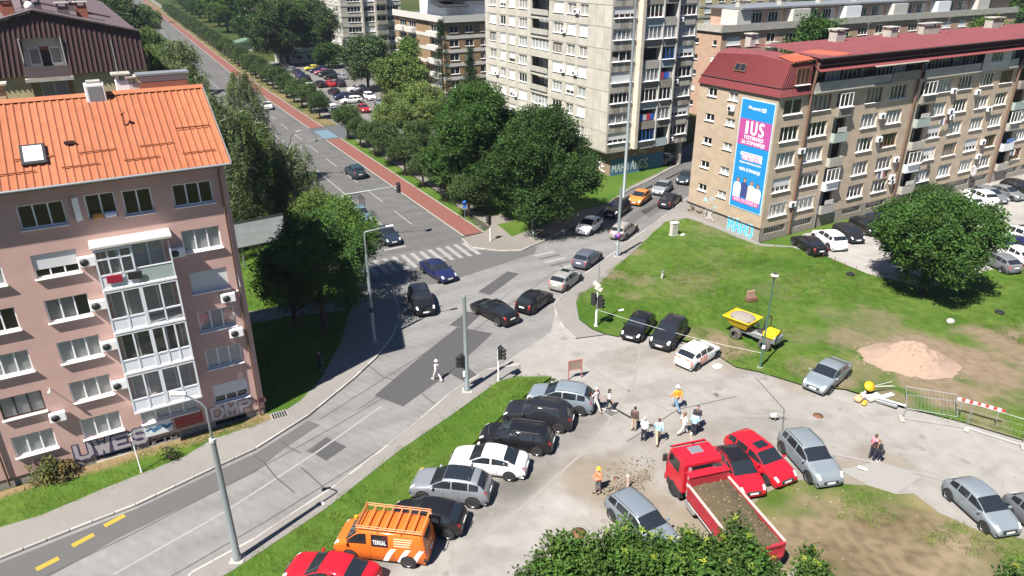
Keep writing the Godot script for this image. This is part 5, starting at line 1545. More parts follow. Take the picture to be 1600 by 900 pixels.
func top_at(k: Dictionary, t: float) -> float:
	var a: Array = k.top
	for i in a.size() - 1:
		if t <= a[i + 1][0]:
			var f: float = (t - a[i][0]) / maxf(1e-6, a[i + 1][0] - a[i][0])
			var p0: float = a[maxi(i - 1, 0)][1]
			var p3: float = a[mini(i + 2, a.size() - 1)][1]
			return lerpf(lerpf(a[i][1], a[i + 1][1], f), cubic_interpolate(a[i][1], a[i + 1][1], p0, p3, f), 0.35)
	return a[-1][1]


# half a cross-section at share t; j from 0 (sill) to 8 (centre of the roof or bonnet)
func car_point(k: Dictionary, t: float, j: float, side: float, out := 0.0) -> Vector3:
	var w: float = k.w / 2 * (1.0 - 0.16 * pow(absf(t * 2 - 1), 7) - 0.03 * pow(absf(t * 2 - 1), 2))
	var y1 := top_at(k, t)
	var low := 0.2 + 0.1 * pow(absf(t * 2 - 1), 6)
	var belt: float = minf(k.belt + 0.06 * (0.5 - t), y1 - 0.045)
	var cabin := clampf((y1 - belt - 0.05) / 0.25, 0, 1)
	var zr := lerpf(w * 0.86, w * (0.77 if k.l < 4.85 else 0.86), cabin)
	var yr := lerpf(y1 - 0.03, y1 - 0.075, cabin)
	var prof := [Vector2(low, w * 0.9), Vector2(low + 0.09, w * 0.975), Vector2(lerpf(low, belt, 0.5), w), Vector2(lerpf(low, belt, 0.8), w * 0.995), Vector2(belt, w * 0.965), Vector2(lerpf(belt, yr, 0.93), lerpf(w * 0.95, zr * 1.012, 0.93)), Vector2(yr + 0.03, zr * 0.93), Vector2(y1 - 0.008, zr * 0.66), Vector2(y1, 0)]
	var i := clampi(int(j), 0, 7)
	var p: Vector2 = prof[i].lerp(prof[i + 1], j - i)
	var n := Vector2(-(prof[i + 1].y - prof[i].y), (prof[i + 1].x - prof[i].x)).normalized()
	return Vector3((t - 0.5) * k.l, p.x + n.x * out, (p.y + n.y * out) * side)


func car_patch(s: Sh, k: Dictionary, t0: float, t1: float, j0: float, j1: float, nt: int, nj: int, side: float, out: float) -> void:
	for a in nt:
		for b in nj:
			var q := []
			for e in [[a, b], [a + 1, b], [a + 1, b + 1], [a, b + 1]]:
				q.append(car_point(k, lerpf(t0, t1, float(e[0]) / nt), lerpf(j0, j1, float(e[1]) / nj), side, out))
			if side > 0:
				s.quad(q[0], q[1], q[2], q[3])
			else:
				s.quad(q[0], q[3], q[2], q[1])


func car_meshes(kind: String) -> Dictionary:
	if cache.has("car" + kind):
		return cache["car" + kind]
	var k: Dictionary = SHAPES[kind]
	var m := {}
	var ts := [0.0, 0.006, 0.015, 0.03, 0.045, 0.06, 0.08, 0.1, 0.13, 0.16, 0.2, 0.25, 0.3, 0.36, 0.42, 0.48, 0.54, 0.6, 0.66, 0.7, 0.735, 0.76, 0.785, 0.82, 0.86, 0.9, 0.94, 0.965, 0.985, 0.995, 1.0]
	var s := Sh.new().soft(true)
	for side in [-1.0, 1.0]:
		for i in ts.size() - 1:
			for j in 8:
				var q := [car_point(k, ts[i], j, side), car_point(k, ts[i + 1], j, side), car_point(k, ts[i + 1], j + 1, side), car_point(k, ts[i], j + 1, side)]
				if side < 0:
					q = [q[0], q[3], q[2], q[1]]
				s.quad(q[0], q[1], q[2], q[3])
		for t in [0.0, 1.0]:
			for j in 8:
				var a := car_point(k, t, j, side)
				var b := car_point(k, t, j + 1, side)
				s.face([a, b, Vector3(b.x, b.y, 0), Vector3(a.x, a.y, 0)], Vector3.UP * 0.6)
	s.soft(false)
	s.box(Vector3(0, 0.24, 0), Vector3(k.l * 0.96, 0.06, k.w * 0.84))
	m.body = s.done()
	for g in [["windscreen", k.ws[0], k.ws[1], 5.35, 8.0], ["rear_window", k.rw[0], k.rw[1], 5.5, 8.0]]:
		s = Sh.new().soft(true)
		for side in [-1.0, 1.0]:
			car_patch(s, k, g[1], g[2], g[3], g[4], 6, 4, side, 0.008)
		m[g[0]] = s.done()
	var cuts: Array = {"hatch": [0.0, 0.24, 0.27, 0.56, 0.59, 1.0], "sedan": [0.0, 0.46, 0.5, 1.0], "coupe": [0.0, 0.48, 0.51, 1.0], "suv": [0.0, 0.2, 0.23, 0.57, 0.6, 1.0], "wagon": [0.0, 0.24, 0.27, 0.58, 0.61, 1.0], "van": [0.08, 0.98]}[kind]
	m.side = []
	for side in [-1.0, 1.0]:
		for i in range(0, cuts.size(), 2):
			s = Sh.new().soft(true)
			car_patch(s, k, lerpf(k.side[0], k.side[1], cuts[i]), lerpf(k.side[0], k.side[1], cuts[i + 1]), 4.1, 4.97, 5, 2, side, 0.007)
			m.side.append(s.done())
	m.seam = []
	for side in [-1.0, 1.0]:
		s = Sh.new()
		for x in ([0.36, 0.55, 0.74] if kind != "van" else [0.34, 0.58, 0.83]):
			car_patch(s, k, x, x + 0.0035, 1.2, 4.0, 1, 4, side, 0.004)
		car_patch(s, k, 0.24, 0.76, 0.9, 1.02, 6, 1, side, 0.006)
		for x in [0.4, 0.59]:
			car_patch(s, k, x, x + 0.035, 3.3, 3.42, 1, 1, side, 0.02)
		m.seam.append(s.done())
	m.headlight = []
	m.tail = []
	for side in [-1.0, 1.0]:
		s = Sh.new().soft(true)
		car_patch(s, k, 0.925, 0.983, 4.3, 6.2, 3, 3, side, 0.012)
		m.headlight.append(s.done())
		s = Sh.new().soft(true)
		if kind == "van":
			car_patch(s, k, 0.002, 0.022, 3.0, 4.9, 2, 3, side, 0.012)
		else:
			car_patch(s, k, 0.004, 0.045, 3.6, 5.6, 3, 3, side, 0.012)
		m.tail.append(s.done())
	s = Sh.new()
	for side in [-1.0, 1.0]:
		car_patch(s, k, 0.975, 0.999, 0.2, 2.6, 2, 3, side, 0.01)
	s.box(Vector3(k.l * 0.49, 0.5, 0), Vector3(0.12, 0.2, k.w * 0.5), Basis(), 0.03)
	m.grille = s.done()
	s = Sh.new()
	for side in [-1.0, 1.0]:
		car_patch(s, k, 0.001, 0.03, 0.1, 1.6, 2, 3, side, 0.01)
	s.box(Vector3(-k.l * 0.485, 0.36, 0), Vector3(0.12, 0.16, k.w * 0.74), Basis(), 0.03)
	m.bumper = s.done()
	m.plate = Sh.new().box(Vector3.ZERO, Vector3(0.025, 0.12, 0.5)).done()
	s = Sh.new()
	s.box(Vector3.ZERO, Vector3(0.14, 0.13, 0.2), Basis(), 0.035)
	m.mirror = s.done()
	var r: float = k.r
	s = Sh.new()
	var ax := Basis(Vector3.RIGHT, PI / 2)
	s.lathe([Vector2(r * 0.66, -0.1), Vector2(r * 0.94, -0.1), Vector2(r, -0.06), Vector2(r, 0.06), Vector2(r * 0.94, 0.1), Vector2(r * 0.66, 0.1)], 18, Transform3D(ax, Vector3.ZERO))
	m.tyre = s.done()
	s = Sh.new()
	s.lathe([Vector2(r * 0.68, 0.1), Vector2(r * 0.6, 0.06), Vector2(r * 0.2, 0.075), Vector2(0, 0.08)], 18, Transform3D(ax, Vector3.ZERO))
	s.lathe([Vector2(r * 0.68, -0.1), Vector2(r * 0.6, -0.06), Vector2(r * 0.2, -0.075), Vector2(0, -0.08)], 18, Transform3D(ax, Vector3.ZERO))
	m.rim = s.done()
	s = Sh.new()
	for e in [1.0, -1.0]:
		for i in 5:
			var a := TAU * i / 5 + 0.3
			s.box(Vector3(cos(a) * r * 0.42, sin(a) * r * 0.42, 0.088 * e), Vector3(0.07, 0.05, 0.012), Basis(Vector3.BACK, a))
	m.hole = s.done()
	s = Sh.new()
	s.lathe([Vector2(r * 1.17, -0.04), Vector2(r * 1.17, 0.0), Vector2(r * 1.1, 0.006), Vector2(0, 0.006)], 20, Transform3D(ax, Vector3.ZERO))
	s.lathe([Vector2(r * 1.17, 0.04), Vector2(r * 1.17, 0.0), Vector2(r * 1.1, -0.006), Vector2(0, -0.006)], 20, Transform3D(ax, Vector3.ZERO))
	m.arch = s.done()
	s = Sh.new().soft(true)
	for side in [-1.0, 1.0]:
		car_patch(s, k, k.side[0] + 0.1, k.ws[0] - 0.01, 6.3, 8.0, 6, 3, side, 0.008)
	m.sunroof = s.done()
	m.rails = []
	for side in [-1, 1]:
		s = Sh.new()
		s.tube([car_point(k, k.side[0] + 0.06, 6, side), car_point(k, k.side[0] + 0.09, 6, side, 0.05), car_point(k, k.ws[0] - 0.07, 6, side, 0.05), car_point(k, k.ws[0] - 0.03, 6, side)], [0.02], 5)
		m.rails.append(s.done())
	cache["car" + kind] = m
	return m


func paint(r: float, g: float, b: float) -> StandardMaterial3D:
	var key := "paint %.3f %.3f %.3f" % [r, g, b]
	if not cache.has(key):
		var m := mat(r, g, b, 0.34, 0.3 if r > 0.15 and r < 0.5 and absf(r - b) < 0.1 else 0.0)
		m.roughness = 0.5
		m.metallic_specular = 0.15
		m.clearcoat_enabled = true
		m.clearcoat = 0.8
		m.clearcoat_roughness = 0.06
		m.resource_name = "car_paint"
		cache[key] = m
	return cache[key]


# extras: r roof rails, s small sunroof, p panorama roof, b black roof, d plain dark trim wheels
func car(called: String, label: String, category: String, kind: String, at: Vector3, turn: float, col: StandardMaterial3D, extras := "", group := "", small := false) -> Node3D:
	var k: Dictionary = SHAPES[kind]
	var m := car_meshes(kind)
	var o := thing(called, label, category, at, turn, group)
	o.position.y += 0.024
	o.rotation.z = 0.004 * sin(at.x * 3.1)
	put("body", m.body, col, o)
	put("windscreen", m.windscreen, M.darkglass, o)
	put("rear_window", m.rear_window, M.darkglass, o)
	if kind == "van":
		put("side_window", m.side[0], M.darkglass, o)
		put("side_window", m.side[1], M.darkglass, o)
	else:
		for w in m.side:
			put("side_window", w, M.darkglass, o)
	for i in 2:
		put("headlight", m.headlight[i], M.lamp_clear, o)
		put("tail_light", m.tail[i], M.lamp_red, o)
	put("bumper", m.bumper, M.trim, o)
	put("grille", m.grille, M.trim, o)
	for side in [-1, 1]:
		for x in k.axles:
			var p := Vector3((x - 0.5) * k.l, k.r, side * (k.w / 2 - 0.085))
			var wh := put("wheel", m.arch, M.trim, o, Transform3D(Basis(), p + Vector3(0, 0.02, side * 0.087)))
			var back := Transform3D(Basis(), Vector3(0, -0.02, -side * 0.075))
			put("tyre", m.tyre, M.rubber, wh, back)
			put("rim", m.rim, M.rim if not extras.contains("d") else M.trim, wh, back)
			if not small:
				put("rim_opening", m.hole, M.black, wh, back)
		if not small:
			put("door_seam", m.seam[(side + 1) / 2], M.trim, o)
		var mp := car_point(k, k.side[1] - 0.005, 4.35, side)
		put("mirror", m.mirror, col, o, Transform3D(Basis(), mp + Vector3(0, 0.02, side * 0.13)))
	if not small:
		for x in [-k.l / 2 - 0.012, k.l / 2 + 0.012]:
			put("number_plate", m.plate, M.white, o, Transform3D(Basis(), Vector3(x, 0.5 if x > 0 else (0.72 if kind != "sedan" else 0.68), 0)))
	if extras.contains("r"):
		put("roof_rail", m.rails[0], M.trim, o)
		put("roof_rail", m.rails[1], M.trim, o)
	if extras.contains("p"):
		put("glass_roof", m.sunroof, M.darkglass, o)
	if extras.contains("b"):
		var br := Sh.new().soft(true)
		for side in [-1.0, 1.0]:
			car_patch(br, k, k.side[0] - 0.0, k.ws[0], 5.2, 8.0, 10, 5, side, 0.007)
		put("black_roof", br, paint(0.012, 0.012, 0.014), o)
	if extras.contains("s"):
		var y := top_at(k, 0.46)
		put("sunroof", Sh.new().box(Vector3(-0.1, y - 0.004, 0), Vector3(0.6, 0.03, 0.8), Basis(), 0.01), M.darkglass, o)
	return o


func vehicles() -> void:
	var black := paint(0.012, 0.012, 0.014)
	var black2 := paint(0.018, 0.019, 0.024)
	var silver := paint(0.27, 0.29, 0.31)
	var grey := paint(0.14, 0.15, 0.165)
	var bluegrey := paint(0.22, 0.27, 0.31)
	var white := paint(0.78, 0.79, 0.8)
	var red := paint(0.52, 0.012, 0.025)
	var navy := paint(0.015, 0.02, 0.075)
	var orange := paint(0.62, 0.2, 0.05)
	# the row along the grass, noses on the kerb
	var g := "cars parked along the median grass"
	var h: float = 2.96
	car("parked_car", "bright red saloon at the bottom edge in front of the orange van", "car", "sedan", Vector3(-8.69, 0, -26.11), h - 0.05, red, "", g)
	var van := car("work_van", "orange work van with roof rack and white slanted stripes", "van", "van", Vector3(-6.49, 0, -28.18), h + 0.02, paint(0.6, 0.14, 0.02), "", g)
	work_van(van)
	car("parked_car", "black hatchback squeezed between the orange van and a silver crossover", "car", "hatch", Vector3(-4.5, 0, -30), h, black, "", g)
	car("parked_car", "silver crossover with black glass roof next to the white saloon", "car", "suv", Vector3(-3.42, 0, -32.4), h, paint(0.24, 0.26, 0.29), "p", g)
	car("parked_car", "white saloon with black windows in the median row", "car", "sedan", Vector3(-1.38, 0, -34.65), h - 0.02, white, "", g)
	car("parked_car", "black estate with roof rails beside the white saloon", "car", "wagon", Vector3(0.28, 0, -36.98), h - 0.04, black, "r", g)
	car("parked_car", "black boxy off-roader third from the end of the median row", "car", "suv", Vector3(1.7, 0, -39.32), h - 0.05, black2, "r", g)
	car("parked_car", "pale blue-silver crossover at the far end of the median row", "car", "suv", Vector3(3.26, 0, -41.25), h - 0.08, bluegrey, "r", g)
	# round the lorry
	car("parked_car", "silver estate parked behind the flowering bushes", "car", "wagon", Vector3(6.74, 0, -29.56), -1.04, paint(0.2, 0.24, 0.28), "r")
	car("parked_car", "red hatchback with black roof tight beside the red lorry", "car", "hatch", Vector3(12.9, 0, -33.75), -1.37, red, "b")
	car("parked_car", "red saloon with small dark sunroof second from the lorry", "car", "wagon", Vector3(14.53, 0, -34.86), -1.13, red, "s")
	car("parked_car", "silver-blue crossover with roof rails next to the red saloon", "car", "suv", Vector3(17.45, 0, -34.86), -1.37, paint(0.23, 0.27, 0.3), "r")
	car("parked_car", "silver three-door hatchback on the right beside the lot kerb", "car", "hatch", Vector3(25.13, 0, -30.73), -1.38, paint(0.23, 0.27, 0.3))
	car("parked_car", "dark grey car cut off by the right edge of the picture", "car", "hatch", Vector3(27.67, 0, -29.45), -1.4, grey)
	car("parked_car", "silver saloon parked on the grass edge near the green lamp post", "car", "sedan", Vector3(22.23, 0, -44.13), -2.38, paint(0.23, 0.27, 0.3))
	# on the lawn edge
	car("parked_car", "black hatchback with white stripe tape over its bonnet", "car", "hatch", Vector3(10.1, 0, -51.66), -2.08, black)
	car("parked_car", "black crossover standing between the black hatchback and the white car", "car", "suv", Vector3(12.3, 0, -50.4), -2.12, black2)
	var wc := car("parked_car", "white hatchback with orange-red slanted stripes on its sides", "car", "hatch", Vector3(13.8, 0, -47.19), 0.75, white)
	var kk: Dictionary = SHAPES.hatch
	var stripes := mat(0.7, 0.12, 0.04, 0.4)
	for side in [-1.0, 1.0]:
		for x in [0.26, 0.34, 0.42]:
			var s := Sh.new()
			car_patch(s, kk, x, x + 0.045, 1.2, 3.9, 1, 4, side, 0.009)
			put("stripe", s, stripes, wc)
		for j in [4.2, 5.4]:
			var s := Sh.new()
			car_patch(s, kk, 0.004, 0.04, 2.0 if j < 5 else 6.4, 3.4 if j < 5 else 7.6, 2, 2, side, 0.01)
			put("stripe", s, stripes, wc)
	# traffic on the cross street
	g = "cars in traffic at the crossing"
	var cs: float = 0.98
	car("moving_car", "black coupe-like saloon turning across the dark asphalt patches", "car", "coupe", Vector3(-1.5, 0, -54.53), 2.29, black, "", g)
	car("moving_car", "black hatchback waiting behind the turning black saloon", "car", "hatch", Vector3(1.92, 0, -56.5), cs, black, "", g)
	car("moving_car", "silver five-door hatchback with dark sunroof waiting on the cross street", "car", "hatch", Vector3(4.92, 0, -60.98), cs + 0.03, paint(0.3, 0.3, 0.29), "s", g)
	car("moving_car", "grey-blue hatchback between the silver hatchback and the signpost pole", "car", "hatch", Vector3(7.4, 0, -66.1), cs + 0.05, paint(0.08, 0.09, 0.12), "", g)
	car("moving_car", "beige-silver estate with roof rails behind the tall grey pole", "car", "wagon", Vector3(12.11, 0, -74.15), cs + 0.06, paint(0.34, 0.32, 0.3), "r", g)
	car("moving_car", "white hatchback coming towards the crossing in the tree shade", "car", "hatch", Vector3(8.5, 0, -75.42), cs + PI + 0.05, white, "", g)
	car("moving_car", "black off-roader in the shade behind the white hatchback", "car", "suv", Vector3(12.35, 0, -81.16), cs + PI + 0.05, black, "", g)
	car("moving_car", "orange hatchback in the oncoming queue", "car", "hatch", Vector3(15.68, 0, -85.6), cs + PI + 0.06, orange, "", g)
	car("moving_car", "grey people carrier behind the orange hatchback", "car", "hatch", Vector3(19.18, 0, -89.63), cs + PI + 0.08, paint(0.25, 0.28, 0.31), "", g)
	car("moving_car", "black saloon driving away beside the tan block corner", "car", "sedan", Vector3(19.14, 0, -84.53), cs + 0.06, black2, "", g)
	car("moving_car", "dark blue car last in the oncoming queue at the tan block", "car", "hatch", Vector3(23.22, 0, -94.3), cs + PI + 0.1, paint(0.03, 0.04, 0.06), "", g)
	car("parked_car", "silver car parked under the tower block overhang", "car", "hatch", Vector3(22.39, 0, -104.1), cs, silver, "", "")
	# on the avenue
	var ah := atan2(-AV.z, AV.x)
	car("moving_car", "dark blue saloon turning off the zebra crossing", "car", "sedan", Vector3(-6.99, 0, -63.18), -0.95, navy, "", g)
	car("moving_car", "black off-roader waiting in the leafy shade at the corner", "car", "suv", Vector3(-7.8, 0, -56.53), -1.28, black, "p", g)
	car("moving_car", "dark blue saloon stopped at the avenue zebra line", "car", "sedan", Vector3(-13.3, 0, -72.81), ah + PI, paint(0.02, 0.03, 0.05), "", g)
	var pk := car("pickup_truck", "blue pickup with wire cage body under the arched street lamp", "pickup", "suv", Vector3(-17.32, 0, -78.95), ah + PI, paint(0.12, 0.2, 0.28), "", g)
	var cage := Sh.new()
	for x in [-2.3, -1.7, -1.1, -0.5]:
		for z in [-0.85, 0.85]:
			cage.cyl(Vector3(x, 1.0, z), Vector3(x, 2.5, z), 0.04, -1, 4)
		cage.cyl(Vector3(x, 2.5, -0.85), Vector3(x, 2.5, 0.85), 0.04, -1, 4)
	for y in [1.4, 1.8, 2.2, 2.5]:
		for z in [-0.85, 0.85]:
			cage.cyl(Vector3(-2.3, y, z), Vector3(-0.5, y, z), 0.03, -1, 4)
	put("cage", cage, M.trim, pk)
	car("moving_car", "grey car half hidden by the corner trees behind the pickup", "car", "hatch", Vector3(-19.56, 0, -78.52), ah + PI, grey, "", g)
	car("moving_car", "dark teal crossover driving up the avenue", "car", "suv", Vector3(-21.48, 0, -97.78), ah, paint(0.025, 0.045, 0.06), "", g)
	car("moving_car", "white saloon driving up the avenue beside the cycle track", "car", "sedan", Vector3(-48.74, 0, -146.93), ah, white, "", g)
	car("moving_car", "small dark car far up the avenue", "car", "hatch", Vector3(-148.8, 0, -326.4), ah, black, "", g, true)
	car("moving_car", "pale car hidden in the birch branches on the avenue", "car", "hatch", Vector3(-53.65, 0, -145.67), ah + PI, silver, "", g)
	# beside the tan block: rows in the car park
	g = "cars parked in front of the tan block"
	var bh: float = -1.44
	for q in [[30.3, -69.4, "sedan", black, "black saloon nearest the lawn in front of the tan block", 3.2], [32.9, -70.8, "suv", white, "white crossover beside the black saloon at the tan block wall", 3.15], [35.7, -72.7, "hatch", black2, "black people carrier third in the row at the tan block wall", 0], [38.5, -74.9, "hatch", black, "black hatchback fourth in the row by the tan block wall", 0.05],
			[40.7, -76.1, "hatch", navy, "dark blue hatchback half behind the lawn tree top left", 0.05], [43.7, -78.5, "wagon", black2, "black estate above the lawn tree at the tan block", 0.05],
			[54.4, -83.4, "hatch", white, "white hatchback with orange mark right of the lawn tree", 3.1], [56.8, -84.9, "suv", white, "white crossover next to the dark estate under the satellite dish", 3.1], [58.6, -85.9, "wagon", grey, "dark grey estate between a white crossover and a silver hatchback", 0.05], [61.1, -86.7, "hatch", paint(0.2, 0.22, 0.22), "grey-green hatchback showing its side by the dish", 0.3], [63.8, -88.5, "suv", black, "black off-roader at the right edge in front of the tan block", 0.1],
			[53.3, -71.9, "suv", white, "white van-like car with roof hatch at the right edge", 3.2], [51.3, -69.2, "wagon", navy, "dark blue estate between two white cars at the right edge", 3.2], [49.4, -66.7, "hatch", white, "white hatchback with red tail lamp right of the lawn tree", 3.2], [46.8, -64.6, "hatch", grey, "grey car half under the right side of the lawn tree", 3.2]]:
		car("parked_car", q[4], "car", q[2], Vector3(q[0], 0.06, q[1]), bh + q[5], q[3], "s" if q[4].contains("roof hatch") else "", g)
	# the far car park
	g = "cars in the far car park"
	var far_cars := [[-60.4, -202.5, black, "black car, leftmost of the far car park"], [-57.7, -197.6, grey, "dark grey car second from the left in the far car park"], [-54.9, -192.9, black2, "black car beside two dark cars at the left of the far car park"], [-52.2, -186.2, navy, "navy car in the left group of the far car park"], [-49.8, -182.0, black, "black car at the front of the left group in the far car park"],
		[-52.9, -199.9, paint(0.6, 0.5, 0.08), "yellow car at the back of the far car park"], [-50.3, -196.3, navy, "navy car right of the yellow one"], [-48.3, -192.7, paint(0.3, 0.1, 0.16), "plum car in the back row of the far car park"], [-46.4, -189.3, black, "black car in the back row beside the plum one"], [-44.3, -185.0, black2, "black car second from the right in the back row"], [-41.7, -184.9, silver, "silver car under the chestnut at the back row end"],
		[-44.4, -173.1, black, "black car left of the red one in the middle of the far car park"], [-42.3, -174.0, paint(0.35, 0.02, 0.03), "red car in the middle of the far car park"], [-40.0, -174.0, black2, "black car right of the middle red one"], [-38.7, -162.5, black, "black car nosing into the aisle of the far car park"], [-35.5, -156.9, navy, "navy car beside the white one in the far car park aisle"],
		[-32.9, -152.3, white, "white car in the aisle of the far car park"], [-33.4, -157.6, black, "black car behind the white one in the aisle"], [-34.3, -165.8, paint(0.7, 0.7, 0.7), "white delivery van in the far car park"], [-32.4, -163.2, black2, "black van next to the white delivery van"], [-28.7, -143.2, paint(0.3, 0.02, 0.03), "dark red car at the car park exit"], [-30.0, -156.8, white, "white car half under the pale tree"], [-26.3, -149.3, silver, "silver car at the right of the far car park"],
		[-37.6, -149.5, silver, "silver car behind the avenue trees near the entrance"], [-36.1, -146.0, navy, "navy car in the row behind the avenue trees"], [-35.0, -144.0, white, "white car in the row behind the avenue trees"], [-33.6, -140.7, bluegrey, "pale blue car in the row behind the avenue trees"], [-32.1, -137.6, paint(0.1, 0.25, 0.3), "teal car at the end of the row behind the avenue trees"], [-58.7, -193.0, silver, "pale car at the edge of the lawn by the far car park"], [-41.3, -157.0, grey, "grey car behind the round avenue tree"]]
	var i := 0
	for q in far_cars:
		car("parked_car", q[3], "car", ["hatch", "wagon", "sedan", "suv", "hatch"][i % 5], Vector3(q[0], 0.03, q[1]), ah + [0.0, 1.57, 0.1, 1.5, 3.1][(i / 5) % 5], q[2], "", g, true)
		i += 1
	tipper_lorry()
	dumper()


func work_van(o: Node3D) -> void:
	var k: Dictionary = SHAPES.van
	var s := Sh.new()
	var y := 2.12
	for z in [-0.82, 0.82]:
		s.cyl(Vector3(-2.3, y, z), Vector3(1.05, y, z), 0.028, -1, 5).cyl(Vector3(-2.3, y + 0.13, z), Vector3(1.05, y + 0.13, z), 0.022, -1, 5)
		for x in [-2.3, -1.2, 0.0, 1.05]:
			s.cyl(Vector3(x, 1.88, z), Vector3(x, y + 0.13, z), 0.022, -1, 5)
	for x in [-2.3, 1.05]:
		s.cyl(Vector3(x, y + 0.13, -0.82), Vector3(x, y + 0.13, 0.82), 0.022, -1, 5)
	put("roof_rack", s, mat(0.6, 0.2, 0.06, 0.5), o)
	for i in 8:
		put("rack_bar", Sh.new().box(Vector3(-2.2 + i * 0.46, y, 0), Vector3(0.07, 0.035, 1.64)), mat(0.6, 0.2, 0.06, 0.5), o)
	for side in [-1.0, 1.0]:
		for x in [0.14, 0.28, 0.43]:
			s = Sh.new()
			for a in 6:
				var j0: float = 1.0 + a * 0.45
				var t0: float = x - (a * 0.016 if side < 0 else a * -0.0) - 0.03
				var q := []
				for e in [[t0, j0], [t0 + 0.055, j0], [t0 + 0.055 - 0.016, j0 + 0.45], [t0 - 0.016, j0 + 0.45]]:
					q.append(car_point(k, e[0], e[1], side, 0.008))
				s.face(q, Vector3(0, 0.8, 0))
			put("white_stripe", s, M.white, o)
		s = Sh.new()
		car_patch(s, k, 0.39, 0.565, 3.9, 4.97, 2, 3, side, 0.008)
		put("side_panel_window", s, M.darkglass, o)
		s = Sh.new()
		for r in 4:
			car_patch(s, k, 0.14 + 0.01 * r, 0.33, 4.75 - r * 0.2, 4.83 - r * 0.2, 2, 1, side, 0.009)
		put("small_print", s, mat(0.85, 0.62, 0.45, 0.5), o)
		var wx := Transform3D(Basis(Vector3.RIGHT * side, UP, Vector3.BACK * side), Vector3(-0.12, 1.4, side * 0.945))
		letters(o, "lettering", "TERGAL", 0.26, M.white, wx, 0.01, 0, 0.66)
	put("beacon", Sh.new().cyl(Vector3(1.35, 1.9, 0), Vector3(1.35, 2.06, 0), 0.09), mat(0.8, 0.35, 0.02, 0.3), o)


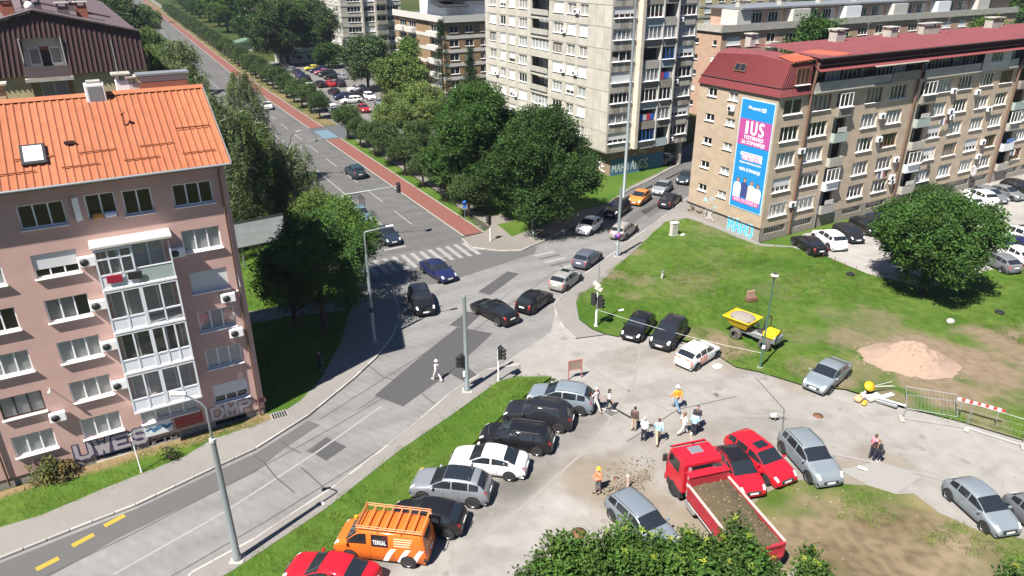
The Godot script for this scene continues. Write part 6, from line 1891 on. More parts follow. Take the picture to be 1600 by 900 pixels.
func tipper_lorry() -> void:
	# nose towards the crossing, bed towards the viewer
	var o := thing("tipper_lorry", "red tipper lorry loaded with brown soil beside the red hatchback", "lorry", Vector3(10.83, 0, -29.85), 1.86)
	o.scale = Vector3(0.9, 0.9, 1.0)
	var red := paint(0.5, 0.015, 0.03)
	var redd := mat(0.42, 0.03, 0.045, 0.6, 0, M.concrete.albedo_texture, 0.4)
	var cab := Sh.new()
	cab.prism(pv([2.2, 0.95, 4.25, 0.95, 4.32, 1.6, 4.22, 2.15, 3.98, 2.95, 3.8, 3.12, 2.35, 3.16, 2.2, 3.0]), -1.12, 1.12)
	put("cab", cab, red, o)
	put("roof_edge", Sh.new().tube([Vector3(4.0, 3.05, -1.05), Vector3(3.95, 3.2, -0.95), Vector3(3.95, 3.2, 0.95), Vector3(4.0, 3.05, 1.05)], [0.06], 6).box(Vector3(3.1, 3.17, 0), Vector3(1.3, 0.06, 1.9), Basis(), 0.02), red, o)
	put("sun_visor", Sh.new().box(Vector3(4.12, 3.02, 0), Vector3(0.3, 0.05, 2.1), Basis(Vector3.BACK, -0.4)), M.trim, o)
	put("roof_hatch", Sh.new().box(Vector3(3.2, 3.21, 0), Vector3(0.65, 0.05, 0.75), Basis(), 0.02), M.steel, o)
	var slope := Basis(Vector3.BACK, 0.29)
	put("windscreen", Sh.new().box(Vector3(4.13, 2.53, 0), Vector3(0.05, 0.85, 2.0), slope), M.darkglass, o)
	put("rear_window", Sh.new().box(Vector3(2.19, 2.6, 0), Vector3(0.03, 0.45, 1.5)), M.darkglass, o)
	for z in [-1.0, 1.0]:
		put("side_window", Sh.new().prism(pv([2.75, 2.05, 4.05, 2.05, 3.86, 2.85, 2.75, 2.85]), 1.11 * z, 1.135 * z), M.darkglass, o)
		put("mirror", Sh.new().box(Vector3(4.1, 2.3, 1.35 * z), Vector3(0.14, 0.55, 0.26), Basis(), 0.04).cyl(Vector3(4.0, 2.55, 1.1 * z), Vector3(4.1, 2.5, 1.35 * z), 0.025), M.trim, o)
		put("step", Sh.new().box(Vector3(3.2, 0.65, 1.0 * z), Vector3(1.6, 0.6, 0.3), Basis(), 0.04), M.trim, o)
		put("headlight", Sh.new().box(Vector3(4.33, 0.85, 0.85 * z), Vector3(0.08, 0.22, 0.4), Basis(), 0.03), M.lamp_clear, o)
		put("tail_light", Sh.new().box(Vector3(-4.02, 0.95, 0.95 * z), Vector3(0.06, 0.16, 0.4)), M.lamp_red, o)
	put("bumper", Sh.new().box(Vector3(4.25, 0.72, 0), Vector3(0.28, 0.5, 2.3), Basis(), 0.06), redd, o)
	put("grille", Sh.new().box(Vector3(4.31, 1.35, 0), Vector3(0.05, 0.5, 1.6)), M.trim, o)
	var ch := Sh.new()
	for z in [-0.42, 0.42]:
		ch.box(Vector3(-0.2, 0.85, z), Vector3(7.8, 0.28, 0.12))
	ch.box(Vector3(-0.2, 0.75, 0), Vector3(7.0, 0.12, 0.8))
	put("chassis", ch, M.trim, o)
	put("fuel_tank", Sh.new().box(Vector3(1.2, 0.75, -0.95), Vector3(1.1, 0.55, 0.5), Basis(), 0.1), M.steel, o)
	put("battery_box", Sh.new().box(Vector3(1.2, 0.75, 0.95), Vector3(0.9, 0.5, 0.5), Basis(), 0.05), M.trim, o)
	var st := put("exhaust_stack", Sh.new().cyl(Vector3(1.95, 0.9, -0.9), Vector3(1.95, 2.95, -0.9), 0.1), M.steel, o)
	for i in 5:
		put("warning_band", Sh.new().cyl(Vector3(1.95, 1.4 + i * 0.3, -0.9), Vector3(1.95, 1.55 + i * 0.3, -0.9), 0.106), M.white if i % 2 else M.lamp_red, st)
	put("air_intake", Sh.new().box(Vector3(1.95, 1.9, 0.75), Vector3(0.35, 1.9, 0.5), Basis(), 0.05), M.trim, o)
	# bed
	var bed := put("bed_floor", Sh.new().box(Vector3(-1.3, 1.16, 0), Vector3(5.5, 0.12, 2.4)), M.trim, o)
	for z in [-1.0, 1.0]:
		put("bed_side", Sh.new().box(Vector3(-1.3, 1.7, 1.2 * z), Vector3(5.5, 0.95, 0.07)), redd, o)
		put("bed_rim", Sh.new().box(Vector3(-1.3, 2.2, 1.2 * z), Vector3(5.55, 0.1, 0.13), Basis(), 0.015), mat(0.52, 0.36, 0.34, 0.8), o)
		for x in [-3.9, -2.6, -1.3, 0.0, 1.3]:
			put("bed_stake", Sh.new().box(Vector3(x, 1.68, 1.255 * z), Vector3(0.12, 0.9, 0.05)), redd, o)
		put("side_rail", Sh.new().box(Vector3(-1.2, 1.0, 1.15 * z), Vector3(5.0, 0.14, 0.05)), mat(0.6, 0.55, 0.54, 0.6), o)
	put("headboard", Sh.new().box(Vector3(1.45, 1.95, 0), Vector3(0.08, 1.5, 2.4)).box(Vector3(1.62, 2.72, 0), Vector3(0.5, 0.08, 2.3)), redd, o)
	put("headboard_rim", Sh.new().box(Vector3(1.62, 2.78, 0), Vector3(0.56, 0.05, 2.4)), red, o)
	put("tailgate", Sh.new().box(Vector3(-4.05, 1.65, 0), Vector3(0.08, 0.95, 2.42)).box(Vector3(-4.12, 2.08, 0), Vector3(0.1, 0.14, 2.42)).box(Vector3(-4.12, 1.25, 0), Vector3(0.1, 0.14, 2.42)).box(Vector3(-4.12, 1.65, 1.15), Vector3(0.1, 0.95, 0.12)).box(Vector3(-4.12, 1.65, -1.15), Vector3(0.1, 0.95, 0.12)), redd, o)
	put("reflector", Sh.new().box(Vector3(-4.18, 1.38, 0), Vector3(0.02, 0.16, 1.5)), mat(0.75, 0.4, 0.05, 0.4), o)
	put("under_run_bar", Sh.new().box(Vector3(-4.0, 0.72, 0), Vector3(0.1, 0.14, 2.3)), mat(0.6, 0.5, 0.48, 0.6), o)
	put("dumped_board", Sh.new().box(Vector3(-3.6, 0.5, 1.3), Vector3(0.15, 0.03, 0.9)), M.trim, o)
	# heaped soil
	var s := Sh.new().soft(true)
	var nn := FastNoiseLite.new()
	nn.frequency = 0.9
	nn.seed = 3
	var hh := func(x, z): return 2.0 + 0.4 * (1 - pow(absf(z) / 1.16, 2.0)) * (1 - pow(absf(x + 1.3) / 2.8, 4.0)) + 0.16 * nn.get_noise_2d(x * 1.6, z * 1.6) + 0.05 * nn.get_noise_2d(x * 7, z * 7) + 0.07 * x * 0.3
	for i in 44:
		for k in 20:
			var q := []
			for e in [[i, k], [i, k + 1], [i + 1, k + 1], [i + 1, k]]:
				var x: float = -4.0 + 5.44 * e[0] / 44.0
				var z: float = -1.16 + 2.32 * e[1] / 20.0
				q.append(Vector3(x, hh.call(x, z), z))
			s.quad(q[0], q[1], q[2], q[3])
	var so := put("soil_load", s, M.soil, o)
	s = Sh.new()
	for i in 90:
		var x := rng.randf_range(-3.9, 1.3)
		var z := rng.randf_range(-1.05, 1.05)
		s.box(Vector3(x, hh.call(x, z) + 0.01, z), Vector3(rng.randf_range(0.03, 0.14), 0.06, rng.randf_range(0.03, 0.1)), Basis(Vector3(rng.randf(), rng.randf(), rng.randf()).normalized(), rng.randf() * 6), 0.01)
	stuff(put("clods", s, mat(0.2, 0.16, 0.085, 1.0), so))
	# three axles
	for x in [3.25, -1.5, -2.85]:
		for z in [-1.0, 1.0]:
			var w := put("wheel", Sh.new().lathe([Vector2(0.3, -0.16), Vector2(0.47, -0.16), Vector2(0.52, -0.1), Vector2(0.52, 0.1), Vector2(0.47, 0.16), Vector2(0.3, 0.16)], 20, Transform3D(Basis(Vector3.RIGHT, PI / 2), Vector3.ZERO)), M.rubber, o, Transform3D(Basis(), Vector3(x, 0.53, z * 1.02)))
			put("rim", Sh.new().lathe([Vector2(0.31, 0.14 * -z), Vector2(0.22, 0.05 * -z), Vector2(0.1, 0.12 * -z), Vector2(0, 0.13 * -z)], 16, Transform3D(Basis(Vector3.RIGHT, PI / 2), Vector3.ZERO)), M.steel, w)
			put("mudguard", Sh.new().tube([Vector3(x - 0.65, 0.7, z * 1.02), Vector3(x - 0.45, 1.06, z * 1.02), Vector3(x, 1.16, z * 1.02), Vector3(x + 0.45, 1.06, z * 1.02), Vector3(x + 0.65, 0.7, z * 1.02)], [0.06], 4), M.trim, o)


func dumper() -> void:
	var o := thing("site_dumper", "yellow site dumper with a skip of gravel on the lawn", "dumper", Vector3(18.88, 0, -50.15), 2.3)
	var yel := paint(0.78, 0.52, 0.02)
	var sk := Sh.new()
	var lo := [Vector3(0.5, 0.95, -0.55), Vector3(1.7, 0.95, -0.55), Vector3(1.7, 0.95, 0.55), Vector3(0.5, 0.95, 0.55)]
	var hi := [Vector3(0.05, 1.75, -0.95), Vector3(2.35, 1.7, -0.95), Vector3(2.35, 1.7, 0.95), Vector3(0.05, 1.75, 0.95)]
	for i in 4:
		sk.face([lo[i], lo[(i + 1) % 4], hi[(i + 1) % 4], hi[i]], Vector3(1.1, 1.3, 0))
		sk.cyl(hi[i], hi[(i + 1) % 4], 0.05, -1, 6)
	sk.face(lo.duplicate(), Vector3(1.1, 1.4, 0))
	put("skip", sk, yel, o)
	put("gravel_load", Sh.new().ball(Vector3(1.15, 1.66, 0), Vector3(1.05, 0.36, 0.85), 18, 10), mat(0.42, 0.38, 0.33, 1.0, 0, M.gravel.albedo_texture, 1.5), o)
	put("chassis", Sh.new().box(Vector3(0.6, 0.7, 0), Vector3(2.2, 0.3, 0.7), Basis(), 0.04).box(Vector3(-1.0, 0.8, 0), Vector3(1.9, 0.45, 0.9), Basis(), 0.05), M.zinc, o)
	put("bonnet", Sh.new().box(Vector3(-1.4, 1.22, 0), Vector3(1.1, 0.55, 1.1), Basis(), 0.12), yel, o)
	put("counterweight", Sh.new().box(Vector3(-1.95, 0.95, 0), Vector3(0.3, 0.6, 1.2), Basis(), 0.08), M.zinc, o)
	put("seat", Sh.new().box(Vector3(-0.55, 1.15, 0), Vector3(0.5, 0.15, 0.5), Basis(), 0.05).box(Vector3(-0.78, 1.45, 0), Vector3(0.12, 0.55, 0.48), Basis(), 0.05), M.trim, o)
	put("steering_wheel", Sh.new().cyl(Vector3(-0.05, 1.0, 0), Vector3(-0.18, 1.5, 0), 0.035).cyl(Vector3(-0.18, 1.5, 0), Vector3(-0.2, 1.53, 0), 0.2), M.trim, o)
	put("roll_bar", Sh.new().tube([Vector3(-0.95, 0.9, -0.5), Vector3(-0.95, 2.3, -0.5), Vector3(-0.95, 2.45, -0.35), Vector3(-0.95, 2.45, 0.35), Vector3(-0.95, 2.3, 0.5), Vector3(-0.95, 0.9, 0.5)], [0.045], 6), M.trim, o)
	for x in [1.15, -1.35]:
		for z in [-1.0, 1.0]:
			var w := put("wheel", Sh.new().lathe([Vector2(0.26, -0.17), Vector2(0.44, -0.17), Vector2(0.5, -0.1), Vector2(0.5, 0.1), Vector2(0.44, 0.17), Vector2(0.26, 0.17)], 18, Transform3D(Basis(Vector3.RIGHT, PI / 2), Vector3.ZERO)), mat(0.09, 0.085, 0.075, 0.95), o, Transform3D(Basis(), Vector3(x, 0.5, z * 0.8)))
			put("rim", Sh.new().lathe([Vector2(0.27, 0.16 * -z), Vector2(0.2, 0.08 * -z), Vector2(0, 0.1 * -z)], 16, Transform3D(Basis(Vector3.RIGHT, PI / 2), Vector3.ZERO)), mat(0.5, 0.47, 0.42, 0.6), w)


# a clump of leaves that crowns are set out with
func leaf_clump(n: int, radius: Vector3, size: float, seed_: int, hang := false, slim := 0.55) -> ArrayMesh:
	var r := RandomNumberGenerator.new()
	r.seed = seed_
	var s := Sh.new()
	for i in n:
		var c := Vector3(r.randfn(0, 0.5), r.randfn(0, 0.5), r.randfn(0, 0.5)).limit_length(1.15) * radius
		var d := Vector3(r.randfn(0, 1), r.randfn(0, 0.6) + 0.1, r.randfn(0, 1)).normalized()
		if hang:
			c = Vector3(r.randfn(0, 0.3) * radius.x, -r.randf() * radius.y * 2, r.randfn(0, 0.3) * radius.z)
			d = Vector3(r.randfn(0, 0.5), -1.0, r.randfn(0, 0.5)).normalized()
		var w := d.cross(Vector3(r.randfn(0, 1), r.randfn(0, 1) + 0.6, r.randfn(0, 1))).normalized() * size * slim * 0.5
		var l := d * size * r.randf_range(0.7, 1.25)
		var mid := c + l * 0.45
		var up := d.cross(w).normalized() * size * 0.12
		s.tri(c, mid - w, mid + up)
		s.tri(c, mid + up, mid + w)
		s.tri(mid - w, c + l, mid + up)
		s.tri(mid + up, c + l, mid + w)
	return s.done()


func leaf_mat(r: float, g: float, b: float) -> StandardMaterial3D:
	var m := mat(r, g, b, 0.55)
	m.vertex_color_use_as_albedo = true
	m.metallic_specular = 0.35
	m.backlight = lin(0.35, 0.45, 0.12)
	m.cull_mode = BaseMaterial3D.CULL_DISABLED
	m.resource_name = "leaves"
	return m


func crown(parent: Node, clump: ArrayMesh, m: StandardMaterial3D, places: Array, seed_: int, vary := 0.45) -> void:
	var r := RandomNumberGenerator.new()
	r.seed = seed_
	var mm := MultiMesh.new()
	mm.transform_format = MultiMesh.TRANSFORM_3D
	mm.use_colors = true
	mm.mesh = clump
	mm.instance_count = places.size()
	for i in places.size():
		var p: Vector3 = places[i]
		var b := Basis(UP, r.randf() * TAU) * Basis(Vector3.RIGHT, r.randfn(0, 0.35))
		mm.set_instance_transform(i, Transform3D(b.scaled(Vector3.ONE * r.randf_range(0.75, 1.25)), p))
		var k := (1.0 - vary * r.randf()) * (1.0 + 0.45 * n2.get_noise_3d(p.x * 0.5, p.y * 0.5, p.z * 0.5 + seed_))
		mm.set_instance_color(i, Color(k * r.randf_range(0.85, 1.1), k, k * r.randf_range(0.7, 1.0)))
	var o := MultiMeshInstance3D.new()
	o.name = "crown"
	o.multimesh = mm
	o.material_override = m
	parent.add_child(o, true)
	stuff(o)


# points spread through the outer part of a set of lobes [centre, radii]
func in_lobes(lobes: Array, per: float, seed_: int) -> Array:
	var r := RandomNumberGenerator.new()
	r.seed = seed_
	var out := []
	for l in lobes:
		var rad: Vector3 = l[1]
		var n := int(per * (rad.x * rad.y + rad.y * rad.z + rad.x * rad.z) / 3)
		for i in n:
			var d := Vector3(r.randfn(0, 1), r.randfn(0.15, 1), r.randfn(0, 1)).normalized()
			var p: Vector3 = l[0] + d * rad * (pow(r.randf_range(0.35, 1.0), 0.5) if r.randf() > 0.05 else r.randf_range(1.02, 1.22))
			var buried := false
			for q in lobes:
				if q != l and ((p - q[0]) / q[1]).length() < 0.55:
					buried = true
			if not buried:
				out.append(p)
	return out


func limbs(o: Node, h: float, r0: float, lobes: Array, m: Material, lean := Vector3.ZERO) -> void:
	var s := Sh.new()
	var top := Vector3(0, h, 0) + lean
	s.tube([Vector3(0, -0.1, 0), Vector3(0, 0.4, 0), top * 0.5, top], [r0 * 1.5, r0, r0 * 0.85, r0 * 0.55], 9)
	for l in lobes:
		var b: Vector3 = top * (0.72 + 0.28 * absf(sin(l[0].x * 3.7)))
		s.tube([b, b.lerp(l[0], 0.5) + UP * 0.2, l[0]], [r0 * 0.42, r0 * 0.26, r0 * 0.08], 6)
	put("trunk", s, m, o)


func broadleaf(called: String, label: String, at: Vector3, h: float, w: float, seed_: int, m: StandardMaterial3D, clump: ArrayMesh, per := 9.0, group := "", trunk := 0.3, squash := 0.5) -> Node3D:
	var o := thing(called, label, "tree", at, 0, group)
	var r := RandomNumberGenerator.new()
	r.seed = seed_
	var lobes := []
	var base := h * trunk
	var mid := (h + base) / 2
	lobes.append([Vector3(0, mid, 0), Vector3(w * 0.33, (h - base) * 0.42, w * 0.33)])
	var n := 9 if w > 6 else 6
	for i in n:
		var a := TAU * i / n + r.randf() * 0.6
		var y := lerpf(base + (h - base) * 0.2, h - (h - base) * 0.2, r.randf())
		var ring := sqrt(maxf(0.1, 1 - pow((y - mid) / ((h - base) * 0.55), 2)))
		var q := w * r.randf_range(0.17, 0.25)
		lobes.append([Vector3(cos(a) * (w / 2 - q) * ring * 1.05, y, sin(a) * (w / 2 - q) * ring * 1.05), Vector3(q, q * r.randf_range(0.75, 1.0), q)])
	for i in 3:
		var a := TAU * i / 3 + r.randf()
		lobes.append([Vector3(cos(a) * w * 0.12, h - w * 0.15, sin(a) * w * 0.12), Vector3.ONE * w * 0.17])
	limbs(o, base + (h - base) * 0.5, 0.025 * h + 0.04, lobes, M.bark)
	crown(o, clump, m, in_lobes(lobes, per, seed_), seed_)
	return o


func birch(label: String, at: Vector3, h: float, w: float, seed_: int, m: StandardMaterial3D, clump: ArrayMesh) -> Node3D:
	var o := thing("birch_tree", label, "tree", at - AL * 2.2, 0, "tall birches between the pink block and the avenue")
	var r := RandomNumberGenerator.new()
	r.seed = seed_
	var s := Sh.new()
	var lean := Vector3(r.randfn(0, 0.5), 0, r.randfn(0, 0.5))
	s.tube([Vector3.ZERO, Vector3(0, h * 0.4, 0) + lean * 0.5, Vector3(0, h * 0.95, 0) + lean], [0.22, 0.15, 0.03], 8)
	var places := []
	for i in 30:
		var t := 0.3 + 0.66 * float(i) / 30
		var a := i * 2.4 + r.randf()
		var reach := w / 2 * sqrt(maxf(0.05, 1.0 - pow((t - 0.45) / 0.58, 2))) * r.randf_range(0.5, 0.9)
		var b := Vector3(0, h * t, 0) + lean * t
		var tip := b + Vector3(cos(a) * reach, reach * 0.5, sin(a) * reach)
		s.tube([b, b.lerp(tip, 0.5) + UP * 0.3, tip], [0.05, 0.03, 0.012], 5)
	for i in int(h * w * 7.5):
		var t := r.randf_range(0.1, 1.0)
		var a := r.randf() * TAU
		var reach := w / 2 * sqrt(maxf(0.02, 1.0 - pow((t - 0.42) / 0.6, 2))) * sqrt(r.randf_range(0.25, 1.0)) * (0.85 + 0.25 * sin(a * 3 + t * 9))
		places.append(Vector3(cos(a) * reach, h * t, sin(a) * reach) + lean * t)
	put("trunk", s, M.birch_bark, o)
	crown(o, clump, m, places, seed_, 0.4)
	return o


func conifer(label: String, at: Vector3, h: float, w: float, seed_: int, m: StandardMaterial3D, clump: ArrayMesh) -> void:
	var o := thing("spruce_tree", label, "tree", at)
	var r := RandomNumberGenerator.new()
	r.seed = seed_
	put("trunk", Sh.new().tube([Vector3.ZERO, Vector3(0, h, 0)], [0.25, 0.03], 7), M.bark, o)
	var places := []
	for i in 340:
		var t := pow(r.randf(), 1.4)
		var a := r.randf() * TAU
		var d := w / 2 * (1 - t) * r.randf_range(0.4, 1.0)
		places.append(Vector3(cos(a) * d, h * (0.08 + 0.9 * t) - d * 0.3, sin(a) * d))
	crown(o, clump, m, places, seed_, 0.5)


func trees() -> void:
	var big := leaf_clump(46, Vector3(0.62, 0.5, 0.62), 0.27, 1)
	var mid := leaf_clump(40, Vector3(0.5, 0.42, 0.5), 0.2, 2)
	var coarse := leaf_clump(34, Vector3(0.95, 0.75, 0.95), 0.46, 3)
	var hang := leaf_clump(44, Vector3(0.3, 0.75, 0.3), 0.17, 4, true, 0.5)
	var needles := leaf_clump(40, Vector3(0.6, 0.25, 0.6), 0.3, 5, false, 0.2)
	var deep := leaf_mat(0.05, 0.115, 0.022)
	var fresh := leaf_mat(0.09, 0.17, 0.03)
	var olive := leaf_mat(0.062, 0.105, 0.032)
	var greyish := leaf_mat(0.14, 0.19, 0.085)
	var dark := leaf_mat(0.038, 0.085, 0.018)
	var blossom := leaf_mat(0.17, 0.24, 0.075)
	var pine := leaf_mat(0.025, 0.06, 0.02)
	var moss := leaf_mat(0.11, 0.17, 0.04)
	# the lawn tree
	broadleaf("lawn_tree", "broad dense dark green tree standing alone on the lawn by the car park", Vector3(36.46, 0, -58.93), 8.6, 10.6, 40, deep, big, 21, "", 0.03)
	# trees before the tower
	broadleaf("shade_tree", "large dark tree shading the corner pavement in front of the tower", Vector3(3.1, 0, -76.87), 12.8, 13.0, 41, dark, big, 24, "", 0.1)
	broadleaf("shade_tree", "large rounded mid-green tree left of the corner shade tree", Vector3(-4.03, 0, -85.27), 13.8, 13.0, 42, deep, big, 24, "", 0.05)
	broadleaf("chestnut_tree", "pale yellow-green chestnut tree by the footpath behind the avenue row", Vector3(-14.21, 0, -115.1), 9.5, 9.0, 43, blossom, big, 18, "", 0.18)
	broadleaf("chestnut_tree", "small pale chestnut at the car park exit", Vector3(-18.99, 0, -117.8), 7.5, 6.5, 52, blossom, big, 18, "", 0.2)
	broadleaf("bush_tree", "low dark tree leaning over the footpath left of the rounded tree", Vector3(-8.16, 0, -90.1), 6.0, 6.5, 44, olive, mid, 20, "", 0.15)
	conifer("dark spruce in front of the brown block", Vector3(-13.21, 0, -144.78), 17, 7, 45, pine, needles)
	conifer("small dark spruce beside the brown block right side", Vector3(-7.8, 0, -144.68), 12, 5.5, 46, pine, needles)
	broadleaf("car_park_tree", "bright loose tree between the car park and the brown block", Vector3(-21.91, 0, -144.94), 9.33, 11, 47, moss, coarse, 9, "", 0.2)
	broadleaf("car_park_tree", "tall green tree at the car park edge before the brown block", Vector3(-22.26, 0, -164.85), 11.2, 7, 57, fresh, coarse, 9, "", 0.15)
	broadleaf("car_park_tree", "big grey-green tree at the back corner of the car park", Vector3(-32.11, 0, -167.58), 11.49, 10.5, 48, leaf_mat(0.075, 0.125, 0.05), coarse, 10, "", 0.15)
	broadleaf("grove_tree", "tall tree with bare lower trunk left of the white hut", Vector3(-63.28, 0, -208.02), 16.76, 16, 49, olive, coarse, 8, "trees of the grove beyond the car park", 0.22)
	broadleaf("grove_tree", "tall tree right above the white hut", Vector3(-54.53, 0, -215.73), 16, 13, 50, olive, coarse, 8, "trees of the grove beyond the car park", 0.25)
	broadleaf("grove_tree", "tree over the dark row at the back of the car park", Vector3(-49.57, 0, -205.15), 5.98, 8, 51, dark, coarse, 9, "trees of the grove beyond the car park", 0.2)
	# birches and the leafy corner left of the avenue
	birch("tallest silvery birch at the roof end of the pink block", Vector3(-26, 0, -70), 16.5, 8.5, 60, greyish, hang)
	birch("drooping birch over the billboard", Vector3(-25, 0, -73.5), 14.0, 7.0, 61, leaf_mat(0.1, 0.155, 0.045), hang)
	birch("silvery birch behind the roof chimney", Vector3(-34, 0, -84), 17, 8.5, 62, greyish, hang)
	birch("pale birch where the avenue bends out of sight", Vector3(-42, 0, -100), 18, 9, 63, greyish, hang)
	birch("pale birch in the middle of the birch row", Vector3(-31, 0, -92), 15, 7.5, 64, greyish, hang)
	birch("yellow-green birch left of the birch row", Vector3(-50, 0, -112), 16, 9, 65, leaf_mat(0.13, 0.19, 0.05), hang)
	birch("short bushy birch in front of the arched lamp", Vector3(-21.6, 0, -77.5), 9.5, 7.0, 75, leaf_mat(0.1, 0.15, 0.05), hang)
	birch("low drooping birch next to the arched lamp", Vector3(-24.5, 0, -78), 12, 7.5, 66, leaf_mat(0.1, 0.15, 0.05), hang)
	broadleaf("corner_tree", "dark leafy tree over the crossing corner beside the pink block", Vector3(-15.16, 0, -52.34), 9.8, 9.2, 67, deep, mid, 20, "", 0.22)
	broadleaf("corner_tree", "sunlit yellow-green tree between the billboard and the zebra", Vector3(-14.98, 0, -59.77), 8.2, 7.0, 68, fresh, mid, 28, "", 0.2)
	broadleaf("corner_tree", "dark bushy tree in the shade behind the corner lamp", Vector3(-17.76, 0, -53.15), 6.4, 5.6, 69, dark, mid, 26, "", 0.15)
	broadleaf("corner_tree", "bushy tree hiding the grey car on the avenue", Vector3(-20.02, 0, -70.98), 6.0, 5.0, 70, moss, mid, 22, "", 0.15)
	broadleaf("yard_tree", "yellow-green tree behind the brown mansard corner", Vector3(-85.11, 0, -179.63), 12, 9, 71, moss, coarse, 9, "", 0.15)
	broadleaf("yard_tree", "pale round tree at the upper end of the birches", Vector3(-117.35, 0, -248.74), 13, 10, 72, blossom, coarse, 9, "", 0.15)
	broadleaf("yard_tree", "bright tree between the brown mansard and the birches", Vector3(-71.64, 0, -161.78), 11, 9, 73, fresh, coarse, 9, "", 0.15)
	broadleaf("yard_tree", "dark tree at the top left beside the avenue", Vector3(-192.2, 0, -379.23), 16, 16, 74, dark, coarse, 7, "", 0.1)
	# the clipped row along the cycle track, two prototypes copied
	var row := []
	for i in 2:
		var t := broadleaf("street_tree", "small round dark-leaved street tree in the row along the cycle track", av(6.0 + i * 6.5, 3.3, 0.1), 4.7, 4.4, 80 + i, olive, mid, 34, "street trees along the cycle track", 0.36)
		row.append(t)
	var s := 19.5
	var i := 0
	while s < 380:
		if s < 51 or s > 64:
			copy(row[i % 2], row[0].get_meta("label"), av(s, 3.3 if s < 60 else 3.9, 0.1), i * 1.3).scale = Vector3.ONE * (0.88 + 0.28 * absf(sin(i * 2.3)))
			if s > 15 and s < 51 and i % 2 == 0:
				var o := copy(row[(i + 1) % 2], "small round dark-leaved street tree beside the footpath behind the cycle-track row", av(s + 3, 9.0, 0.0), i * 2.1)
				o.scale = Vector3.ONE * 1.1
		s += 6.3
		i += 1
	# woodland trees further off
	var protos := []
	for k in 3:
		protos.append(broadleaf("woodland_tree", "", av(150 + k * 20, 17 + k * 9), 17, 15, 90 + k, [olive, fresh, deep][k], coarse, 6, "woodland trees beyond the avenue row", 0.12))
		protos[k].set_meta("label", ["olive woodland tree left of the grove by the kiosk", "fresh green woodland tree behind the far lamp post", "deep green woodland tree behind the kiosk"][k])
	var spots_ := []
	for k in 34:
		spots_.append([rng.randf_range(170, 430), rng.randf_range(14, 60)])
	for k in 30:
		spots_.append([172 + k * 9.5, 15 + 6.0 * (k % 3) + rng.randf() * 3])
	for k in 14:
		spots_.append([rng.randf_range(140, 400), rng.randf_range(-60, -20)])
	for q in spots_:
		var p := av(q[0], q[1])
		if p.distance_to(Vector3(-45, 0, -235)) < 32 or p.distance_to(Vector3(-75, 0, -292)) < 30:
			continue
		var o := copy(protos[rng.randi() % 3], "woodland tree in the green belt along the far avenue", p, rng.randf() * 6)
		o.scale = Vector3.ONE * rng.randf_range(0.8, 1.3)
	# behind the tan block and at the upper right
	broadleaf("yard_tree", "round tree in the yard between the salmon and red roofed blocks", Vector3(44.5, 0, -113), 19.0, 11, 100, deep, coarse, 10, "", 0.3)
	broadleaf("yard_tree", "tree rising over the red roof in front of the salmon block", Vector3(77, 0, -124), 18.0, 10, 101, fresh, coarse, 10, "", 0.3)
	broadleaf("yard_tree", "reddish-green slim tree between the tower and the tan block", Vector3(30.0, 0, -96.5), 15.5, 5.5, 102, leaf_mat(0.11, 0.11, 0.04), coarse, 12, "", 0.2)
	broadleaf("yard_tree", "dark tree left of the far roof chimneys", Vector3(96, 0, -133), 19, 14, 103, deep, coarse, 9, "", 0.3)
	broadleaf("yard_tree", "green tree behind the far end of the red roof", Vector3(112, 0, -142), 19, 14, 104, fresh, coarse, 9, "", 0.3)
	for k in 30:
		var p := Vector3(rng.randf_range(70, 290), 0, rng.randf_range(-330, -200))
		var o := copy(protos[rng.randi() % 3], "tree in the hillside greenery at the upper right", p, rng.randf() * 6)
		o.scale = Vector3.ONE * rng.randf_range(0.9, 1.4)
		o.set_meta("group", "trees behind the salmon block")
	for k in 10:
		var o := copy(protos[rng.randi() % 3], "tree between the tower and the brown block", Vector3(rng.randf_range(-2, 45), 0, rng.randf_range(-260, -150)), rng.randf() * 6)
		o.scale = Vector3.ONE * rng.randf_range(0.7, 1.0)
		o.set_meta("group", "trees behind the tower")
	# flowering bushes in front, on the near edge of the lot
	var bush := leaf_mat(0.06, 0.125, 0.022)
	var flower := leaf_mat(0.3, 0.37, 0.05)
	var small := leaf_clump(46, Vector3(0.36, 0.3, 0.36), 0.16, 9)
	var tips := leaf_clump(26, Vector3(0.1, 0.14, 0.1), 0.085, 10)
	var tops := [
		["left end bush with fine leaves at the bottom edge", [Vector3(0.46, 8, -18.98), Vector3(0.88, 8, -19.6), Vector3(1.56, 8, -20.34), Vector3(2.18, 8, -20.28), Vector3(2.78, 8, -20.4), Vector3(1.53, 8, -19.06), Vector3(2.77, 8, -19.2)], 1.0, 0],
		["flowering bush below the silver estate", [Vector3(3.51, 8, -20.66), Vector3(4.15, 8, -20.98), Vector3(4.7, 8, -20.72), Vector3(5.24, 8, -20.42), Vector3(4.07, 8, -19.65), Vector3(4.93, 8, -19.34)], 1.0, 1],
		["flowering bush between the silver estate and the lorry", [Vector3(5.79, 8, -20.26), Vector3(6.46, 8, -20.64), Vector3(6.93, 8, -20.32), Vector3(5.83, 8, -19.34), Vector3(6.74, 8, -19.33)], 0.95, 1],
		["tall flowering bush in front of the tipper bed", [Vector3(7.64, 8, -20.38), Vector3(8.32, 8, -21.3), Vector3(8.49, 8, -20.31), Vector3(8.88, 8, -19.69), Vector3(7.64, 8, -19.33), Vector3(8.45, 8, -19.03)], 0.9, 1],
		["small flowering bush at the tailgate corner of the lorry", [Vector3(10.72, 8, -19.86), Vector3(10.25, 8, -19.32), Vector3(10.68, 8, -19.02)], 0.6, 1],
		["bright bush at the bottom right corner", [Vector3(17.43, 8, -19.05), Vector3(18.21, 8, -19.28)], 0.6, 1]]
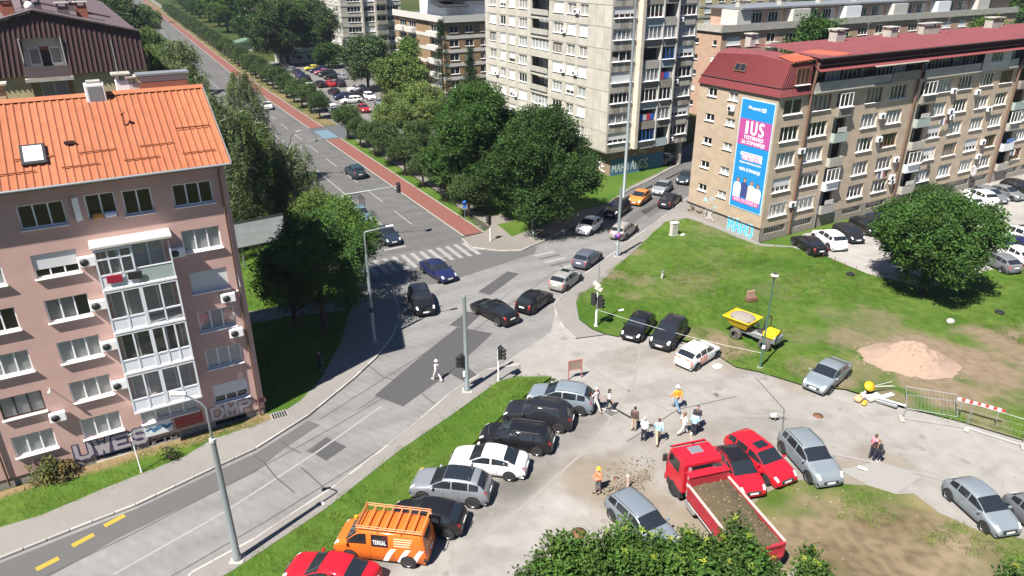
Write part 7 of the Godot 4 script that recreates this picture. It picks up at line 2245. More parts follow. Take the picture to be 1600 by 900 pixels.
	for b in tops.size():
		var mid_at: Vector3 = tops[b][1][0]
		var o := thing("flowering_bush", tops[b][0], "bush", Vector3(mid_at.x, 0, mid_at.z - 0.5), 0, "flowering bushes at the bottom edge")
		var lobes := []
		var r := RandomNumberGenerator.new()
		r.seed = 200 + b
		for q in tops[b][1]:
			var c: Vector3 = q - o.position
			var w: float = tops[b][2]
			lobes.append([c - UP * w * 0.45, Vector3(w * 0.36, w * 0.6, w * 0.36)])
			lobes.append([c - UP * w * 0.9 + Vector3(w * 0.3, 0, 0.1), Vector3(w * 0.5, w * 0.45, w * 0.5)])
			lobes.append([c - UP * w * 1.7 + Vector3(0, 0, 0.5), Vector3(w * 0.9, w * 1.0, w * 0.9)])
			lobes.append([c - UP * w * 3.2 + Vector3(0, 0, 0.7), Vector3(w * 1.1, w * 1.2, w * 1.1)])
		var tr := Sh.new()
		for l in lobes:
			tr.tube([Vector3(l[0].x * 0.3, 0, l[0].z * 0.3), l[0] * Vector3(0.6, 0.6, 0.6), l[0]], [0.1, 0.07, 0.02], 5)
		put("stem", tr, M.bark, o)
		crown(o, small, bush, in_lobes(lobes, 62, 210 + b), 220 + b, 0.65)
		var fl := []
		if tops[b][3] > 0:
			for l in lobes.slice(0, lobes.size()):
				for e in (1 if lobes.find(l) % 4 == 0 else 0):
					fl.append(l[0] + Vector3(r.randf_range(-0.4, 0.4) * l[1].x, l[1].y * r.randf_range(1.0, 1.3), r.randf_range(-0.4, 0.4) * l[1].z))
			crown(o, tips, flower, fl, 240 + b, 0.3)
			o.get_child(o.get_child_count() - 1).name = "blossom"
	# low plants
	broadleaf("wall_bush", "scrubby bush at the foot of the pink block under the window", Vector3(-26.78, 0, -33.78), 1.2, 2.0, 110, leaf_mat(0.16, 0.18, 0.06), small, 20, "", 0.05)
	broadleaf("wall_bush", "dry twiggy bush at the pink block wall right of the green one", Vector3(-25.94, 0, -33.94), 0.8, 1.6, 111, leaf_mat(0.16, 0.12, 0.05), small, 26, "", 0.05)
	broadleaf("wall_bush", "dark hedge bush at the tan block wall behind the lawn tree", Vector3(50.5, 0, -84.0), 2.2, 5.5, 112, dark, mid, 30, "", 0.02)
	broadleaf("wall_bush", "dark round shrub on the verge beside the leaning post", Vector3(-20.45, 0, -35.44), 0.6, 0.7, 113, leaf_mat(0.01, 0.015, 0.006), small, 50, "", 0.02)


func grass() -> void:
	var r := RandomNumberGenerator.new()
	r.seed = 77
	var s := Sh.new()
	for i in 46:
		var c := Vector3(r.randf_range(-0.3, 0.3), 0, r.randf_range(-0.3, 0.3))
		var a := r.randf() * TAU
		var w := Vector3(cos(a), 0, sin(a)) * 0.012
		var t := Vector3(r.randfn(0, 0.035), r.randf_range(0.05, 0.14), r.randfn(0, 0.035))
		s.tri(c - w, c + w, c + t)
	var tuft := s.done()
	var gm := leaf_mat(0.115, 0.225, 0.03)
	var lists := [
		["grass", pv([-15.21, -25.38, -13.74, -26.83, -10.21, -31.18, -6.94, -36.23, -4.14, -39.87, -1.02, -44.17, 0.34, -44.85, 2.82, -44.83, 1.31, -42.99, -0.24, -40.8, -2.04, -37.63, -3.82, -34.81, -5.42, -32.3, -7.23, -30.28, -8.89, -27.69, -10.66, -25.36]), 6.0, 0.0],
		["grass", pv([-30.95, -31.39, -28.78, -28.3, -27.12, -29.8, -25.42, -30.76, -23.25, -32.82, -21.6, -34.21, -19.82, -35.69, -18.73, -37.53, -16.5, -38.94, -15.59, -39.79, -16.21, -40.16, -23.15, -35.64, -28.62, -32.15]), 6.0, 0.0],
		["grass", pv([5.57, -57.2, 6.04, -58.78, 7.86, -60.84, 10.22, -65.36, 13.54, -71.21, 17.4, -78, 20.05, -79.52, 20.71, -78.85, 25.37, -70.91, 26, -70.35, 28.84, -69.96, 31.49, -67.31, 33.63, -62.97, 37.57, -59.75, 46.48, -64.25, 50.44, -66.3, 58.28, -68.44, 45.41, -47.28, 35.21, -36.44, 31.72, -37.11, 28.91, -39.17, 25.67, -41.02, 23.07, -43.01, 20.56, -43.44, 17.82, -45.44, 16.38, -46.08, 15.44, -47.87, 13.98, -49.98, 10.21, -51.38, 8.35, -50.86, 7.39, -51.3, 6.46, -52.18, 5.57, -53.89]), 5.0, 0.62],
		["grass", pv([14.35, -32.46, 16.13, -33.44, 18.52, -32.98, 20.18, -32.86, 21.4, -32.16, 22.39, -32.21, 23, -30.66, 24.28, -29.31, 26.14, -28.76, 28.53, -27.18, 24.1, -27.2, 19.98, -29.2, 16.63, -30.9]), 6.0, 0.45],
		["grass", pv([-16.28, -40.38, -15.51, -39.79, -14.37, -41.81, -13.67, -44.34, -13.36, -49.97, -13.69, -54.04, -13.87, -59.76, -14.57, -63.39, -27.1, -90.32, -42, -119.05, -34.98, -82.67, -25.32, -61.99]), 3.0, 0.0],
	]
	for l in lists:
		var poly: PackedVector2Array = l[1]
		var lo := poly[0]
		var hi := poly[0]
		for p in poly:
			lo = lo.min(p)
			hi = hi.max(p)
		var at := []
		var n := int((hi.x - lo.x) * (hi.y - lo.y) * l[2])
		for i in n:
			var p := Vector2(r.randf_range(lo.x, hi.x), r.randf_range(lo.y, hi.y))
			var thin: float = n1.get_noise_2d(p.x * 0.9 + 9, p.y * 0.9)
			if l[3] > 0 and thin < (l[3] - 0.7):
				continue
			if l[3] > 0 and p.distance_to(Vector2(31, -48)) < 8:
				continue
			if Geometry2D.is_point_in_polygon(p, poly):
				at.append(Vector3(p.x, 0.09, p.y))
		var mm := MultiMesh.new()
		mm.transform_format = MultiMesh.TRANSFORM_3D
		mm.use_colors = true
		mm.mesh = tuft
		mm.instance_count = at.size()
		for i in at.size():
			mm.set_instance_transform(i, Transform3D(Basis(UP, r.randf() * TAU).scaled(Vector3.ONE * r.randf_range(0.7, 1.4)), at[i]))
			var k := 0.5 + 0.65 * r.randf() + 0.4 * n1.get_noise_2d(at[i].x, at[i].z)
			mm.set_instance_color(i, Color(k * r.randf_range(0.85, 1.35), k, k * 0.9))
		var o := MultiMeshInstance3D.new()
		o.name = numbered("grass")
		o.multimesh = mm
		o.material_override = gm
		add_child(o)
		stuff(o)
		tag(o, ["short mown grass of the median strip beside the parked cars", "rough grass strip along the pink block wall", "patchy grass of the wide lawn in front of the tan block", "thin grass on the bare earth beside the lot", "shaded grass beside the pink block"][lists.find(l)], "grass")
	# pebbles and litter on the bare earth
	s = Sh.new()
	s.box(Vector3.ZERO, Vector3(0.09, 0.05, 0.07), Basis(), 0.015)
	var mm := MultiMesh.new()
	mm.transform_format = MultiMesh.TRANSFORM_3D
	mm.use_colors = true
	mm.mesh = s.done()
	var pts := []
	for q in [[Vector2(20.78, -30.87), 12.0, 420], [Vector2(7.16, -32.5), 3.5, 200], [Vector2(31.07, -44.65), 7.0, 200], [Vector2(19.73, -34.1), 4.0, 80], [Vector2(14.38, -47.49), 5.0, 40], [Vector2(3.9, -36.62), 8.0, 50]]:
		for i in q[2]:
			var a := r.randf() * TAU
			var d: float = q[1] * sqrt(r.randf())
			pts.append(Vector3(q[0].x + cos(a) * d, 0.06, q[0].y + sin(a) * d))
	mm.instance_count = pts.size()
	for i in pts.size():
		mm.set_instance_transform(i, Transform3D(Basis(Vector3(r.randf(), 1, r.randf()).normalized(), r.randf() * TAU).scaled(Vector3.ONE * r.randf_range(0.25, 0.9)), pts[i]))
		var k := r.randf_range(0.16, 0.4)
		mm.set_instance_color(i, Color(k, k * 0.93, k * 0.8))
	var o := MultiMeshInstance3D.new()
	o.name = "gravel"
	o.multimesh = mm
	var pm := mat(1, 1, 1, 0.95)
	pm.vertex_color_use_as_albedo = true
	o.material_override = pm
	add_child(o)
	stuff(o)
	tag(o, "scattered small stones and crumbs on the lot and bare earth", "gravel")


func pole(called: String, label: String, at: Vector3, h: float, r0: float, r1: float, m: Material, category := "lamp post") -> Node3D:
	var o := thing(called, label, category, at)
	put("shaft", Sh.new().tube([Vector3(0, 0, 0), Vector3(0, 0.25, 0), Vector3(0, 0.3, 0), Vector3(0, h, 0)], [r0 * 1.35, r0 * 1.35, r0, r1], 12), m, o)
	put("foot_plate", Sh.new().box(Vector3(0, 0.02, 0), Vector3(r0 * 4, 0.05, r0 * 4), Basis(), 0.01), M.concrete, o)
	return o


func signal_head(parent: Node, xf: Transform3D, lit := 0) -> void:
	var o := put("signal_head", Sh.new().box(Vector3(0, 0.5, 0), Vector3(0.3, 0.95, 0.24), Basis(), 0.04).box(Vector3(0, 0.5, -0.13), Vector3(0.42, 1.1, 0.03)), M.black, parent, xf)
	for i in 3:
		put("visor", Sh.new().tube([Vector3(0, 0.8 - i * 0.3, 0.11), Vector3(0, 0.78 - i * 0.3, 0.34)], [0.115, 0.12], 10, false), M.black, o)
		put("lens", Sh.new().lathe([Vector2(0.1, 0), Vector2(0.07, 0.02), Vector2(0, 0.03)], 10, Transform3D(Basis(Vector3.RIGHT, PI / 2), Vector3(0, 0.8 - i * 0.3, 0.12))), [mat(0.2, 0.02, 0.02, 0.3), mat(0.2, 0.1, 0.01, 0.3), mat(0.02, 0.14, 0.06, 0.3)][i], o)


func street_things() -> void:
	# big lamp post at the lower left
	var p := pole("lamp_post", "tall tapering grey lamp post with bent arm at the lower left kerb", Vector3(-13.76, 0, -27.54) + UP * 0.1, 7.3, 0.17, 0.12, M.pole)
	put("collar", Sh.new().cyl(Vector3(0, 7.15, 0), Vector3(0, 7.32, 0), 0.16), M.offwhite, p)
	var dr := -SD * 0.3 - LD * 0.2
	put("arm", Sh.new().tube([Vector3(0, 7.3, 0), Vector3(0, 9.0, 0), Vector3(0, 9.25, 0) - LD * 0.15 + SD * -0.1, Vector3(0, 9.75, 0) - LD * 0.75 - SD * 0.35], [0.06, 0.055, 0.05, 0.045], 8), M.pole, p)
	put("lamp_head", Sh.new().box(Vector3(0, 9.8, 0) - LD * 0.95 - SD * 0.45, Vector3(0.7, 0.14, 0.3), Basis(UP, atan2(-0.35, -0.9)) * Basis(Vector3.BACK, 0.25), 0.05), M.offwhite, p)
	# lamp at the shaded corner
	p = pole("lamp_post", "grey lamp post with right-angled arm in the shade at the crossing corner", Vector3(-10.77, 0, -50.06) + UP * 0.1, 7.3, 0.15, 0.11, M.pole)
	put("arm", Sh.new().tube([Vector3(0, 7.2, 0), Vector3(0, 9.0, 0), Vector3(0.08, 9.1, -0.04), Vector3(1.5, 9.25, -0.7)], [0.06, 0.055, 0.05, 0.045], 8), M.pole, p)
	put("lamp_head", Sh.new().box(Vector3(1.75, 9.28, -0.82), Vector3(0.6, 0.12, 0.26), Basis(UP, 0.44), 0.04), M.offwhite, p)
	put("band", Sh.new().cyl(Vector3(0, 2.6, 0), Vector3(0, 3.0, 0), 0.17), M.black, p)
	# trolley pole with a signal at the median tip
	p = pole("utility_pole", "thick bare grey pole with black traffic signal at the median tip", Vector3(-3.13, 0, -43.02) + UP * 0.1, 7.2, 0.17, 0.12, M.pole, "pole")
	put("cap", Sh.new().cyl(Vector3(0, 7.2, 0), Vector3(0, 7.35, 0), 0.1, 0.02), M.pole, p)
	signal_head(p, Transform3D(Basis(UP, -1.1), Vector3(-0.36, 1.9, 0.1)))
	put("control_box", Sh.new().box(Vector3(-0.16, 1.4, 0.1), Vector3(0.16, 0.4, 0.2), Basis(), 0.02), M.white, p)
	p = pole("traffic_signal", "small traffic signal on a white post at the grass tip", Vector3(-0.98, 0, -44.26) + UP * 0.1, 2.5, 0.055, 0.05, M.pole_white, "traffic light")
	signal_head(p, Transform3D(Basis(UP, 1.0), Vector3(0.22, 1.75, 0.0)))
	p = pole("traffic_signal", "traffic signal on a white post on the corner pavement at the zebra", Vector3(-2.28, 0, -72.11) + UP * 0.1, 2.7, 0.055, 0.05, M.pole_white, "traffic light")
	signal_head(p, Transform3D(Basis(UP, -2.2), Vector3(-0.1, 1.9, 0.15)))
	p = pole("traffic_signal", "signal post with white street signs at the lawn tip", Vector3(6.81, 0, -52.62) + UP * 0.1, 3.0, 0.08, 0.07, M.pole_white, "traffic light")
	put("mast", Sh.new().cyl(Vector3(0, 3.0, 0), Vector3(0.05, 5.4, 0), 0.045), M.zinc, p)
	signal_head(p, Transform3D(Basis(UP, 2.4), Vector3(-0.25, 2.0, 0.1)))
	signal_head(p, Transform3D(Basis(UP, 0.6), Vector3(0.3, 1.7, 0.1)))
	put("signal_bracket", Sh.new().box(Vector3(0, 2.5, 0.05), Vector3(0.7, 0.06, 0.06)), M.black, p)
	put("street_sign", Sh.new().box(Vector3(-0.1, 3.75, 0.08), Vector3(0.62, 0.36, 0.03), Basis(UP, -0.4) * Basis(Vector3.BACK, -0.6)), M.offwhite, p)
	put("street_sign", Sh.new().box(Vector3(0.05, 3.4, 0.1), Vector3(0.6, 0.36, 0.03), Basis(UP, -0.2) * Basis(Vector3.BACK, -0.5)), M.offwhite, p)
	# mast arm over the avenue
	p = pole("traffic_signal", "white mast arm reaching over the avenue with a hanging signal", Vector3(-17.2, 0.1, -71.4), 5.3, 0.12, 0.09, M.pole_white, "traffic light")
	var tip := Vector3(5.6, 5.9, -1.3)
	put("arm", Sh.new().tube([Vector3(0, 5.2, 0), Vector3(0.15, 5.35, 0), tip], [0.06, 0.06, 0.04], 8), M.pole, p)
	signal_head(p, Transform3D(Basis(UP, 0.45), tip + Vector3(-0.05, -0.75, 0)))
	# poles along the cross street
	p = pole("utility_pole", "tall bare grey pole under the edge of the corner shade tree", Vector3(2.28, 0, -73.22) + UP * 0.1, 9.1, 0.18, 0.13, M.pole, "pole")
	p = pole("utility_pole", "grey pole with round purple no-parking sign on the lawn-side pavement", Vector3(10.53, 0, -67.68) + UP * 0.1, 7.1, 0.17, 0.13, M.pole, "pole")
	for q in [[-0.14, 3.2], [0.16, 3.25]]:
		var s := put("round_sign", Sh.new().lathe([Vector2(0.3, 0), Vector2(0.3, 0.02), Vector2(0, 0.02)], 18, Transform3D(Basis(UP, -0.5 if q[0] < 0 else 0.6) * Basis(Vector3.RIGHT, PI / 2), Vector3(q[0], q[1] - 1.0, 0.18))), mat(0.35, 0.05, 0.12, 0.4), p)
		put("sign_face", Sh.new().lathe([Vector2(0.23, 0.022), Vector2(0.23, 0.03), Vector2(0, 0.03)], 18, Transform3D(Basis(UP, -0.5 if q[0] < 0 else 0.6) * Basis(Vector3.RIGHT, PI / 2), Vector3(q[0], q[1] - 1.0, 0.18))), mat(0.1, 0.1, 0.42, 0.4), s)
	put("sticker", Sh.new().cyl(Vector3(0, 1.25, 0), Vector3(0, 1.5, 0), 0.168), M.offwhite, p)
	p = pole("utility_pole", "very tall lighting mast in front of the tower's painted corner", Vector3(13.83, 0, -86.61) + UP * 0.1, 24, 0.2, 0.13, M.pole, "pole")
	# green lamp on the lawn edge
	p = pole("lamp_post", "dark green lamp post with flat white lantern on the lawn edge", Vector3(18.08, 0, -45.98) + UP * 0.1, 7.2, 0.075, 0.05, M.pole_green)
	put("lantern", Sh.new().box(Vector3(0, 7.35, 0.05), Vector3(0.5, 0.16, 0.4), Basis(), 0.06), M.offwhite, p)
	put("lantern_cap", Sh.new().box(Vector3(0.05, 7.46, 0), Vector3(0.25, 0.12, 0.22), Basis(), 0.04), M.black, p)
	put("notice", Sh.new().box(Vector3(0, 1.75, 0.08), Vector3(0.22, 0.3, 0.01)), M.white, p)
	# arched lamp by the avenue
	p = pole("lamp_post", "thin dark lamp post with double arch beside the avenue", Vector3(-29.2, 0.1, -95.5), 3.4, 0.07, 0.06, M.zinc)
	var arc := []
	for i in 9:
		var a := PI - PI * i / 8.0
		arc.append(Vector3(1.6 + 1.6 * cos(a), 5.2 + 1.4 * sin(a), -0.6 - 0.5 * cos(a)))
	arc.push_front(Vector3(0, 3.4, 0))
	put("arch", Sh.new().tube(arc, [0.05], 6), M.zinc, p)
	put("lamp_head", Sh.new().box(arc[-1] - UP * 0.1, Vector3(0.3, 0.25, 0.3), Basis(), 0.05), M.trim, p)
	put("cross_arm", Sh.new().cyl(Vector3(0, 4.6, -0.1), Vector3(3.2, 5.2, -1.2), 0.03).box(Vector3(3.8, 5.35, -1.4), Vector3(0.9, 0.12, 0.3), Basis(UP, 0.35), 0.03), M.zinc, p)
	for q in [[Vector3(-37.79, 0, -141.39), 5.8, "thin lamp post inside the far car park"], [Vector3(-37.78, 0, -172.08), 6.4, "white lamp post at the back of the far car park"], [Vector3(-91.58, 0, -263.01), 9.2, "tall lamp post by the green roofed kiosk"]]:
		p = pole("lamp_post", q[2], q[0], q[1], 0.1, 0.06, M.pole)
		put("lamp_head", Sh.new().box(Vector3(-0.5, q[1], 0), Vector3(1.2, 0.12, 0.3), Basis(), 0.04), M.offwhite, p)
	# small signs
	p = pole("traffic_sign", "blue cycle-path sign on the green verge beside the red track", Vector3(-5.3, 0, -78.68) + UP * 0.1, 2.2, 0.035, 0.03, M.pole, "traffic sign")
	put("sign_plate", Sh.new().lathe([Vector2(0.3, 0), Vector2(0.3, 0.02), Vector2(0, 0.02)], 18, Transform3D(Basis(UP, 0.3) * Basis(Vector3.RIGHT, PI / 2), Vector3(0, 2.1, 0.04))).box(Vector3(0, 1.62, 0.05), Vector3(0.45, 0.3, 0.02)), M.sign_blue, p)
	p = pole("leaning_post", "thin leaning white post on the verge in front of the pink block", Vector3(-21.69, 0, -34.32) + UP * 0.1, 2.6, 0.035, 0.03, M.pole_white, "post")
	p.rotation = Vector3(-0.08, 0, 0.08)
	put("bracket", Sh.new().box(Vector3(0, 2.55, 0.05), Vector3(0.25, 0.06, 0.06)).box(Vector3(0.05, 2.0, 0.04), Vector3(0.14, 0.3, 0.02)), M.zinc, p)
	# hoarding behind the pink block
	var b := thing("billboard", "blank grey billboard seen from behind at the end of the pink block", "billboard", Vector3(-24.6, 0, -66.2))
	b.rotation.y = 0.6
	put("panel", Sh.new().box(Vector3(0.2, 3.4, 0), Vector3(5.0, 2.5, 0.12), Basis(), 0.02), mat(0.6, 0.64, 0.67, 0.6, 0, M.concrete.albedo_texture, 0.1), b)
	put("panel_frame", Sh.new().box(Vector3(0.2, 4.68, 0), Vector3(5.1, 0.08, 0.18)).box(Vector3(0.2, 2.12, 0), Vector3(5.1, 0.08, 0.18)).box(Vector3(2.74, 3.4, 0), Vector3(0.08, 2.6, 0.18)), M.trim, b)
	for x in [-1.6, 2.0]:
		put("leg", Sh.new().box(Vector3(x, 1.1, -0.12), Vector3(0.16, 2.2, 0.16)), M.zinc, b)
	# utility cabinet and stub on the lawn
	var c := thing("utility_cabinet", "weathered white utility cabinet on the lawn corner near the tan block", "cabinet", Vector3(17.39, 0, -73.66) + UP * 0.08, 0.4)
	put("body", Sh.new().box(Vector3(0, 0.75, 0), Vector3(0.8, 1.3, 0.45), Basis(), 0.03), M.offwhite, c)
	put("cap", Sh.new().box(Vector3(0, 1.45, 0), Vector3(0.9, 0.12, 0.55), Basis(), 0.03), M.white, c)
	put("door", Sh.new().box(Vector3(0, 0.75, 0.23), Vector3(0.66, 1.1, 0.02)), M.concrete, c)
	put("base", Sh.new().box(Vector3(0, 0.05, 0), Vector3(1.0, 0.12, 0.6)), M.concrete, c)
	var st := thing("pipe_stub", "short white pipe stub standing in the middle of the lawn", "pipe", Vector3(13.99, 0, -62.24) + UP * 0.08)
	put("stub", Sh.new().cyl(Vector3.ZERO, Vector3(0.05, 0.6, 0), 0.09), M.offwhite, st)
	put("stub_cap", Sh.new().cyl(Vector3(0.05, 0.6, 0), Vector3(0.05, 0.72, 0), 0.12), M.zinc, st)
	# low stakes along the car park edge
	for q in [Vector2(30.85, -66.98), Vector2(31.59, -65.98), Vector2(32.05, -64.69), Vector2(32.63, -63.59)]:
		var s := thing("edge_stake", "short dark stake along the lawn edge of the car park", "stake", Vector3(q.x, 0.05, q.y), 0, "stakes along the car park edge")
		put("stake", Sh.new().cyl(Vector3.ZERO, Vector3(0.02, 0.6, 0), 0.03, -1, 5), M.rust, s)


func site_things() -> void:
	# heap of pink gravel
	var s := Sh.new().soft(true)
	var nn := FastNoiseLite.new()
	nn.frequency = 0.5
	nn.seed = 4
	for part in [[Vector3(29.41, 0, -46.82), 3.2, 1.45, "gravel_heap", "heap of pale pink gravel on the lawn beside the bare patch", M.gravel]]:
		s = Sh.new().soft(true)
		var rings := 22
		var seg := 48
		var hp := func(i, k):
			var a: float = TAU * k / seg
			var t: float = float(i) / rings
			var rr: float = part[1] * t * (1.0 + 0.16 * nn.get_noise_2d(cos(a) * 4, sin(a) * 4))
			var y: float = part[2] * (cos(PI * t) * 0.5 + 0.5) * (1 + 0.25 * nn.get_noise_2d(cos(a) * rr * 3 + 9, sin(a) * rr * 3)) + 0.05 * nn.get_noise_2d(cos(a) * rr * 14, sin(a) * rr * 14)
			return Vector3(cos(a) * rr * 1.12, y - (0.12 if i == rings else 0.0), sin(a) * rr * 0.85)
		for i in rings:
			for k in seg:
				s.quad(hp.call(i, k), hp.call(i, k + 1), hp.call(i + 1, k + 1), hp.call(i + 1, k))
		var o := thing(part[3], part[4], "heap", part[0] + UP * 0.12, -0.25)
		stuff(put("heap", s, part[5], o))
		s = Sh.new()
		for i in 260:
			var t := 1.15 * sqrt(rng.randf())
			var q: Vector3 = hp.call(minf(t, 1.0) * rings, rng.randf() * seg) * (1.0 if t < 1.0 else t)
			var z := rng.randf_range(0.03, 0.12)
			s.box(Vector3(q.x, maxf(q.y, 0.02), q.z), Vector3(z, z * 0.7, z), Basis(UP, i), z * 0.2)
		stuff(put("clods", s, part[5], o))
	# rubble ridge by the silver estate
	var ru := thing("rubble_ridge", "low ridge of broken earth and asphalt crumbs beside the silver estate", "rubble", Vector3(6.37, 0, -33.27), 0.5)
	s = Sh.new()
	for i in 420:
		var t := rng.randf_range(-1.6, 1.6)
		var c := Vector3(t, 0, rng.randfn(0, 0.22) + 0.12 * sin(t * 2))
		var z := rng.randf_range(0.04, 0.16)
		c.y = z * 0.3 + 0.14 * exp(-c.z * c.z * 12)
		s.box(c, Vector3(z, z * 0.7, z * 0.9), Basis(Vector3(rng.randf(), rng.randf(), 0.3).normalized(), rng.randf() * 6), z * 0.15)
	stuff(put("crumbs", s, M.rubble, ru))
	s = Sh.new()
	for i in 160:
		var a := rng.randf() * TAU
		var d := sqrt(rng.randf())
		var z := rng.randf_range(0.02, 0.09)
		s.box(Vector3(1.2 + cos(a) * d * 1.7, 0.02, -0.9 + sin(a) * d * 1.0), Vector3(z, z * 0.6, z), Basis(UP, a), z * 0.15)
	stuff(put("crumbs", s, M.soil, ru))
	# white concrete lump near the striped car
	var lump := thing("concrete_lump", "flat white concrete lump on the lot beside the striped car", "concrete piece", Vector3(15.07, 0, -46.27), 0.3)
	put("lump", Sh.new().ball(Vector3(0, 0.05, 0), Vector3(0.42, 0.14, 0.3), 9, 5), M.white, lump)
	# striped bollards
	for q in [[Vector3(10.9, 0, -36.64), "pinkish wooden stake with loose wire behind the lorry cab"], [Vector3(6.47, 0, -32.72), "white topped stake standing in the rubble beside the silver estate"]]:
		var st := thing("marker_stake", q[1], "stake", q[0])
		put("post", Sh.new().box(Vector3(0, 0.5, 0), Vector3(0.1, 1.0, 0.1), Basis(Vector3.BACK, 0.05), 0.01), mat(0.6, 0.42, 0.36, 0.8), st)
		put("cap", Sh.new().box(Vector3(-0.02, 1.02, 0), Vector3(0.13, 0.12, 0.13), Basis(), 0.03), M.white, st)
		put("wire", Sh.new().tube([Vector3(0.1, 0.3, 0), Vector3(0.5, 0.15, 0.05), Vector3(0.8, 0.4, 0), Vector3(0.95, 0.1, 0.1)], [0.02], 4), M.trim, st)
	# notice board
	var nb := thing("notice_board", "rusty framed notice board on two legs at the lot entrance", "notice board", Vector3(4.46, 0, -44.65), 0.3)
	for x in [-0.5, 0.5]:
		put("leg", Sh.new().box(Vector3(x, 0.75, 0), Vector3(0.06, 1.5, 0.06)), mat(0.42, 0.16, 0.13, 0.7), nb)
	put("board", Sh.new().box(Vector3(0, 1.15, 0), Vector3(0.94, 0.72, 0.03)), mat(0.28, 0.22, 0.17, 0.6), nb)
	for y in [0.8, 1.52]:
		put("rail", Sh.new().box(Vector3(0, y, 0), Vector3(1.06, 0.06, 0.06)), mat(0.42, 0.16, 0.13, 0.7), nb)
	# black hose over the lot
	var hose := thing("drain_hose", "black hose lying across the lot from the drain grate", "hose", Vector3.ZERO)
	put("hose", Sh.new().tube([Vector3(6.87, 0, -40.69) + UP * 0.07, Vector3(7.34, 0, -40.16) + UP * 0.07, Vector3(8.35, 0, -39.08) + UP * 0.07, Vector3(9.39, 0, -38.72) + UP * 0.07], [0.06], 6), M.rubber, hose)
	# barrier tape from the sign post to the lamp and on
	var tape := thing("barrier_tape", "white barrier tape strung from the sign post past the parked cars to the green lamp", "tape", Vector3.ZERO)
	var a := Vector3(6.81, 0, -52.62) + UP * 1.6
	var e := Vector3(18.08, 0, -45.98) + UP * 1.3
	s = Sh.new()
	var last := a
	for i in 24:
		var t := (i + 1) / 24.0
		var q := a.lerp(e, t) - UP * (0.9 * t * (1 - t))
		s.quad(last - UP * 0.012, q - UP * 0.012, q + UP * 0.012, last + UP * 0.012)
		last = q
	put("tape", s, M.white, tape)
	# site fence panels
	var tops := [Vector3(25.25, 0, -39.47), Vector3(28.84, 0, -38.33), Vector3(31.23, 0, -36.46), Vector3(33.85, 0, -35.08)]
	for i in 3:
		var a1: Vector3 = tops[i]
		var b1: Vector3 = tops[i + 1]
		var f := thing("site_fence_panel", ["wire mesh site fence panel nearest the debris", "wire mesh site fence panel carrying red-white tape", "wire mesh site fence panel at the right picture edge"][i], "fence", a1 + UP * 0.05, atan2(-(b1 - a1).z, (b1 - a1).x), "site fence panels by the lot road")
		var w := a1.distance_to(b1) - 0.1
		var hgt := 1.9
		var fr := Sh.new()
		for x in [0.0, w]:
			fr.cyl(Vector3(x, 0.05, 0), Vector3(x, hgt, 0), 0.018, -1, 5)
		for y in [0.15, hgt]:
			fr.cyl(Vector3(0, y, 0), Vector3(w, y, 0), 0.016, -1, 5)
		put("panel_frame", fr, M.steel, f)
		var ms := Sh.new()
		for k in 14:
			ms.cyl(Vector3(w * (k + 0.5) / 14, 0.15, 0), Vector3(w * (k + 0.5) / 14, hgt, 0), 0.0025, -1, 3)
		for k in 3:
			ms.cyl(Vector3(0, 0.55 + k * 0.45, 0), Vector3(w, 0.55 + k * 0.45, 0), 0.0025, -1, 3)
		stuff(put("wire_mesh", ms, M.steel, f))
		put("foot", Sh.new().box(Vector3(0, 0.06, 0), Vector3(0.3, 0.14, 0.7), Basis(), 0.03), M.concrete, f)
	# a fallen panel and red-white plank behind
	var fp := thing("site_fence_panel", "site fence panel leaning back over the grass behind the standing ones", "fence", Vector3(26.12, 0, -40.64) + UP * 0.12, -0.35, "")
	s = Sh.new()
	for q in [[0, 0, 3.0, 0], [0, 1.6, 3.0, 1.6], [0, 0, 0, 1.6], [3.0, 0, 3.0, 1.6]]:
		s.cyl(Vector3(q[0], q[1] * 0.55, -q[1] * 0.85), Vector3(q[2], q[3] * 0.55, -q[3] * 0.85), 0.025, -1, 5)
	for k in 14:
		s.cyl(Vector3(k * 0.22, 0, 0), Vector3(k * 0.22, 0.88, -1.36), 0.005, -1, 3)
	put("panel_frame", s, M.steel, fp)
	var pl := thing("warning_plank", "long red and white striped plank on the grass behind the site fence", "barrier plank", Vector3(28.76, 0.7, -39.81), 0)
	var pe := Vector3(30.95, 0.7, -38.36)
	var p0 := Vector3(28.76, 0.7, -39.81)
	var bas := Basis((pe - p0).normalized(), UP, (pe - p0).normalized().cross(UP))
	for i in 12:
		put("band", Sh.new().box(bas * Vector3((i + 0.5) * p0.distance_to(pe) / 12, 0.7, 0), Vector3(p0.distance_to(pe) / 12, 0.2, 0.04), bas), M.white if i % 2 == 0 else mat(0.4, 0.05, 0.05, 0.6), pl)
	for x in [0.3, 2.3]:
		put("trestle", Sh.new().cyl(bas * Vector3(x, 0, 0.2), bas * Vector3(x, 0.7, 0), 0.03, -1, 5).cyl(bas * Vector3(x, 0, -0.25), bas * Vector3(x, 0.7, 0), 0.03, -1, 5), M.zinc, pl)
	# heap of signs and scrap
	var at := Vector3(24.34, 0, -41.88)
	var sg := thing("fallen_sign", "round yellow sign lying on its long white legs over the scrap", "sign", at + UP * 0.12)
	put("disc", Sh.new().lathe([Vector2(0, 0), Vector2(0.36, 0), Vector2(0.36, 0.025), Vector2(0, 0.025)], 20, Transform3D(Basis(Vector3.RIGHT, 0.75), Vector3(-0.15, 0.8, -0.2))), M.yellow, sg)
	for q in [[0.0, 0.0], [0.1, 0.25], [0.2, -0.2]]:
		put("leg", Sh.new().cyl(Vector3(0, 0.7, -0.3), Vector3(1.9, 0.35 + q[0], -1.0 + q[1]), 0.025, -1, 5), M.offwhite, sg)
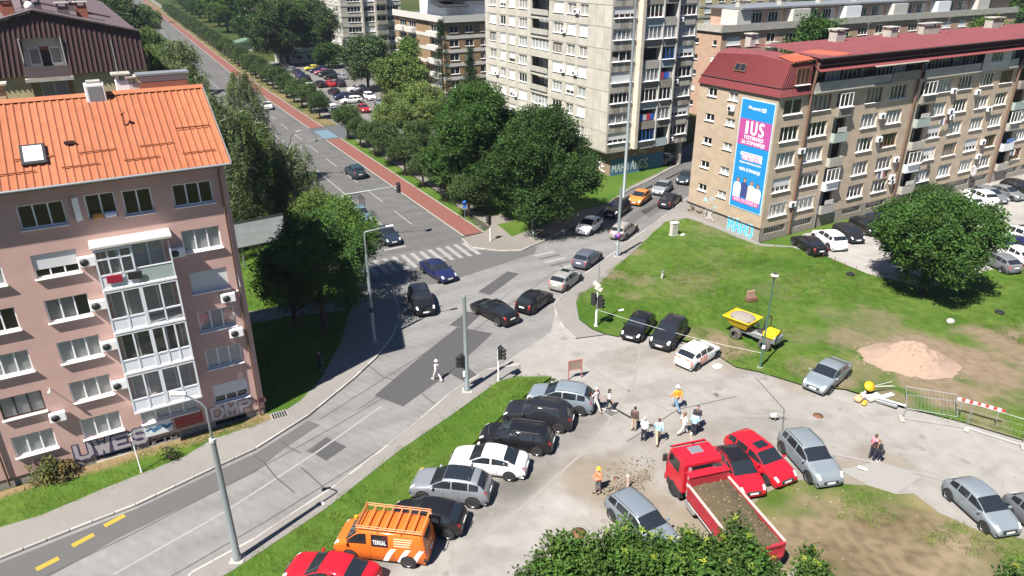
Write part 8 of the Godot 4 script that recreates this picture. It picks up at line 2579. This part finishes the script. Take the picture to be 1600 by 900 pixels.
	var sc := [["scrap_sheet", "white crumpled sheet under the yellow sign", Vector3(0.1, 0.16, 0.1), Vector3(1.0, 0.2, 0.6), M.offwhite], ["scrap_sack", "peach coloured sack at the left end of the scrap", Vector3(-1.0, 0.22, 0.3), Vector3(0.6, 0.45, 0.5), mat(0.62, 0.36, 0.2, 0.9)], ["scrap_sack", "small yellow bag in front of the peach sack", Vector3(-0.8, 0.14, 0.75), Vector3(0.4, 0.25, 0.3), M.yellow],
		["scrap_board", "long white plank sticking out of the scrap towards the road", Vector3(1.0, 0.22, 0.75), Vector3(1.8, 0.06, 0.16), M.white], ["scrap_board", "grey trough lying in front of the white sheet", Vector3(0.7, 0.14, 0.8), Vector3(1.3, 0.2, 0.32), M.zinc], ["scrap_board", "cream board flat on the grass behind the scrap", Vector3(1.2, 0.12, -0.15), Vector3(0.9, 0.1, 0.35), M.offwhite], ["scrap_sack", "pale lilac bag between the sack and the yellow sign", Vector3(-0.55, 0.3, -0.05), Vector3(0.5, 0.5, 0.4), mat(0.6, 0.52, 0.58, 0.9)]]
	for q in sc:
		var o := thing(q[0], q[1], "scrap", at + q[2] * Vector3(1, 0, 1) + UP * 0.1)
		o.rotation.y = -0.75 if q[0] == "scrap_board" and q[2].x > 0.6 and q[2].z > 0.5 else 0.3
		if String(q[0]).ends_with("sack"):
			put("sack", Sh.new().box(Vector3(0, q[3].y * 0.4, 0), q[3] * Vector3(0.95, 0.8, 0.95), Basis(Vector3(0.3, 1, 0.2).normalized(), 0.5), q[3].y * 0.25), q[4], o)
			put("neck", Sh.new().cyl(Vector3(0.0, q[3].y * 0.8, 0), Vector3(0.12, q[3].y * 1.05, 0.05), 0.04, 0.1, 7), q[4], o)
		else:
			put("board", Sh.new().box(Vector3(0, q[2].y, 0), q[3], Basis(Vector3.BACK, 0.08), 0.02), q[4], o)
	# brown box chair, tyres, stone
	var bx := thing("broken_armchair", "broken brown armchair left on the lawn above the dumper", "armchair", Vector3(20.85, 0, -57.21) + UP * 0.1, 0.3)
	put("seat", Sh.new().box(Vector3(0, 0.25, 0), Vector3(0.85, 0.42, 0.6), Basis(), 0.05), M.cardboard, bx)
	put("backrest", Sh.new().box(Vector3(0.05, 0.6, -0.3), Vector3(0.8, 0.55, 0.16), Basis(), 0.05), mat(0.3, 0.2, 0.15, 0.9), bx)
	put("arm", Sh.new().box(Vector3(-0.5, 0.25, 0.05), Vector3(0.16, 0.4, 0.5), Basis(), 0.04), M.cardboard, bx)
	for q in [[Vector3(31.82, 0, -62.84), "old tyre lying on the lawn near the car park edge"], [Vector3(40.89, 0, -54.69), "old tyre lying right of the lawn tree"]]:
		var o := thing("old_tyre", q[1], "tyre", q[0] + UP * 0.12)
		put("tyre", Sh.new().soft(true).lathe([Vector2(0.2, 0), Vector2(0.3, -0.01), Vector2(0.36, 0.05), Vector2(0.36, 0.15), Vector2(0.3, 0.2), Vector2(0.2, 0.19), Vector2(0.2, 0)], 18), M.rubber, o)
	var stn := thing("boulder", "pale boulder on the lawn below the lawn tree", "stone", Vector3(35.81, 0, -52.97) + UP * 0.1)
	put("stone", Sh.new().ball(Vector3(0, 0.12, 0), Vector3(0.36, 0.28, 0.3), 8, 5), M.concrete, stn)
	for q in [[Vector3(9.23, 0, -55.42), "white paper scrap on the lawn tip by the sign post", 0.5], [Vector3(20.48, 0, -34.39), "crumpled white plastic by the lot kerb behind the couple", 0.5], [Vector3(-10.44, 0, -31.54), "white scrap on the median verge by the lamp shadow", 0.25], [Vector3(-5.31, 0, -34.53), "yellow scrap in the median grass", 0.2], [Vector3(18.35, 0, -73.65), "white board beside the utility cabinet", 0.6]]:
		var o := thing("litter", q[1], "litter", q[0] + UP * 0.14, rng.randf() * 3)
		put("scrap", Sh.new().box(Vector3(0, 0.02, 0), Vector3(q[2], 0.03, q[2] * 0.5), Basis(Vector3.BACK, 0.1), 0.01), M.white if q[2] != 0.2 else M.yellow, o)
	var pc := thing("bicycle_rack", "small bent metal rack by the red saloon roof", "rack", Vector3(17.14, 0, -39.59))
	put("frame", Sh.new().tube([Vector3(-0.5, 0, 0), Vector3(-0.4, 0.5, 0), Vector3(0.4, 0.5, 0.1), Vector3(0.5, 0, 0.1)], [0.03], 6).tube([Vector3(-0.2, 0, 0.3), Vector3(-0.1, 0.6, 0.3), Vector3(0.5, 0.55, 0.3)], [0.03], 6), M.zinc, pc)
	put("cloth", Sh.new().box(Vector3(-0.2, 0.4, 0.15), Vector3(0.5, 0.25, 0.3), Basis(), 0.06), M.offwhite, pc)


# surface nets over tapered capsules [from, to, radius, radius], joined smoothly
func nets(bones: Array, cell: float, soft := 0.03) -> ArrayMesh:
	var lo := Vector3.INF
	var hi := -Vector3.INF
	for b in bones:
		var r: float = maxf(b[2], b[3]) + soft
		for e in 2:
			lo = lo.min(b[e] - Vector3.ONE * r)
			hi = hi.max(b[e] + Vector3.ONE * r)
	lo -= Vector3.ONE * cell * 2
	var nx := int((hi.x - lo.x) / cell) + 4
	var ny := int((hi.y - lo.y) / cell) + 4
	var nz := int((hi.z - lo.z) / cell) + 4
	var f := PackedFloat32Array()
	f.resize(nx * ny * nz)
	f.fill(1.0)
	for b in bones:
		var a: Vector3 = b[0]
		var ab: Vector3 = b[1] - a
		var l2 := maxf(ab.length_squared(), 1e-9)
		var r: float = maxf(b[2], b[3]) + soft + cell * 2
		var p0 := ((a.min(b[1]) - Vector3.ONE * r - lo) / cell).floor()
		var p1 := ((a.max(b[1]) + Vector3.ONE * r - lo) / cell).ceil()
		for i in range(maxi(0, int(p0.x)), mini(nx, int(p1.x) + 1)):
			for j in range(maxi(0, int(p0.y)), mini(ny, int(p1.y) + 1)):
				for k in range(maxi(0, int(p0.z)), mini(nz, int(p1.z) + 1)):
					var p := lo + Vector3(i, j, k) * cell
					var t := clampf((p - a).dot(ab) / l2, 0, 1)
					var d := (p - a - ab * t).length() - lerpf(b[2], b[3], t)
					var id := (i * ny + j) * nz + k
					var h := clampf(0.5 + 0.5 * (f[id] - d) / soft, 0, 1)
					f[id] = lerpf(f[id], d, h) - soft * h * (1 - h)
	var vid := {}
	var v := PackedVector3Array()
	var off := [0, 1, nz, nz + 1, ny * nz, ny * nz + 1, ny * nz + nz, ny * nz + nz + 1]
	for i in nx - 1:
		for j in ny - 1:
			for k in nz - 1:
				var id := (i * ny + j) * nz + k
				var inside := 0
				for o in off:
					if f[id + o] < 0:
						inside += 1
				if inside == 0 or inside == 8:
					continue
				var m := Vector3.ZERO
				var n := 0
				for e in [[0, 1], [2, 3], [4, 5], [6, 7], [0, 2], [1, 3], [4, 6], [5, 7], [0, 4], [1, 5], [2, 6], [3, 7]]:
					var fa := f[id + off[e[0]]]
					var fb := f[id + off[e[1]]]
					if (fa < 0) != (fb < 0):
						var t := fa / (fa - fb)
						var pa := Vector3(e[0] >> 2, (e[0] >> 1) & 1, e[0] & 1)
						var pb := Vector3(e[1] >> 2, (e[1] >> 1) & 1, e[1] & 1)
						m += pa.lerp(pb, t)
						n += 1
				vid[id] = v.size()
				v.append(lo + (Vector3(i, j, k) + m / n) * cell)
	var st := SurfaceTool.new()
	st.begin(Mesh.PRIMITIVE_TRIANGLES)
	st.set_smooth_group(0)
	for p in v:
		st.add_vertex(p)
	var sy := nz
	var sx := ny * nz
	for id in vid:
		for ax in [[sx, sy, 1], [sy, 1, sx], [1, sx, sy]]:
			var a := f[id]
			var b := f[id + ax[0]] if id + ax[0] < f.size() else 1.0
			if (a < 0) == (b < 0):
				continue
			var q := [id, id - ax[1], id - ax[1] - ax[2], id - ax[2]]
			var ok := true
			for e in q:
				ok = ok and vid.has(e)
			if not ok:
				continue
			if a < 0:
				q.reverse()
			for e in [0, 1, 2, 0, 2, 3]:
				st.add_index(vid[q[e]])
	st.generate_normals()
	return st.commit()


# joints of a standing or striding figure facing +x; side -1 left, 1 right (z)
func joints(stride: float, arms: String, female: bool) -> Dictionary:
	var j := {}
	var sw := 0.165 if female else 0.19
	for s in [-1, 1]:
		var k: float = stride * s
		j["hip%d" % s] = Vector3(0, 0.9, 0.085 * s)
		j["knee%d" % s] = Vector3(0.24 * k + 0.04 * absf(stride), 0.5, 0.09 * s)
		j["ankle%d" % s] = Vector3(0.46 * k - (0.12 * absf(stride) if k < 0 else 0.0), 0.09 + (0.1 * absf(stride) if k < 0 else 0.0), 0.09 * s)
		j["toe%d" % s] = j["ankle%d" % s] + Vector3(0.17, -0.055, 0.015 * s)
		j["shoulder%d" % s] = Vector3(0, 1.41, sw * s)
		j["elbow%d" % s] = Vector3(-0.2 * k - 0.03, 1.13, (sw + 0.055) * s)
		j["wrist%d" % s] = Vector3(-0.3 * k + 0.08, 0.9, (sw + 0.06) * s)
		if arms == "front" or (arms == "one" and s == 1):
			j["elbow%d" % s] = Vector3(0.05, 1.14, (sw + 0.06) * s)
			j["wrist%d" % s] = Vector3(0.27, 1.12, (sw - 0.06) * s)
		if arms == "hips":
			j["elbow%d" % s] = Vector3(-0.1, 1.16, (sw + 0.16) * s)
			j["wrist%d" % s] = Vector3(0.05, 1.0, (sw - 0.02) * s)
	return j


func hand_bones(w: Vector3, e: Vector3, s: int) -> Array:
	var d := (w - e).normalized()
	var across := d.cross(Vector3(0, 0, s)).normalized()
	var o := [[w, w + d * 0.085, 0.028, 0.034]]
	for i in 4:
		var base := w + d * 0.085 + across * (0.027 - 0.018 * i)
		var ln: float = [0.036, 0.042, 0.038, 0.03][i]
		var bend := (d + Vector3(0, 0, -s) * 0.35).normalized()
		var bend2 := (d + Vector3(0, 0, -s) * 0.9).normalized()
		o.append([base, base + bend * ln, 0.0095, 0.009])
		o.append([base + bend * ln, base + bend * ln + bend2 * ln, 0.009, 0.008])
	o.append([w + d * 0.025 + across * 0.03, w + d * 0.075 + across * 0.055, 0.011, 0.009])
	return o


func figure(key: String, stride: float, arms: String, female: bool) -> Dictionary:
	if cache.has("fig" + key):
		return cache["fig" + key]
	var j := joints(stride, arms, female)
	var skin := []
	var top := []
	var legs := []
	var shoes := []
	var wide := 0.105 if female else 0.125
	skin.append_array([[Vector3(0, 1.42, 0), Vector3(0.015, 1.54, 0), 0.06, 0.052], [Vector3(0, 1.2, 0), Vector3(0, 1.36, 0), 0.1, 0.1], [Vector3(0, 0.95, 0), Vector3(0, 1.2, 0), 0.1, 0.1]])
	for z in [-0.06, 0.06]:
		top.append([Vector3(0, 0.98, z), Vector3(0.0, 1.33, z * 1.35), wide, wide + 0.005])
	top.append([Vector3(0, 1.37, -0.12), Vector3(0, 1.37, 0.12), 0.085, 0.085])
	if female:
		top.append([Vector3(0.09, 1.25, -0.05), Vector3(0.09, 1.25, 0.05), 0.07, 0.07])
	for s in [-1, 1]:
		skin.append_array([[j["shoulder%d" % s], j["elbow%d" % s], 0.048, 0.038], [j["elbow%d" % s], j["wrist%d" % s], 0.04, 0.026]])
		skin.append_array([[j["hip%d" % s], j["knee%d" % s], 0.08, 0.055], [j["knee%d" % s], j["ankle%d" % s], 0.055, 0.038], [j["ankle%d" % s], j["toe%d" % s], 0.04, 0.03]])
		top.append([j["shoulder%d" % s], j["shoulder%d" % s].lerp(j["elbow%d" % s], 0.95), 0.066, 0.055])
		legs.append_array([[Vector3(0, 0.93, 0.05 * s), j["hip%d" % s], 0.115, 0.105], [j["hip%d" % s], j["knee%d" % s], 0.1, 0.075], [j["knee%d" % s], j["ankle%d" % s] + UP * 0.04, 0.073, 0.06]])
		shoes.append_array([[j["ankle%d" % s] + Vector3(-0.04, -0.04, 0), j["toe%d" % s] + Vector3(0.02, 0, 0), 0.046, 0.042]])
	var sleeves := []
	for s in [-1, 1]:
		sleeves.append([j["elbow%d" % s].lerp(j["shoulder%d" % s], 0.1), j["wrist%d" % s].lerp(j["elbow%d" % s], 0.1), 0.053, 0.042])
	var m := {}
	var body := SurfaceTool.new()
	body.begin(Mesh.PRIMITIVE_TRIANGLES)
	body.append_from(nets(skin, 0.024, 0.03), 0, Transform3D())
	if not cache.has("head"):
		var c := Vector3(0.02, 1.64, 0)
		var hb := [[c + Vector3(0, 0.03, 0), c + Vector3(-0.025, 0.03, 0), 0.083, 0.085], [c + Vector3(0.025, -0.06, 0), c + Vector3(0.02, 0.0, 0), 0.056, 0.07], [c + Vector3(0.085, 0.0, 0), c + Vector3(0.108, -0.03, 0), 0.01, 0.015], [c + Vector3(0.075, -0.065, -0.02), c + Vector3(0.075, -0.065, 0.02), 0.011, 0.011], [c + Vector3(-0.01, -0.1, 0), c + Vector3(0, -0.05, 0), 0.05, 0.055]]
		for s in [-1, 1]:
			hb.append([c + Vector3(-0.01, 0.015, 0.082 * s), c + Vector3(-0.005, -0.02, 0.08 * s), 0.014, 0.011])
			hb.append([c + Vector3(0.078, 0.022, 0.025 * s), c + Vector3(0.075, 0.024, 0.04 * s), 0.011, 0.011])
		cache.head = nets(hb, 0.009, 0.012)
		var eyes := Sh.new()
		for s in [-1, 1]:
			eyes.ball(c + Vector3(0.083, 0.004, 0.031 * s), Vector3(0.008, 0.008, 0.013), 8, 5)
		cache.eyes = eyes.done()
		cache.hair_short = nets([[c + Vector3(-0.015, 0.055, 0), c + Vector3(-0.045, 0.04, 0), 0.083, 0.086], [c + Vector3(-0.06, -0.02, 0), c + Vector3(-0.05, 0.03, 0), 0.05, 0.07]], 0.014, 0.02)
		cache.hair_long = nets([[c + Vector3(-0.015, 0.055, 0), c + Vector3(-0.045, 0.04, 0), 0.088, 0.092], [c + Vector3(-0.06, -0.0, -0.03), c + Vector3(-0.085, -0.25, -0.04), 0.07, 0.06], [c + Vector3(-0.06, -0.0, 0.03), c + Vector3(-0.085, -0.25, 0.04), 0.07, 0.06]], 0.016, 0.03)
		cache.helmet = Sh.new().soft(true).lathe([Vector2(0.15, 0), Vector2(0.145, 0.015), Vector2(0.115, 0.025), Vector2(0.105, 0.08), Vector2(0.07, 0.125), Vector2(0, 0.14)], 16, Transform3D(Basis(), c + Vector3(0.0, 0.05, 0))).done()
	body.append_from(cache.head, 0, Transform3D())
	for s in [-1, 1]:
		body.append_from(nets(hand_bones(j["wrist%d" % s], j["elbow%d" % s], s), 0.006, 0.006), 0, Transform3D())
	m.body = body.commit()
	m.top = nets(top, 0.024, 0.04)
	m.sleeves = nets(sleeves, 0.022, 0.02)
	m.legs = nets(legs, 0.024, 0.03)
	m.shoes = [nets([shoes[0]], 0.02, 0.02), nets([shoes[1]], 0.02, 0.02)]
	cache["fig" + key] = m
	return m


# clothes: [top, trousers, shoes, hair], long sleeves or not
func person(label: String, at: Vector3, turn: float, fig: Dictionary, tall: float, top: Material, legs: Material, shoe: Material, hair: Material, hair_kind := "hair_short", long_sleeves := false) -> Node3D:
	var o := thing("person", label, "person", at + UP * 0.024, turn)
	o.scale = Vector3.ONE * tall / 1.75
	put("body", fig.body, mat(0.42, 0.23, 0.155, 0.6) if not cache.has("skin") else cache.skin, o)
	put("eyes", cache.eyes, M.black, o)
	put("top", fig.top, top, o)
	if long_sleeves:
		put("sleeves", fig.sleeves, top, o)
	put("trousers", fig.legs, legs, o)
	put("shoe", fig.shoes[0], shoe, o)
	put("shoe", fig.shoes[1], shoe, o)
	put("helmet" if hair_kind == "helmet" else "hair", cache[hair_kind], hair, o)
	return o


func people() -> void:
	var walk := figure("walk", 0.8, "swing", false)
	var walkf := figure("walkf", -0.7, "swing", true)
	var stand := figure("stand", 0.12, "swing", false)
	var front := figure("front", 0.15, "front", false)
	var hips := figure("hips", 0.3, "hips", true)
	var brown := mat(0.07, 0.04, 0.025, 0.7)
	var darkhair := mat(0.02, 0.015, 0.012, 0.7)
	var grey := mat(0.5, 0.49, 0.47, 0.7)
	var white := mat(0.75, 0.75, 0.74, 0.85)
	var beige := mat(0.42, 0.34, 0.25, 0.9)
	var navy := mat(0.02, 0.022, 0.04, 0.85)
	var jeans := mat(0.14, 0.25, 0.36, 0.9)
	var sky := mat(0.36, 0.62, 0.78, 0.85)
	var hiviz := mat(0.95, 0.33, 0.02, 0.7)
	person("pedestrian in white cap, top and shorts walking across the carriageway", Vector3(-5.35, 0, -44.46), 2.4, walkf, 1.65, white, mat(0.62, 0.58, 0.58, 0.9), white, white, "helmet")
	var bp := person("person with red and black backpack and striped top by the blue-silver crossover", Vector3(5.54, 0, -40.62), -0.6, walk, 1.78, mat(0.55, 0.48, 0.47, 0.9), mat(0.55, 0.53, 0.47, 0.9), brown, grey)
	put("backpack", Sh.new().box(Vector3(-0.21, 1.2, 0), Vector3(0.22, 0.46, 0.32), Basis(), 0.07), M.black, bp)
	put("backpack_pocket", Sh.new().box(Vector3(-0.33, 1.08, -0.03), Vector3(0.1, 0.26, 0.3), Basis(), 0.04), mat(0.6, 0.12, 0.1, 0.8), bp)
	var wm := person("woman with long dark hair, white top and dark trousers at the drain grate", Vector3(6.39, 0, -40.61), -0.4, walkf, 1.66, white, navy, white, darkhair, "hair_long")
	put("shoulder_bag", Sh.new().box(Vector3(-0.02, 1.0, 0.22), Vector3(0.22, 0.2, 0.08), Basis(), 0.03), M.black, wm)
	person("man in dark brown jacket and beige trousers seen from behind", Vector3(7.7, 0, -38.38), 1.0, stand, 1.78, mat(0.085, 0.05, 0.045, 0.85), beige, brown, darkhair, "hair_short", true)
	person("grey-haired person in white shirt and dark trousers next to the brown jacket", Vector3(8.14, 0, -37.31), 0.9, stand, 1.74, white, navy, M.black, grey, "hair_short", true)
	person("man in pale blue shirt and beige trousers seen from behind", Vector3(8.98, 0, -37.11), 1.5, walk, 1.78, sky, beige, brown, brown, "hair_short", true)
	var w1 := person("site worker in orange vest, white helmet and jeans in the middle of the lot", Vector3(10.86, 0, -40.66), 2.0, walk, 1.85, hiviz, jeans, brown, white, "helmet", true)
	put("reflective_band", Sh.new().tube([Vector3(0, 1.1, 0), Vector3(0, 1.15, 0)], [0.185, 0.185], 14, false), mat(0.75, 0.72, 0.5, 0.4), w1)
	var w2 := person("site worker in orange vest and helmet standing near the rubble ridge", Vector3(4.78, 0, -32.46), -2.6, front, 1.76, mat(0.9, 0.2, 0.1, 0.7), mat(0.14, 0.13, 0.13, 0.9), M.black, mat(0.9, 0.42, 0.02, 0.5), "helmet", true)
	put("reflective_band", Sh.new().tube([Vector3(0, 1.1, 0), Vector3(0, 1.15, 0)], [0.185, 0.185], 14, false), mat(0.75, 0.72, 0.5, 0.4), w2)
	person("woman with light brown hair and white clothes in the group behind the lorry", Vector3(10.75, 0, -37.96), 0.2, walkf, 1.66, white, mat(0.6, 0.6, 0.62, 0.9), brown, mat(0.2, 0.11, 0.06, 0.7), "hair_long")
	person("man in sky blue shirt and black trousers in the group behind the lorry", Vector3(11.36, 0, -37.82), 1.2, stand, 1.78, sky, navy, M.black, darkhair)
	person("person in dark jacket behind the sky blue shirt", Vector3(11.68, 0, -38.5), -2.0, front, 1.76, mat(0.03, 0.03, 0.045, 0.85), navy, M.black, darkhair, "hair_short", true)
	person("man in pink checked shirt beside the woman in black on the lot road", Vector3(21.49, 0, -35.46), 0.4, stand, 1.74, mat(0.6, 0.22, 0.27, 0.9), navy, M.black, brown)
	var wb := person("woman in black with a dark bag on the lot road", Vector3(21.58, 0, -35.15), 0.6, hips, 1.66, M.black, navy, white, mat(0.3, 0.2, 0.13, 0.7), "hair_short", true)
	put("bag", Sh.new().box(Vector3(0.05, 0.85, 0.3), Vector3(0.34, 0.36, 0.14), Basis(), 0.05), navy, wb)
	person("person in dark clothes standing in the shade on the side lawn", Vector3(-13.95, 0, -45.74), 1.2, stand, 1.74, navy, navy, white, darkhair, "hair_short", true)
